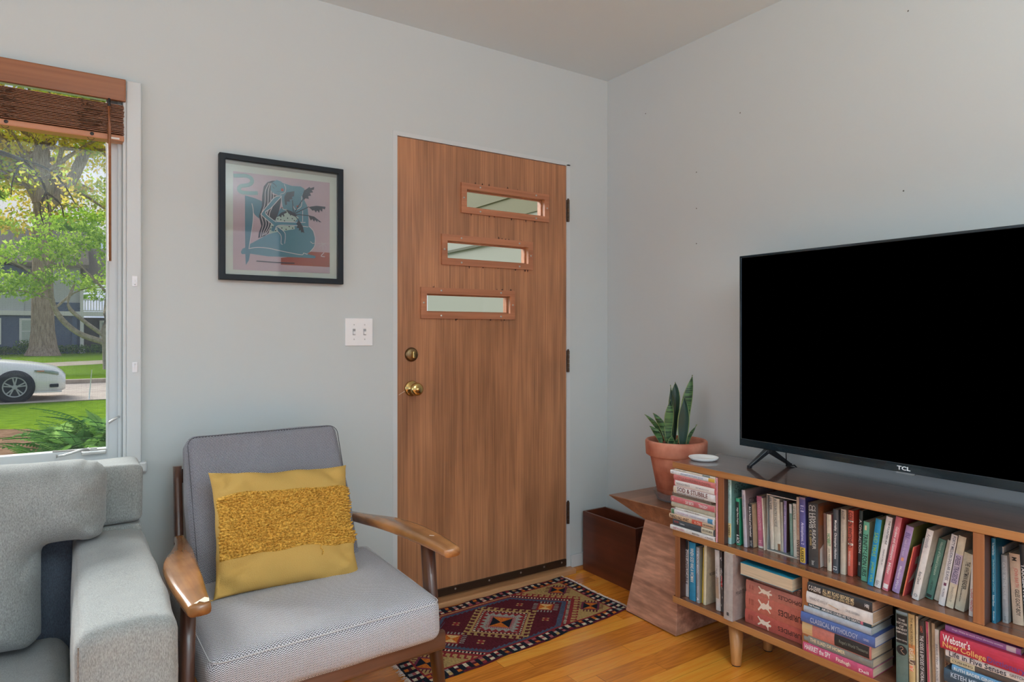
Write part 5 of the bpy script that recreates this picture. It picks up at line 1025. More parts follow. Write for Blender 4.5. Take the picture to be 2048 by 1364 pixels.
for side in (0, 1):
    for i in range(230):
        t0 = rf.uniform(0, 51.5); p = rug_pos(104 if side else 0, t0); dx = (1 if side else -1)
        L = rf.uniform(.006, .022); yy = rf.uniform(-.012, .012)
        tube([p, p + Vector((dx * L * .5, yy * .4, rf.uniform(-.001, .003))), p + Vector((dx * L, yy, -p.z + .0015))], [.0012, .001, .0006], 4, fb, cap=False)
obj('fringe', fb, mat('fringe_wool', (214, 196, 180), .95), rug)['kind'] = 'stuff'
# ------------------------------------------------------------------ fabrics
def fabric_sofa(name, rgb, k=.16):
    m = bpy.data.materials.new(name); m.use_nodes = True; t = m.node_tree; b = t.nodes['Principled BSDF']; b.inputs['Roughness'].default_value = .95; b.inputs['Specular IOR Level'].default_value = .15; b.inputs['Sheen Weight'].default_value = .25
    tc = N(t, 'ShaderNodeTexCoord'); mp = N(t, 'ShaderNodeMapping'); mp.inputs['Scale'].default_value = (520, 520, 170); n = N(t, 'ShaderNodeTexNoise'); n.inputs['Scale'].default_value = 1; n.inputs['Detail'].default_value = 3; n.inputs['Roughness'].default_value = .65
    n2 = N(t, 'ShaderNodeTexNoise'); n2.inputs['Scale'].default_value = 9; n2.inputs['Detail'].default_value = 3
    cr = N(t, 'ShaderNodeValToRGB'); cr.color_ramp.elements[0].position = .33; cr.color_ramp.elements[0].color = lin(tuple(int(v * (1 - 1.7 * k)) for v in rgb), AF); cr.color_ramp.elements[1].position = .66; cr.color_ramp.elements[1].color = lin(tuple(min(255, int(v * (1 + k))) for v in rgb), AF)
    ad = N(t, 'ShaderNodeMath', operation='MULTIPLY_ADD'); ad.inputs[1].default_value = .25; sb = N(t, 'ShaderNodeMath', operation='SUBTRACT'); sb.inputs[1].default_value = .125
    t.links.new(tc.outputs['Object'], mp.inputs[0]); t.links.new(mp.outputs[0], n.inputs['Vector']); t.links.new(tc.outputs['Object'], n2.inputs['Vector']); t.links.new(n2.outputs['Fac'], ad.inputs[0]); t.links.new(n.outputs['Fac'], ad.inputs[2]); t.links.new(ad.outputs[0], sb.inputs[0]); t.links.new(sb.outputs[0], cr.inputs[0]); t.links.new(cr.outputs[0], b.inputs['Base Color'])
    bp = N(t, 'ShaderNodeBump'); bp.inputs['Strength'].default_value = .6; bp.inputs['Distance'].default_value = .0015; t.links.new(n.outputs['Fac'], bp.inputs['Height']); t.links.new(bp.outputs[0], b.inputs['Normal']); return m
def fabric_tweed(name, dark, light_, sc=1 / .0046):
    """two tone zig-zag weave on the UV map (metres)"""
    m = bpy.data.materials.new(name); m.use_nodes = True; t = m.node_tree; b = t.nodes['Principled BSDF']; b.inputs['Roughness'].default_value = .9; b.inputs['Specular IOR Level'].default_value = .15; b.inputs['Sheen Weight'].default_value = .2
    tc = N(t, 'ShaderNodeTexCoord'); sp = N(t, 'ShaderNodeSeparateXYZ'); t.links.new(tc.outputs['UV'], sp.inputs[0])
    def mth(op, a, b_=None):
        n = N(t, 'ShaderNodeMath', operation=op)
        for i, v in enumerate((a, b_)):
            if v is None: continue
            if isinstance(v, (int, float)): n.inputs[i].default_value = v
            else: t.links.new(v, n.inputs[i])
        return n.outputs[0]
    x, y = mth('MULTIPLY', sp.outputs[0], sc), mth('MULTIPLY', sp.outputs[1], sc)
    z = mth('FRACT', mth('ADD', y, mth('PINGPONG', x, 1.0)))
    f = mth('ABSOLUTE', mth('SUBTRACT', z, .5)); f = mth('MULTIPLY', f, 2.0)
    no_ = N(t, 'ShaderNodeTexNoise'); no_.inputs['Scale'].default_value = 500; t.links.new(tc.outputs['UV'], no_.inputs['Vector'])
    f = mth('ADD', f, mth('MULTIPLY', mth('SUBTRACT', no_.outputs['Fac'], .5), .8))
    cr = N(t, 'ShaderNodeValToRGB'); cr.color_ramp.elements[0].position = .32; cr.color_ramp.elements[0].color = lin(dark, AF); cr.color_ramp.elements[1].position = .62; cr.color_ramp.elements[1].color = lin(light_, AF)
    t.links.new(f, cr.inputs[0]); t.links.new(cr.outputs[0], b.inputs['Base Color'])
    bp = N(t, 'ShaderNodeBump'); bp.inputs['Strength'].default_value = .4; bp.inputs['Distance'].default_value = .001; t.links.new(f, bp.inputs['Height']); t.links.new(bp.outputs[0], b.inputs['Normal']); return m
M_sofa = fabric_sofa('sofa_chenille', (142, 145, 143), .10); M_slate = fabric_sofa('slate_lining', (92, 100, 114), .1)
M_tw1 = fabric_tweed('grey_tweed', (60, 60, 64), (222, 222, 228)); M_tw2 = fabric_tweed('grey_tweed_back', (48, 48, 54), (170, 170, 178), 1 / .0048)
from mathutils import noise as mno
def nz(p, s, seed=0): return mno.noise(Vector(p) * s + Vector((seed, seed * 1.7, seed * .3)))

# ------------------------------------------------------------------ sofa
sofa = empty('sofa', (-3.1, -.6, 0), label='light grey fabric sofa under the window, right armrest in view', cat='sofa')
def cu(nm, lo, hi, r, puff, m, n=26, nzz=None, fn=None, par=None):
    c = [(a + b) / 2 for a, b in zip(lo, hi)]; s = [b - a for a, b in zip(lo, hi)]
    bm = cushion(*s, r, puff, n, fn, nzz); o = obj(nm, bm, m, par or sofa, True); o.location = (c[0] + 3.1, c[1] + .6, c[2]) if par is None else c; return o
wr = lambda a, s_, sd=0: (lambda p, q: p + Vector((nz(p, s_, sd), nz(p, s_, sd + 5), nz(p, s_, sd + 9))) * a)
def armfn(p, q):
    p = p + Vector((nz(p, 7, 1), nz(p, 7, 2), nz(p, 6, 3))) * .006
    if q.z > .3: p.z -= .012 * (abs(q.x) ** 3) ; 
    p.y += .004 * nz(p, 18, 4); return p
a_ = cu('armrest', (-2.366, -1.090, .06), (-2.180, -.305, .622), .024, (.006, .006, .010), M_sofa, 30, 22, armfn)
sm = bm_()
tube([(-2.360 + 3.1, -1.0925 + .6, .10), (-2.360 + 3.1, -1.0935 + .6, .60)], .0014, 6, sm); obj('front_seam', sm, M_sofa, sofa, True)
cu('armrest', (-4.34, -1.090, .06), (-4.15, -.305, .622), .024, (.006, .006, .010), M_sofa, 24, 18, armfn)
def backfn(p, q):
    p = p + Vector((nz(p, 6, 11), nz(p, 6, 12), nz(p, 8, 13))) * .005; return p
cu('sofa_back', (-4.34, -.300, .628), (-2.184, -.115, .806), .022, (.004, .010, .004), M_sofa, 60, 18, backfn)
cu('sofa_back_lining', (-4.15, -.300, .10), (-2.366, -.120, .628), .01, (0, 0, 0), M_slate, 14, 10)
cu('sofa_rear_rail', (-4.34, -.300, .06), (-4.15, -.120, .626), .012, (0, 0, 0), M_sofa, 10, 10); cu('sofa_rear_rail', (-2.366, -.300, .06), (-2.186, -.120, .626), .012, (0, 0, 0), M_sofa, 10, 10)
cu('seat_base', (-4.148, -1.07, .06), (-2.368, -.302, .20), .015, (0, 0, 0), M_sofa, 12, 8)
def seatfn(p, q):
    p = p + Vector((nz(p, 5, 21), nz(p, 5, 22), nz(p, 5, 23))) * .008; return p
cu('seat_cushion', (-3.24, -1.06, .202), (-2.374, -.305, .345), .05, (.004, .01, .02), M_sofa, 30, 12, seatfn)
cu('seat_cushion', (-4.14, -1.06, .202), (-3.25, -.305, .345), .05, (.004, .01, .02), M_sofa, 30, 12, seatfn)
# T-shaped loose back cushion: inflate its outline
def inflate(nm, outline, T, m, step=.0085, R_=.085, loc=(0, 0, 0), seed=0, par=None, creases=()):
    """outline: polygon (x,z); puffed to thickness T in y"""
    P = np.array(outline); A_, B_ = P, np.roll(P, -1, 0)
    x0, z0 = P.min(0) - step; x1, z1 = P.max(0) + step
    nx, nz_ = int((x1 - x0) / step) + 2, int((z1 - z0) / step) + 2
    X_, Z_ = np.meshgrid(x0 + step * np.arange(nx), z0 + step * np.arange(nz_), indexing='ij')
    Q = np.stack([X_.ravel(), Z_.ravel()], 1)
    d = np.full(len(Q), 9.0); near = np.zeros_like(Q)
    for a, b in zip(A_, B_):
        ab = b - a; tt = np.clip(((Q - a) @ ab) / (ab @ ab), 0, 1)[:, None]; c = a + ab * tt; dd = np.linalg.norm(Q - c, axis=1); mk = dd < d; d[mk] = dd[mk]; near[mk] = c[mk]
    ins = np.zeros(len(Q), bool)
    for a, b in zip(A_, B_):
        cnd = ((a[1] > Q[:, 1]) != (b[1] > Q[:, 1])) & (Q[:, 0] < (b[0] - a[0]) * (Q[:, 1] - a[1]) / (b[1] - a[1] + 1e-12) + a[0]); ins ^= cnd
    ins2 = ins.copy(); sd = np.where(ins, d, -d)
    keep = sd > -step * 1.0
    pos = Q.copy(); edge = keep & (sd < step * .5); pos[edge] = near[edge]; h = np.clip(sd, 0, None); h[edge] = 0
    th_ = T / 2 * np.sqrt(np.clip(1 - (1 - np.clip(h / R_, 0, 1)) ** 2, 0, 1)) * (1 + .18 * np.clip(h / .25, 0, 1))
    bm = bm_(); idx = {}
    uv = bm.loops.layers.uv.new('UVMap')
    for side in (-1, 1):
        vs_ = {}
        for k in np.nonzero(keep)[0]:
            if edge[k] and (k in idx): vs_[k] = idx[k]; continue
            x, z = pos[k]; t_ = th_[k]
            p = Vector((x, side * t_, z))
            if not edge[k]:
                p += Vector((nz(p, 7, seed), nz(p, 7, seed + 3), nz(p, 7, seed + 6))) * .008
                g = math.exp(-(h[k] / .05)); p.y += side * .007 * g * math.sin(55 * (x + z) + 4 * nz(p, 10, seed))
                for (cx, cz, ang_, ln, dep) in creases:
                    ux, uz = math.cos(ang_), math.sin(ang_); al = (x - cx) * ux + (z - cz) * uz; ac = -(x - cx) * uz + (z - cz) * ux
                    p.y -= side * dep * math.exp(-(ac / .010) ** 2) * math.exp(-(al / ln) ** 2)
            v_ = bm.verts.new(p); vs_[k] = v_
            if edge[k]: idx[k] = v_
        for i in range(nx - 1):
            for j in range(nz_ - 1):
                q = [i * nz_ + j, (i + 1) * nz_ + j, (i + 1) * nz_ + j + 1, i * nz_ + j + 1]
                if all(c in vs_ for c in q):
                    vv = [vs_[c] for c in (q if side < 0 else q[::-1])]
                    if len(set(vv)) < 4 or all(edge[c] for c in q): continue
                    try: f = bm.faces.new(vv)
                    except ValueError: continue
                    f.smooth = True
                    for l in f.loops: l[uv].uv = (l.vert.co.x, l.vert.co.z)
    bmesh.ops.delete(bm, geom=[v for v in bm.verts if not v.link_faces], context='VERTS')
    bmesh.ops.remove_doubles(bm, verts=bm.verts, dist=.0008)
    bmesh.ops.smooth_vert(bm, verts=bm.verts, factor=.4, use_axis_x=True, use_axis_y=True, use_axis_z=True)
    o = obj(nm, bm, m, par, True); o.location = loc; o.modifiers.new('sub', 'SUBSURF').levels = 1; o.modifiers['sub'].render_levels = 1; return o
def rpoly(pts, r, n=5):
    o = []; L = len(pts)
    for i in range(L):
        p, a, b = Vector(pts[i]), Vector(pts[i - 1]), Vector(pts[(i + 1) % L]); rr = min(r[i] if isinstance(r, (list, tuple)) else r, (a - p).length * .49, (b - p).length * .49)
        s, e = p + (a - p).normalized() * rr, p + (b - p).normalized() * rr
        for k in range(n + 1):
            t = k / n; o.append(tuple((s * (1 - t) ** 2 + p * 2 * t * (1 - t) + e * t * t)))
    return o
to = rpoly([(-3.22, .372), (-2.432, .358), (-2.436, .632), (-2.286, .626), (-2.276, .858), (-3.25, .884)], [.03, .05, .02, .045, .07, .05])
tcush = inflate('back_cushion', [(a + 2.85, b - .6) for a, b in to], .20, M_sofa, .011, .10, loc=(-2.85 + 3.1, -.405 + .6, .6), seed=31, par=sofa,
    creases=[(-2.33 + 2.85, .775 - .6, -.5, .05, .010), (-2.34 + 2.85, .735 - .6, -.25, .05, .008), (-2.33 + 2.85, .69 - .6, .0, .04, .008), (-2.38 + 2.85, .655 - .6, .5, .06, .012), (-2.45 + 2.85, .62 - .6, .9, .05, .012)])
for x in (-4.26, -2.27):
    for y in (-1.02, -.17): obj('foot', bbox((-.03, -.03, 0), (.03, .03, .062), .004), mat('sofa_foot', (52, 40, 32), .5), sofa, loc=(x + 3.1, y + .6, 0))

# ------------------------------------------------------------------ armchair
M_cw = wood('chair_walnut', (54, 34, 28), (94, 62, 48), 'z', 1, .32, .2); M_ca = wood('chair_arm_wood', (128, 82, 50), (198, 138, 84), 'y', .8, .26, .4, .3, blotch=(.55, 5, (2, 1, 1)))
M_cr = wood('chair_rail_wood', (76, 50, 40), (116, 82, 66), 'x', 1, .32, .2)
ch = empty('armchair', (-1.79, -.55, 0), (0, 0, R(2.5)), label='wooden armchair with grey woven cushions between the sofa and the front door', cat='armchair')
def ribbon(rows, seg=3):
    """rows of (centre, half width vec, half thickness vec) -> smooth closed bar"""
    bm = bm_(); rings = []
    for c, wv, tv_ in rows:
        c, wv, tv_ = Vector(c), Vector(wv), Vector(tv_); ring = []
        for k in range(16):
            a = 2 * math.pi * k / 16; ca, sa_ = math.cos(a), math.sin(a); e = .55
            ring.append(bm.verts.new(c + wv * math.copysign(abs(ca) ** e, ca) + tv_ * math.copysign(abs(sa_) ** e, sa_)))
        rings.append(ring)
    for a, b in zip(rings, rings[1:]):
        for k in range(16): bm.faces.new((a[k], a[(k + 1) % 16], b[(k + 1) % 16], b[k])).smooth = True
    bm.faces.new(rings[0][::-1]); bm.faces.new(rings[-1]); bmesh.ops.recalc_face_normals(bm, faces=list(bm.faces)); return bm
for s in (-1, 1):
    ctrl = [(.272, .325, .542, .015, .012), (.280, .24, .547, .018, .014), (.300, .12, .556, .030, .015), (.322, .02, .563, .041, .0155), (.336, -.09, .567, .044, .0155), (.343, -.20, .568, .040, .0155), (.346, -.30, .566, .032, .0155), (.346, -.365, .563, .027, .015)]
    cp = spline([(c[0] * s, c[1], c[2]) for c in ctrl], 5); wp = spline([(c[3], c[4], 0) for c in ctrl], 5)
    rows = [(c, (w_.x, 0, 0), (0, 0, w_.y)) for c, w_ in zip(cp, wp)]
    rows.append((cp[-1] + Vector((0, -.010, -.001)), (wp[-1].x * .93, 0, 0), (0, 0, wp[-1].y * .86)))
    ar = obj('arm', ribbon(rows), M_ca, ch, True)
    if s < 0: obj('worn_tip', flatpoly([(-.358, -.366, .5790), (-.330, -.345, .5812), (-.322, -.352, .5800), (-.3245, -.369, .5782), (-.335, -.371, .5781), (-.345, -.362, .5800), (-.352, -.370, .5783)]), mat('bare_wood', (222, 206, 188), .6), ar)
    else: obj('scratch', flatpoly([(.335, -.25, .5842), (.345, -.262, .5842), (.349, -.258, .5841), (.339, -.246, .5842)]), mat('bare_wood', (222, 206, 188), .6), ar)
    # front leg, rear leg with back post
    rows = [((.343 * s, -.225, .556), (.016, 0, 0), (0, .026, 0)), ((.352 * s, -.240, .30), (.017, 0, 0), (0, .027, 0)), ((.374 * s, -.275, .0), (.013, 0, 0), (0, .019, 0))]
    obj('leg', ribbon(rows), M_cw, ch, False)
    pp = spline([(.258 * s, .440, .758), (.270 * s, .345, .56), (.284 * s, .262, .36), (.294 * s, .285, .19), (.305 * s, .355, .0)], 5); tt_ = spline([(.017, 0, 0), (.021, 0, 0), (.026, 0, 0), (.023, 0, 0), (.017, 0, 0)], 5)
    obj('leg', ribbon([(p, (.013, 0, 0), (0, t_.x, -.002)) for p, t_ in zip(pp, tt_)]), M_cw, ch, False)
    obj('side_rail', ribbon([((.336 * s, -.24, .272), (.011, 0, 0), (0, 0, .027)), ((.288 * s, .27, .262), (.011, 0, 0), (0, 0, .027))]), M_cw, ch)
obj('front_rail', ribbon([((-.350, -.285, .268), (0, .0125, 0), (0, 0, .029)), ((.366, -.285, .268), (0, .0125, 0), (0, 0, .029))]), M_cr, ch)
obj('back_rail', ribbon([((-.256, .430, .725), (0, .009, 0), (0, .010, .022)), ((.256, .430, .725), (0, .009, 0), (0, .010, .022))]), M_cr, ch)
obj('back_rail', ribbon([((-.280, .285, .40), (0, .010, 0), (0, .008, .022)), ((.280, .285, .40), (0, .010, 0), (0, .008, .022))]), M_cr, ch)
for x in (-.17, -.06, .06, .17): obj('back_slat', ribbon([((x, .432, .73), (.010, 0, 0), (0, .005, 0)), ((x, .288, .40), (.010, 0, 0), (0, .005, 0))]), M_cr, ch)
for y in (-.15, 0, .13): obj('seat_slat', bbox((-.30, y - .02, .286), (.30, y + .02, .298), .002), M_cr, ch)
def seatc(p, q):
    p = p + Vector((nz(p, 6, 41), nz(p, 6, 42), nz(p, 7, 43))) * .005
    if q.z > 0: p.z -= .008 * max(0, -q.y) ** 4
    return p
cs = obj('seat_cushion', cushion(.652, .56, .128, .032, (.006, .012, .012), 40, seatc, 16), M_tw1, ch, True, loc=(.006, -.062, .368), rot=(R(2.2), 0, 0))
def backc(p, q):
    p = p + Vector((nz(p, 6, 51), nz(p, 6, 52), nz(p, 7, 53))) * .005; p.x *= 1 - .02 * q.z; return p
cbk = obj('back_cushion', cushion(.525, .105, .50, .030, (.006, .012, .004), 36, backc, 36), M_tw2, ch, True, loc=(.006, .268, .628), rot=(R(-24), 0, 0))
M_pipe = mat('piping_light', (196, 196, 198), .8); M_piped = mat('piping_dark', (84, 84, 90), .8)
def loop(sx, sy, y, zz, r, pl_):
    o = []
    for cx, cy, a0 in ((sx - r, sy - r, 0), (-sx + r, sy - r, 90), (-sx + r, -sy + r, 180), (sx - r, -sy + r, 270)):
        for k in range(7): a = R(a0 + 15 * k); o.append((cx + r * math.cos(a), cy + r * math.sin(a)))
    return o + [o[0]]
obj('piping', tube([Vector((a, b, .0575 - .006 * (b < -.2))) for a, b in loop(.3195, .2755, 0, 0, .030, 0)], .0016, 6), M_pipe, cs, True)
obj('piping', tube([Vector((a, -.0475, b)) for a, b in loop(.2545, .2425, 0, 0, .030, 0)], .0014, 6), M_piped, cbk, True)

# ------------------------------------------------------------------ mustard cushion on the armchair
M_mus = bpy.data.materials.new('mustard_cotton'); M_mus.use_nodes = True; t = M_mus.node_tree; b = t.nodes['Principled BSDF']; b.inputs['Roughness'].default_value = .9; b.inputs['Specular IOR Level'].default_value = .15
b.inputs['Base Color'].default_value = lin((190, 154, 86), AF); tc = N(t, 'ShaderNodeTexCoord'); n = N(t, 'ShaderNodeTexVoronoi'); n.inputs['Scale'].default_value = 330; bp = N(t, 'ShaderNodeBump'); bp.inputs['Strength'].default_value = .45; bp.inputs['Distance'].default_value = .0012
t.links.new(tc.outputs['Object'], n.inputs['Vector']); t.links.new(n.outputs['Distance'], bp.inputs['Height']); t.links.new(bp.outputs[0], b.inputs['Normal'])
M_loop = mat('mustard_loops', (196, 150, 62), .95, spec=.1)
t = M_loop.node_tree; tc = N(t, 'ShaderNodeTexCoord'); mp = N(t, 'ShaderNodeMapping'); mp.inputs['Scale'].default_value = (150, 150, 330); n = N(t, 'ShaderNodeTexNoise'); n.inputs['Scale'].default_value = 1; n.inputs['Detail'].default_value = 2
cr = N(t, 'ShaderNodeValToRGB'); cr.color_ramp.elements[0].position = .34; cr.color_ramp.elements[0].color = lin((150, 108, 40), AF); cr.color_ramp.elements[1].position = .62; cr.color_ramp.elements[1].color = lin((222, 176, 84), AF)
t.links.new(tc.outputs['Object'], mp.inputs[0]); t.links.new(mp.outputs[0], n.inputs['Vector']); t.links.new(n.outputs['Fac'], cr.inputs[0]); t.links.new(cr.outputs[0], t.nodes['Principled BSDF'].inputs['Base Color'])
pw, ph, pt = .219, .186, .072
def pil(u, v, side=1):
    # two soft folds running in from the lower corners
    e = (1 - abs(u) ** 2.4) * (1 - abs(v) ** 2.4)
    th__ = pt * max(e, 0) ** .42
    x = pw * u * (1 - .055 * (1 - v * v) * abs(u) ** 2 + .02 * abs(v) ** 6); z = ph * v * (1 - .05 * (1 - u * u) * abs(v) ** 2 + .02 * abs(u) ** 6)
    p = Vector((x, -th__ * side, z)); 
    cr_ = .010 * (1 - e) * math.sin(9 * u + 3 * v) * math.sin(7 * v - 2)
    p.y += -side * cr_ * (1 if e > .02 else 0)
    # gathered corners
    for cu_, cv_, sd in ((-1, -1, 1), (1, -1, 2), (1, 1, 3), (-1, 1, 4)):
        dd = math.hypot((u - cu_) * 1.0, v - cv_); 
        if dd < .6: p.y -= side * .015 * math.sin(dd * 22 + sd) * (1 - dd / .6) * min(1, e * 5)
    for fx, fv, an, ln, dp in ((-.72, -.62, .5, .30, .014), (.74, -.60, 2.3, .26, .012), (-.55, .82, -1.3, .2, .006), (.1, .85, 1.7, .2, .005), (.78, .8, -2.0, .22, .009)):
        al = (u - fx) * math.cos(an) + (v - fv) * math.sin(an); ac = -(u - fx) * math.sin(an) + (v - fv) * math.cos(an)
        p.y += side * dp * math.exp(-(ac / .07) ** 2 - (al / ln) ** 2) * min(1, e * 5)
    p += Vector((nz((u, v, side), 2.5, 61), 0, nz((u, v, side), 2.5, 66))) * .005 * e ** .2
    return p
pil_e = empty('throw_cushion', (-1.800, -.485, .598), (R(-28), R(3.5), R(1.5)), label='mustard yellow cushion with a wide looped band, leaning on the armchair back', cat='cushion')
bm = bm_(); n_ = 44; gv = {}
def gq(i): q = 2 * i / n_ - 1; return math.copysign(1 - (1 - abs(q)) ** 1.5, q)
for side in (1, -1):
    for i in range(n_ + 1):
        for j in range(n_ + 1):
            if side == -1 and (i in (0, n_) or j in (0, n_)): gv[side, i, j] = gv[1, i, j]; continue
            gv[side, i, j] = bm.verts.new(pil(gq(i), gq(j), side))
    for i in range(n_):
        for j in range(n_):
            f = [gv[side, i, j], gv[side, i + 1, j], gv[side, i + 1, j + 1], gv[side, i, j + 1]]
            bm.faces.new(f if side > 0 else f[::-1]).smooth = True
obj('cushion_cover', bm, M_mus, pil_e, True)
bm = bm_(); NU, NV_ = 360, 230; rows = []
rr = random.Random(8); ph_ = [rr.uniform(0, 6) for _ in range(60)]
for j in range(NV_ + 1):
    v = -.46 + 1.02 * j / NV_; row = []
    for i in range(NU + 1):
        u = -.985 + 1.97 * i / NU
        v2 = v + .012 * math.sin(9 * u) + .02 * nz((u * 3, v * 3, 0), 1, 5)
        rowi = v2 * 21 + 1.1 * nz((u * 5, v * 5, 1), 1.2, 9); k = int(math.floor(rowi)); fr2 = rowi - k
        loopx = math.sin(u * 105 + ph_[k % 60] + 5 * nz((u * 11, k * 2.3, 0), 1, 3))
        hgt = .0030 + .0125 * math.sin(math.pi * fr2) ** .8 * (.60 + .40 * loopx) * (1 + .8 * nz((u * 13, k * 3.1, 0), 1, 7))
        ed = min(1, (1 - abs(u) / .985) * 30, (v + .46) * 25, (.56 - v) * 25); hgt *= max(ed, 0) ; hgt += .0006 if ed > .02 else -.002
        p = pil(u, v2); a = pil(min(.999, u + .01), v2); c = pil(u, v2 + .01); nn = (a - p).cross(c - p); nn.normalize()
        if nn.y > 0: nn = -nn
        row.append(bm.verts.new(p + nn * hgt))
    rows.append(row)
for a, c in zip(rows, rows[1:]):
    for i in range(NU): bm.faces.new((a[i], a[i + 1], c[i + 1], c[i])).smooth = True
obj('looped_band', bm, M_loop, pil_e, True)
def onp(u, v, h): p = pil(u, v); return Vector((p.x, p.y - h, p.z))
obj('loose_thread', tube(spline([onp(.35, -.40, .012), onp(.37, -.46, .014), onp(.345, -.50, .008), onp(.39, -.56, .006), onp(.385, -.62, .003)], 5), .0016, 5), M_loop, pil_e, True)
c0 = pil(-1, -1); obj('corner_tassel', tube(spline([c0, c0 + Vector((-.010, -.002, .002)), c0 + Vector((-.018, -.004, .004))], 4), .0016, 5), M_mus, pil_e, True)
# ------------------------------------------------------------------ outside: front yard, street, houses
GZ = -.335
def ground_mat(name, a, b_, scale, rough=.95, stretch=(1, 1, 1)):
    m = bpy.data.materials.new(name); m.use_nodes = True; t = m.node_tree; b = t.nodes['Principled BSDF']; b.inputs['Roughness'].default_value = rough; b.inputs['Specular IOR Level'].default_value = 0
    tc = N(t, 'ShaderNodeTexCoord'); mp = N(t, 'ShaderNodeMapping'); mp.inputs['Scale'].default_value = stretch; n = N(t, 'ShaderNodeTexNoise'); n.inputs['Scale'].default_value = scale; n.inputs['Detail'].default_value = 8; n.inputs['Roughness'].default_value = .7
    cr = N(t, 'ShaderNodeValToRGB'); cr.color_ramp.elements[0].position = .35; cr.color_ramp.elements[0].color = lin(a, .95); cr.color_ramp.elements[1].position = .65; cr.color_ramp.elements[1].color = lin(b_, .95)
    t.links.new(tc.outputs['Object'], mp.inputs[0]); t.links.new(mp.outputs[0], n.inputs['Vector']); t.links.new(n.outputs['Fac'], cr.inputs[0]); t.links.new(cr.outputs[0], b.inputs['Base Color']); return m
M_grass = ground_mat('lawn_grass', (78, 112, 24), (136, 164, 44), 9, stretch=(.5, 2, 1)); M_mulch = ground_mat('bare_soil', (112, 86, 66), (158, 126, 100), 3); M_road = ground_mat('street_asphalt', (178, 164, 152), (200, 186, 172), 1.5); M_conc = ground_mat('concrete', (186, 168, 148), (212, 196, 176), 2)
def gp(nm, pts, z, m):
    o = obj(nm, ([(x, y, z) for x, y in pts], [tuple(range(len(pts)))]), m); return st(o)
gp('lawn', [(-60, .14), (60, .14), (60, 120), (-60, 120)], GZ - .02, M_grass)
bm = bm_(); box(bm, (-60, 15.7, GZ - .019), (60, 21.6, GZ - .010)); st(obj('street', bm, M_road))
bm = bm_(); box(bm, (-60, 21.6, GZ - .019), (60, 21.95, GZ + .11)); box(bm, (-60, 15.5, GZ - .019), (60, 15.7, GZ + .0)); bevel(bm, .02, 2); st(obj('curb', bm, M_conc))
bm = bm_(); box(bm, (-60, 21.95, GZ - .019), (60, 70, GZ + .10)); st(obj('far_lawn', bm, M_grass))
gp('driveway', [(-60, 30), (-6, 33.5), (-3.0, 36.3), (6, 44.0), (20, 46), (20, 41), (6, 39.5), (-2.8, 31.8), (-5.0, 30.4), (-60, 21)], GZ + .104, M_conc)
gm_ = [(-9, 6.6), (-6, 5.9), (-4.2, 6.2), (-3.2, 7.2), (-2.4, 8.2), (-2.2, 9.6), (-2.9, 10.6), (-4.0, 11.3), (-6, 11.9), (-9, 12)]
gp('soil_bed', gm_, GZ - .012, M_mulch)
# porch side wall and boards seen through the door lites
bm = bm_(); box(bm, (.30, .14, -.4), (.46, 2.72, 2.05)); st(obj('porch_wall', bm, mat('porch_wall_paint', (126, 127, 118), .8)))
bm = bm_(); box(bm, (.292, .14, 2.05), (.46, 2.80, 2.72)); box(bm, (.283, .14, 2.196), (.30, 2.8, 2.210)); bx_ = st(obj('porch_beam', bm, mat('porch_beam_paint', (94, 90, 64), .8)))
bm = bm_(); box(bm, (.284, .14, 1.885), (.30, 2.72, 1.905)); st(obj('porch_batten', bm, mat('porch_batten_paint', (62, 64, 44), .8)))
bm = bm_(); box(bm, (-1.6, .14, -.10), (.30, 1.6, -.02)); st(obj('porch_floor', bm, M_conc))
bm = bm_(); box(bm, (-2.30, .20, 2.36), (-1.4, .34, 2.46)); 
# --- leaves
def leafmat(name, c, tr_=.45):
    m = bpy.data.materials.new(name); m.use_nodes = True; t = m.node_tree; t.nodes.clear()
    d = N(t, 'ShaderNodeBsdfDiffuse'); d.inputs[0].default_value = lin(c, 1.0); l = N(t, 'ShaderNodeBsdfTranslucent'); l.inputs[0].default_value = lin(c, 1.2); mx = N(t, 'ShaderNodeMixShader'); mx.inputs[0].default_value = tr_; o = N(t, 'ShaderNodeOutputMaterial')
    t.links.new(d.outputs[0], mx.inputs[1]); t.links.new(l.outputs[0], mx.inputs[2]); t.links.new(mx.outputs[0], o.inputs[0]); return m
LY_ = [leafmat('leaf_yellow_green', (212, 204, 78)), leafmat('leaf_lime', (172, 196, 74)), leafmat('leaf_gold', (210, 186, 84))]
LG_ = [leafmat('leaf_green', (160, 192, 62)), leafmat('leaf_light_green', (188, 212, 92)), leafmat('leaf_mid_green', (124, 162, 54))]
LD_ = [leafmat('leaf_shrub', (74, 120, 52)), leafmat('leaf_shrub_light', (112, 154, 74)), leafmat('leaf_shrub_deep', (52, 92, 44))]
M_bark = ground_mat('oak_bark', (128, 108, 92), (184, 162, 142), 3, stretch=(4, 4, .6)); M_bark2 = ground_mat('light_bark', (134, 122, 104), (180, 168, 148), 8)
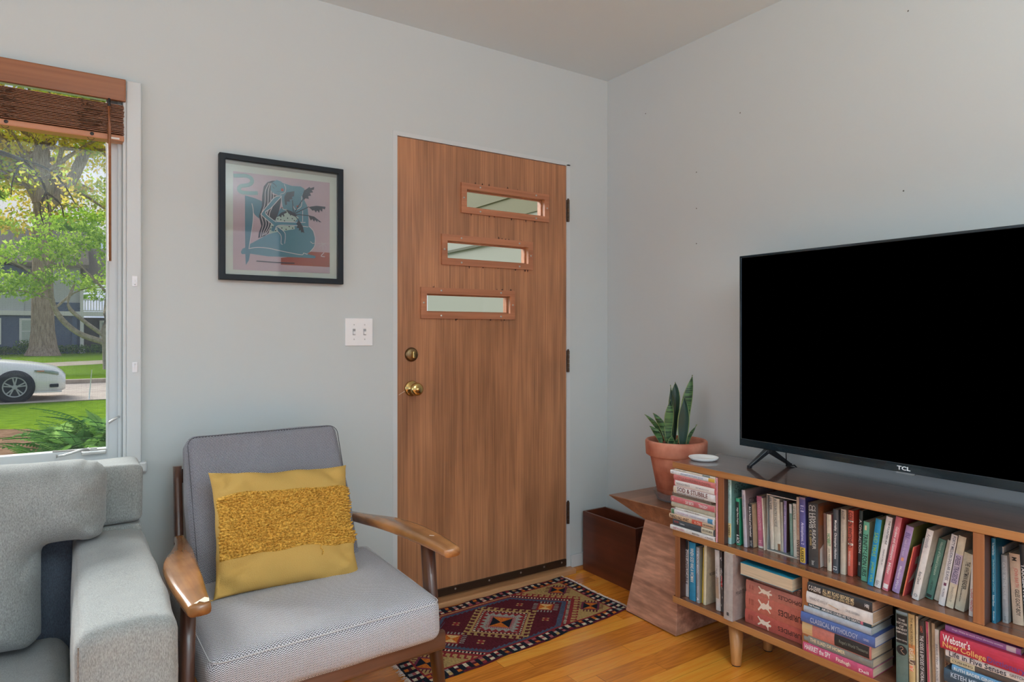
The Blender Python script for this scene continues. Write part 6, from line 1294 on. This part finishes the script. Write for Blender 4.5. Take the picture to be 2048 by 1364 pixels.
def foliage(nm, par, clusters, n, size, mats, seed, flat=1.0):
    r = np.random.RandomState(seed); cl = np.array(clusters, float); wgt = cl[:, 3] ** 2 * 1.0; wgt /= wgt.sum(); k = r.choice(len(cl), n, p=wgt)
    dd = r.normal(size=(n, 3)); dd /= np.linalg.norm(dd, axis=1)[:, None]; rad = r.uniform(.15, 1, n) ** .5
    c = cl[k, :3] + dd * (cl[k, 3] * rad)[:, None] * np.array([1, 1, flat])
    a = r.normal(size=(n, 3)); a /= np.linalg.norm(a, axis=1)[:, None]; b = np.cross(a, r.normal(size=(n, 3))); b /= np.linalg.norm(b, axis=1)[:, None]
    s = (size * r.uniform(.6, 1.4, n))[:, None]
    V = np.stack([c - a * s, c + b * s * .5, c + a * s, c - b * s * .5], 1).reshape(-1, 3); F = np.arange(4 * n).reshape(-1, 4)
    me = bpy.data.meshes.new(nm); me.vertices.add(4 * n); me.vertices.foreach_set('co', V.ravel()); me.loops.add(4 * n); me.loops.foreach_set('vertex_index', F.ravel()); me.polygons.add(n); me.polygons.foreach_set('loop_start', np.arange(0, 4 * n, 4)); me.polygons.foreach_set('loop_total', np.full(n, 4))
    me.polygons.foreach_set('material_index', (k * 7 + r.randint(0, 2, n)) % len(mats)); 
    for m in mats: me.materials.append(m)
    me.update(); me.validate(); o = bpy.data.objects.new(nm, me); col.objects.link(o); o.parent = par; return o
# big oak across the street
oak = empty('oak_tree', (-3.72, 48.0, GZ + .10), label='huge old oak with a thick flared trunk in front of the blue house', cat='tree')
bm = bm_(); rx = random.Random(21)
tube([(0, 0, 0), (.02, 0, .5), (0, 0, 1.6), (-.02, 0, 5), (0, 0, 9), (.1, 0, 11)], [.98, .76, .62, .54, .50, .55], 20, bm)
tube(spline([(.0, 0, 9.5), (-.1, 0, 12), (.1, 0, 16), (.3, .4, 22)], 4), [.55] * 4 + [.45] * 4 + [.32] * 4 + [.15], 12, bm)
tube(spline([(-.1, 0, 9.6), (-1.0, .2, 11.6), (-2.4, .3, 13.6), (-6.0, .5, 15.2)], 4), [.42] * 4 + [.36] * 4 + [.25] * 4 + [.1], 10, bm)
tube(spline([(.1, 0, 9.2), (1.4, .2, 11.0), (2.5, .3, 13.5), (5.5, .3, 17.5)], 4), [.40] * 4 + [.34] * 4 + [.22] * 4 + [.1], 10, bm)
tube(spline([(-1.6, 0, 13), (-2.0, .2, 16), (-2.6, .3, 20)], 4), [.2] * 4 + [.15] * 4 + [.08], 8, bm)
tips = []
for i in range(46):
    a = rx.uniform(0, 6.28); z0 = rx.uniform(9.5, 17); p0 = Vector((rx.uniform(-.6, .6), 0, z0)); L = rx.uniform(3, 8); p2 = p0 + Vector((math.cos(a) * L, math.sin(a) * L * .8, rx.uniform(-1.5, 5))); p1 = p0.lerp(p2, .5) + Vector((0, 0, rx.uniform(-.3, 1)))
    tube(spline([p0, p1, p2], 3), [.13] * 3 + [.08] * 3 + [.03], 6, bm, cap=False); tips.append((*p2, rx.uniform(1.0, 2.0))); tips.append((*p1, rx.uniform(.6, 1.3)))
obj('trunk', bm, M_bark, oak, True)
for i in range(50): tips.append((rx.uniform(-9, 9), rx.uniform(-4, 4), rx.uniform(8.0, 21), rx.uniform(.7, 1.5)))
foliage('foliage', oak, tips, 30000, .15, LY_, 5, .8)
# forked young tree left, behind
yt = empty('forked_tree', (-9.6, 67.0, GZ + .10), label='slender forked tree behind the left of the big oak', cat='tree')
bm = bm_(); tube([(0, 0, 0), (.1, 0, 7), (.3, 0, 11)], [.42, .34, .28], 10, bm); tube(spline([(.3, 0, 10.5), (-.5, 0, 13), (-1.3, 0, 18)], 4), [.22] * 4 + [.16] * 4 + [.08], 8, bm); tube(spline([(.3, 0, 10.5), (1.3, 0, 12.6), (1.5, 0, 18)], 4), [.24] * 4 + [.18] * 4 + [.08], 8, bm)
obj('trunk', bm, M_bark2, yt, True)
foliage('foliage', yt, [(rx.uniform(-5, 5), rx.uniform(-2, 2), rx.uniform(9, 20), rx.uniform(.6, 1.5)) for _ in range(36)], 7000, .2, LG_, 6, .7)
# small green tree near the street, leaning left over the view
dg_ = empty('street_tree', (-1.20, 28.0, GZ + .10), label='small bright green tree leaning left beyond the street, right side of window', cat='tree')
bm = bm_(); tube([(0.1, 0, 0), (.05, 0, .8), (.0, 0, 1.6), (.05, 0, 2.2), (.25, 0, 4.4)], [.17, .14, .13, .11, .07], 10, bm)
tube(spline([(0, 0, 1.05), (-.9, .1, 1.45), (-1.55, .2, 2.2), (-1.8, .3, 3.2), (-2.0, .3, 4.3)], 4), [.11] * 4 + [.10] * 4 + [.09] * 4 + [.06] * 4 + [.03], 8, bm)
tube(spline([(-.05, 0, 1.35), (-.7, -.2, 1.9), (-1.2, -.3, 2.5), (-1.0, -.3, 3.3)], 4), [.08] * 4 + [.07] * 4 + [.05] * 4 + [.03], 8, bm)
for p in ([(-1.7, .2, 2.7), (-2.6, 0, 3.0), (-3.6, -.1, 2.9)], [(-1.8, .2, 3.2), (-2.6, .1, 3.9), (-3.3, .1, 4.3)], [(-1.6, .2, 2.4), (-1.0, .4, 3.0), (-.3, .5, 3.3)], [(-1.9, .3, 3.9), (-1.3, .2, 4.6), (-.7, .1, 4.9)], [(.1, 0, 3.0), (-.6, -.2, 3.8), (-1.1, -.2, 4.4)], [(.1, 0, 3.2), (.6, 0, 4.2), (.9, 0, 5)]):
    tube(spline(p, 4), [.045] * 4 + [.03] * 4 + [.012], 6, bm, cap=False)
obj('trunk', bm, M_bark2, dg_, True)
cl = [(-3.8, 0, 3.0, .55), (-3.2, .1, 3.35, .6), (-2.6, 0, 3.1, .6), (-3.4, .2, 4.3, .5), (-2.7, .2, 4.5, .55), (-2.0, .3, 4.7, .6), (-1.2, .2, 4.9, .6), (-.6, .1, 5.1, .55), (-.9, .4, 3.5, .45), (-.3, .5, 3.4, .45), (-1.6, .1, 3.7, .45), (-2.2, .1, 3.4, .5), (-4.3, .1, 3.6, .5), (-1.2, -.2, 4.4, .5), (.3, 0, 4.6, .6), (.8, 0, 5.2, .7), (0, .1, 5.7, .7), (-.8, .1, 5.9, .6), (-1.9, .1, 5.6, .5), (.2, -.3, 3.9, .4), (-.2, .1, 2.9, .3), (-3.9, 0, 2.75, .4), (-4.6, 0, 2.9, .4)]
cl = [(x, y, z, r_ * 1.25) for x, y, z, r_ in cl]
foliage('foliage', dg_, cl, 6500, .075, LG_, 8, .7)
# boughs hanging in from the top left
bo = empty('overhanging_bough', (-3.3, 21.9, GZ + .1), label='dark drooping boughs of a nearer tree at the upper left of the window', cat='tree')
bm = bm_(); tube([(-6.5, 0, 0), (-6.4, 0, 4), (-6.0, 0, 7)], [.3, .26, .22], 10, bm); tube(spline([(-6.0, 0, 6.6), (-3, 0, 7.2), (-.2, 0, 6.6)], 4), [.15] * 4 + [.09] * 4 + [.04], 8, bm)
for p in ([(-.2, 0, 6.6), (-.45, 0, 6.0), (-.5, 0, 5.4)], [(-.2, 0, 6.6), (.2, 0, 6.1), (.35, 0, 5.7), (.42, 0, 5.1)], [(-.2, 0, 6.6), (.4, 0, 6.4), (.8, 0, 6.0), (1.1, 0, 5.4)], [(.35, 0, 5.7), (.7, 0, 5.4), (.8, 0, 5.0)], [(.35, 0, 5.7), (.2, 0, 5.2), (.3, 0, 4.7)]): tube(spline(p, 4), [.035] * (4 * (len(p) - 2)) + [.02] * 4 + [.008], 6, bm, cap=False)
obj('trunk', bm, mat('dark_bark', (66, 56, 48), .9), bo, True)
foliage('foliage', bo, [(-.5, 0, 5.5, .3), (.4, 0, 5.3, .3), (1.0, 0, 5.6, .35), (-.1, 0, 6.2, .4), (.8, 0, 6.2, .4), (-2, 0, 7, .9), (-4, 0, 7.4, 1.2), (-6, 0, 8.5, 1.8)], 2300, .07, LY_, 9)
# background trees
for i, (x, y, h, r_, lb) in enumerate(((-22, 74, 15, 6, 'leafy tree beyond the roofs, left in the window'), (-6, 80, 13, 5, 'leafy tree far behind the blue house, middle of the window'), (9, 76, 15, 6, 'leafy tree far behind the porch, right in the window'))):
    e = empty('background_tree', (x, y, GZ), label=lb, cat='tree', group='trees beyond the houses')
    obj('trunk', tube([(0, 0, 0), (0, 0, h * .7)], [.5, .3], 8), M_bark, e)
    foliage('foliage', e, [(rx.uniform(-r_, r_), rx.uniform(-2, 2), rx.uniform(h * .3, h), rx.uniform(1.2, 2.4)) for _ in range(26)], 3000, .5, LG_, 40 + i)
# --- blue house
M_sid = mat('blue_siding', (92, 108, 134), .8, spec=0, k=1); M_wh = mat('house_trim', (226, 224, 218), .7, k=1); M_dk = mat('dark_opening', (58, 58, 64), .7, k=1); M_roof = mat('roof_shingle', (126, 118, 112), .9, k=1); M_gl = mat('house_glass', (176, 186, 176), .15, k=1)
HY, hz = 53.0, GZ + .1
hs = empty('blue_house', (-4, HY, hz), label='blue grey clapboard house with white trim and a porch across the street', cat='house')
def hb(nm, lo, hi, m, par=None, bv=0):
    bm = bm_(); box(bm, (lo[0] + 4, lo[1], lo[2] - hz), (hi[0] + 4, hi[1], hi[2] - hz)); return obj(nm, bm, m, par or hs)
bm = bm_()
for i in range(13):   # lapped boards
    z0, z1 = hz + i * .2, hz + (i + 1) * .2
    hexa(bm, [(-14, -.03, z0 - hz), (2.28, -.03, z0 - hz), (2.28, .1, z0 - hz), (-14, .1, z0 - hz), (-14, 0, z1 - hz), (2.28, 0, z1 - hz), (2.28, .1, z1 - hz), (-14, .1, z1 - hz)])
obj('siding', bm, M_sid, hs); hb('house_body', (-18, .1, hz), (-1.7, 9, 5.9), mat('pale_siding', (196, 198, 200), .8, k=1)); hb('house_body', (-1.7, 1.8, hz), (4.5, 9, 2.3), M_dk)
hb('upper_siding', (-18, -.02, 2.68), (-4.9, .1, 5.1), mat('pale_siding', (196, 198, 200), .8, k=1)); hb('upper_siding', (-4.4, -.03, 2.7), (-1.7, .1, 3.3), M_sid)
hb('white_band', (-18, -.25, 2.38), (4.5, .1, 2.68), M_wh)
for x0, x1, z0, z1 in ((-5.15, -4.3, .42, 2.18), (-7.2, -6.12, .42, 2.18), (-1.0 + .5, .35, .8, 2.1)):
    yy = -.06 if x0 < -4 else 1.70
    f = hb('window', (x0, yy - .06, z0), (x1, yy + .02, z1), M_wh); hb('window_glass', (x0 + .14, yy - .075, z0 + .14), (x1 - .14, yy - .055, z1 - .14), M_gl, hs)
    hb('glazing_bar', (x0 + .14, yy - .085, (z0 + z1) / 2 - .03), (x1 - .14, yy - .07, (z0 + z1) / 2 + .03), M_wh, hs)
hb('porch_column', (-1.72, -.22, hz + .3), (-1.50, 0.0, 2.38), M_wh); hb('column_base', (-1.80, -.30, hz), (-1.42, .08, hz + .32), M_wh)
hb('porch_column', (-2.2, -.15, hz), (-1.9, 0, 2.38), M_sid)
for i in range(22):
    x = -1.45 + i * .17; hb('baluster', (x, -.2, 2.78), (x + .055, -.15, 3.5), M_wh)
hb('handrail', (-1.55, -.24, 3.48), (2.6, -.12, 3.58), M_wh); hb('handrail', (-1.55, -.22, 2.72), (2.6, -.14, 2.79), M_wh); hb('newel_post', (-1.72, -.26, 2.68), (-1.52, -.08, 4.9), M_wh)
bm = bm_(); 
def roof(pts, th_=.25):
    vs0 = [bm.verts.new((x + 4, y, z - hz)) for x, y, z in pts]; vs1 = [bm.verts.new((x + 4, y, z - hz + th_)) for x, y, z in pts]; n = len(pts)
    bm.faces.new(vs0[::-1]); bm.faces.new(vs1)
    for k in range(n): bm.faces.new((vs0[k], vs0[(k + 1) % n], vs1[(k + 1) % n], vs1[k]))
roof([(-18.5, -.5, 5.7), (-1.2, -.5, 5.7), (-1.2, 4.5, 8.6), (-18.5, 4.5, 8.6)]); roof([(-18.5, 4.5, 8.6), (-1.2, 4.5, 8.6), (-1.2, 9.5, 5.7), (-18.5, 9.5, 5.7)]); roof([(-1.5, -.6, 4.6), (4.8, -.6, 4.6), (4.8, 4.5, 7.4), (-1.5, 4.5, 7.4)]); roof([(-8.6, -.9, 5.1), (-6.2, -.9, 6.15), (-6.2, 4, 6.15), (-8.6, 4, 5.1)], .14); roof([(-6.2, -.9, 6.15), (-4.2, -.9, 5.2), (-4.2, 4, 5.2), (-6.2, 4, 6.15)], .14)
obj('roof', bm, M_roof, hs)
bm = bm_(); v3 = [bm.verts.new((x + 4, y, z - hz)) for y in (-.5, -.2) for x, z in ((-8.3, 5.05), (-6.2, 6.05), (-4.5, 5.2))]; bm.faces.new(v3[:3][::-1]); bm.faces.new(v3[3:])
for a, b in ((0, 1), (1, 2), (2, 0)): bm.faces.new((v3[a], v3[b], v3[b + 3], v3[a + 3]))
obj('gable', bm, M_sid, hs)
# hedges
for x0, x1, y, h, lb in ((-2.95, -1.4, 51.2, .62, 'clipped hedge under the porch, left half'), (-.95, .9, 51.2, .66, 'clipped hedge under the porch, right half'), (-6.5, -5.2, 51.0, .55, 'low leafy shrub at the far left under the house wall'), (-4.9, -4.3, 50.6, 1.0, 'rounded shrub left of the oak trunk')):
    e = empty('hedge', ((x0 + x1) / 2, y, hz), label=lb, cat='hedge', group='shrubs along the blue house'); hw = (x1 - x0) / 2
    foliage('foliage', e, [(-hw + hw * 2 * k / 7, 0, h * .5, h * .52) for k in range(8)], 1500, .05, LD_, int(x0 * 10) + 100); obj('stem', tube([(0, 0, 0), (0, 0, h * .6)], .04, 6), M_bark2, e)
# marker stake
tag(obj('stake', tube([(0, 0, 0), (.055, 0, .68)], [.014, .010], 8), mat('white_stake', (226, 226, 220), .5), None, True, loc=(-1.985, 15.62, GZ)), 'thin white leaning stake at the kerb between the car and the ferns', 'stake')
# --- passing car (only its front half shows)
car = empty('car', (-4.84, 15.85, GZ - .01), label='white saloon car driving past on the street, nose to the right', cat='car')
M_cp = mat('car_paint', (236, 230, 222), .25, coat=.6, k=1); M_tyre = mat('tyre_rubber', (40, 42, 44), .8, k=1); M_cg = mat('car_glass', (108, 128, 118), .1, k=1); M_rim = mat('alloy', (176, 176, 172), .4, 0, k=1); M_cd = mat('car_dark', (34, 36, 40), .5, k=1)
def loft(secs, cap=True):
    bm = bm_(); rings = [[bm.verts.new(p) for p in s] for s in secs]; n = len(rings[0])
    for a, b in zip(rings, rings[1:]):
        for k in range(n): bm.faces.new((a[k], a[(k + 1) % n], b[(k + 1) % n], b[k])).smooth = True
    if cap: bm.faces.new(rings[0]); bm.faces.new(rings[-1][::-1])
    bmesh.ops.recalc_face_normals(bm, faces=list(bm.faces)); return bm
def sec(x, hw, zb, zt, crown=.04, sh=.86):
    """half-width hw, bottom zb, top zt; car width axis = y (0..1.82)"""
    c = .91; zs = zb + (zt - zb) * .72
    return [(x, c - hw * .96, zb), (x, c - hw, zb + .10), (x, c - hw * 1.01, zb + (zt - zb) * .45), (x, c - hw * .985, zs), (x, c - hw * sh, zt - .02), (x, c - hw * .4, zt + crown * .7), (x, c, zt + crown), (x, c + hw * .4, zt + crown * .7), (x, c + hw * sh, zt - .02), (x, c + hw * .985, zs), (x, c + hw * 1.01, zb + (zt - zb) * .45), (x, c + hw, zb + .10), (x, c + hw * .96, zb)]
# x=0 rear ... nose at 2.42 (front edge of the car is at world x -2.42)
body = [sec(-2.35, .62, .38, .88), sec(-2.28, .78, .26, .98), sec(-1.9, .88, .22, 1.02), sec(-1.2, .91, .2, .98), sec(-.4, .91, .19, .94), sec(.5, .91, .19, .93), sec(.95, .91, .19, .92), sec(1.3, .91, .19, .885), sec(1.7, .90, .19, .84), sec(2.0, .87, .2, .78), sec(2.2, .80, .2, .71), sec(2.32, .70, .21, .62), sec(2.40, .56, .24, .52)]
obj('body', loft(body), M_cp, car, True)
def gsec(x, hw, zt): c = .91; return [(x, c - .80, .90), (x, c - hw, zt), (x, c - hw * .4, zt + .03), (x, c + hw * .4, zt + .03), (x, c + hw, zt), (x, c + .80, .90)]
obj('cabin', loft([gsec(-1.9, .6, .98), gsec(-1.2, .58, 1.36), (gsec(-.4, .60, 1.43)), gsec(.1, .60, 1.40), gsec(1.05, .66, .93)]), M_cg, car, True)
obj('roof_panel', loft([[(x, .91 - hw, z), (x, .91 - hw * .4, z + .035), (x, .91 + hw * .4, z + .035), (x, .91 + hw, z), (x, .91, z - .02)] for x, hw, z in ((-1.25, .57, 1.37), (-.4, .60, 1.44), (.12, .60, 1.405))]), M_cp, car, True)
obj('roof_pillar', tube([(.1, .30, 1.40), (1.02, .16, .93)], .028, 8), M_cp, car, True); obj('roof_pillar', tube([(.1, 1.52, 1.40), (1.02, 1.66, .93)], .028, 8), M_cp, car, True)
obj('wiper_cowl', bbox((.82, .2, .905), (1.12, 1.6, .955), .012), M_cd, car)
for xw, lb in ((1.46, 1), (-1.35, 0)):
    for yw in (-.012, 1.63):
        inner = yw > 1
        obj('wheel_arch', lathe([(.375, 0), (.375, .18), (.0001, .18)] if not inner else [(.375, 0), (.375, .20), (.0001, .20)], 36, 'y'), M_cd, car, True, loc=(xw, yw + .005, .335))
        wh = obj('tyre', lathe([(.225, -.006), (.30, -.012), (.325, .0), (.335, .03), (.335, .17), (.32, .19), (.22, .19)], 40, 'y'), M_tyre, car, True, loc=(xw, yw - .004, .335))
        bmr = bm_(); yo = .012 if not inner else .17
        lathe([(.228, yo - .016), (.222, yo - .020), (.205, yo - .010), (.20, yo + .004)], 36, 'y', bmr, cap=False); lathe([(.0001, yo - .02), (.045, yo - .018), (.055, yo), (.055, yo + .03)], 18, 'y', bmr)
        for k in range(5):
            for dd in (-.17, .17):
                a = 2 * math.pi * k / 5 + .31 + dd * .4; a2 = 2 * math.pi * k / 5 + .31 + dd
                p0 = Vector((math.cos(a) * .04, yo - .012, math.sin(a) * .04)); p1 = Vector((math.cos(a2) * .215, yo - .014, math.sin(a2) * .215)); n2 = (p1 - p0).normalized().cross(Vector((0, 1, 0))) * .014
                hexa(bmr, [p0 - n2, p1 - n2, p1 - n2 + Vector((0, .02, 0)), p0 - n2 + Vector((0, .02, 0)), p0 + n2, p1 + n2, p1 + n2 + Vector((0, .02, 0)), p0 + n2 + Vector((0, .02, 0))])
        obj('rim', bmr, [M_rim], wh, loc=(0, -.016, 0))
obj('headlamp', loft([[(x, y, z - h), (x, y - .015, z), (x, y, z + h), (x, y + .1, z + h), (x, y + .1, z - h)] for x, y, z, h in ((1.82, .0, .70, .012), (2.0, .028, .675, .028), (2.16, .09, .645, .034), (2.27, .16, .61, .03))]), mat('headlamp_lens', (150, 162, 156), .1, k=1), car, True)
obj('indicator', bbox((1.86, -.005, .668), (2.0, .03, .69), .005), mat('amber', (220, 130, 90), .3, k=1), car)
obj('bumper_vent', bbox((2.10, .05, .30), (2.27, .15, .375), .015), M_cd, car); obj('front_splitter', bbox((1.78, .0, .185), (2.33, 1.8, .215), .012), M_cp, car); obj('sill_trim', bbox((-1.0, -.008, .19), (1.1, .03, .225), .01), M_cd, car)
obj('door_mirror', bbox((.42, -.16, .93), (.62, .0, 1.06), .03), M_cp, car)
# --- ferns and hosta near the window
def fern(nm, loc, n, L, seed, lb, mats, grp):
    r = random.Random(seed); e = empty(nm, loc, label=lb, cat='fern', group=grp); bm = bm_()
    for k in range(n):
        a = 2 * math.pi * k / n + r.uniform(-.3, .3); el = r.uniform(.75, 1.35); ll = L * r.uniform(.75, 1.15); mi = r.randint(0, 2)
        pts = [Vector((math.cos(a) * ll * s * (.25 + .75 * s) * math.cos(el) * 1.6, math.sin(a) * ll * s * (.25 + .75 * s) * math.cos(el) * 1.6, ll * math.sin(el) * (s - .45 * s * s))) for s in [i / 12 for i in range(13)]]
        tube(pts, .004, 4, bm, mi, cap=False)
        for i in range(1, 13):
            for sub in (0, .5):
                p = pts[i - 1].lerp(pts[i], sub); d = (pts[i] - pts[i - 1]).normalized(); sd = d.cross(Vector((0, 0, 1))); sd.normalize(); w_ = .13 * math.sin(math.pi * min(1, (i + sub) / 13.5 + .06)) + .004
                for sg in (-1, 1):
                    tip = p + sd * sg * w_ + d * w_ * .35 + Vector((0, 0, -w_ * .25)); h_ = d * .013
                    bm.faces.new([bm.verts.new(q) for q in (p - h_, p.lerp(tip, .5) - h_ * 1.1, tip, p.lerp(tip, .5) + h_ * 1.1, p + h_)]).material_index = mi
    obj('fronds', bm, mats, e); return e
LF = [leafmat('fern_green', (108, 150, 70)), leafmat('fern_light', (142, 178, 96)), leafmat('fern_deep', (74, 116, 56))]
for i, (x, y, L, n, lb) in enumerate(((-1.98, 6.9, 1.15, 30, 'tall fern closest to the right edge of the window'), (-2.25, 6.3, .85, 28, 'fern in front at the bottom right of the window'), (-2.45, 7.3, .80, 26, 'fern left of the tall one, behind the front fern'), (-1.55, 6.2, 1.05, 28, 'fern half hidden by the window frame at right'), (-2.55, 5.7, .75, 26, 'lowest small fern at the bottom of the window'), (-1.95, 5.6, .75, 26, 'fern right of the lowest small one'))):
    fern('fern', (x, y, GZ - .015), n, L, 60 + i, lb, LF, 'ferns outside the window')
hsd = empty('hosta', (-2.63, 8.3, GZ - .012), label='broad leaved green hosta on the soil left of the ferns', cat='plant'); bm = bm_(); r = random.Random(5)
for k in range(26):
    a = r.uniform(0, 6.28); L = r.uniform(.22, .42); wd = r.uniform(.05, .08); up = r.uniform(.10, .26); mi = k % 2; n = 6; prev = None
    d = Vector((math.cos(a), math.sin(a), 0)); s_ = Vector((-d.y, d.x, 0))
    for i in range(n + 1):
        t = i / n; c = d * (L * (.25 + .75 * t)) + Vector((0, 0, up * (.4 + 1.6 * t - 1.2 * t * t))); w_ = wd * math.sin(math.pi * min(.985, t + .06)); row = [bm.verts.new(c - s_ * w_ + Vector((0, 0, .015))), bm.verts.new(c), bm.verts.new(c + s_ * w_ + Vector((0, 0, .015)))]
        if prev:
            for q in (0, 1): bm.faces.new((prev[q], prev[q + 1], row[q + 1], row[q])).material_index = mi
        prev = row
    tube([(0, 0, 0), tuple(d * L * .25 + Vector((0, 0, up * .4)))], .006, 4, bm, mi)
obj('leaves', bm, [leafmat('hosta_green', (98, 150, 78)), leafmat('hosta_light', (134, 176, 104))], hsd)
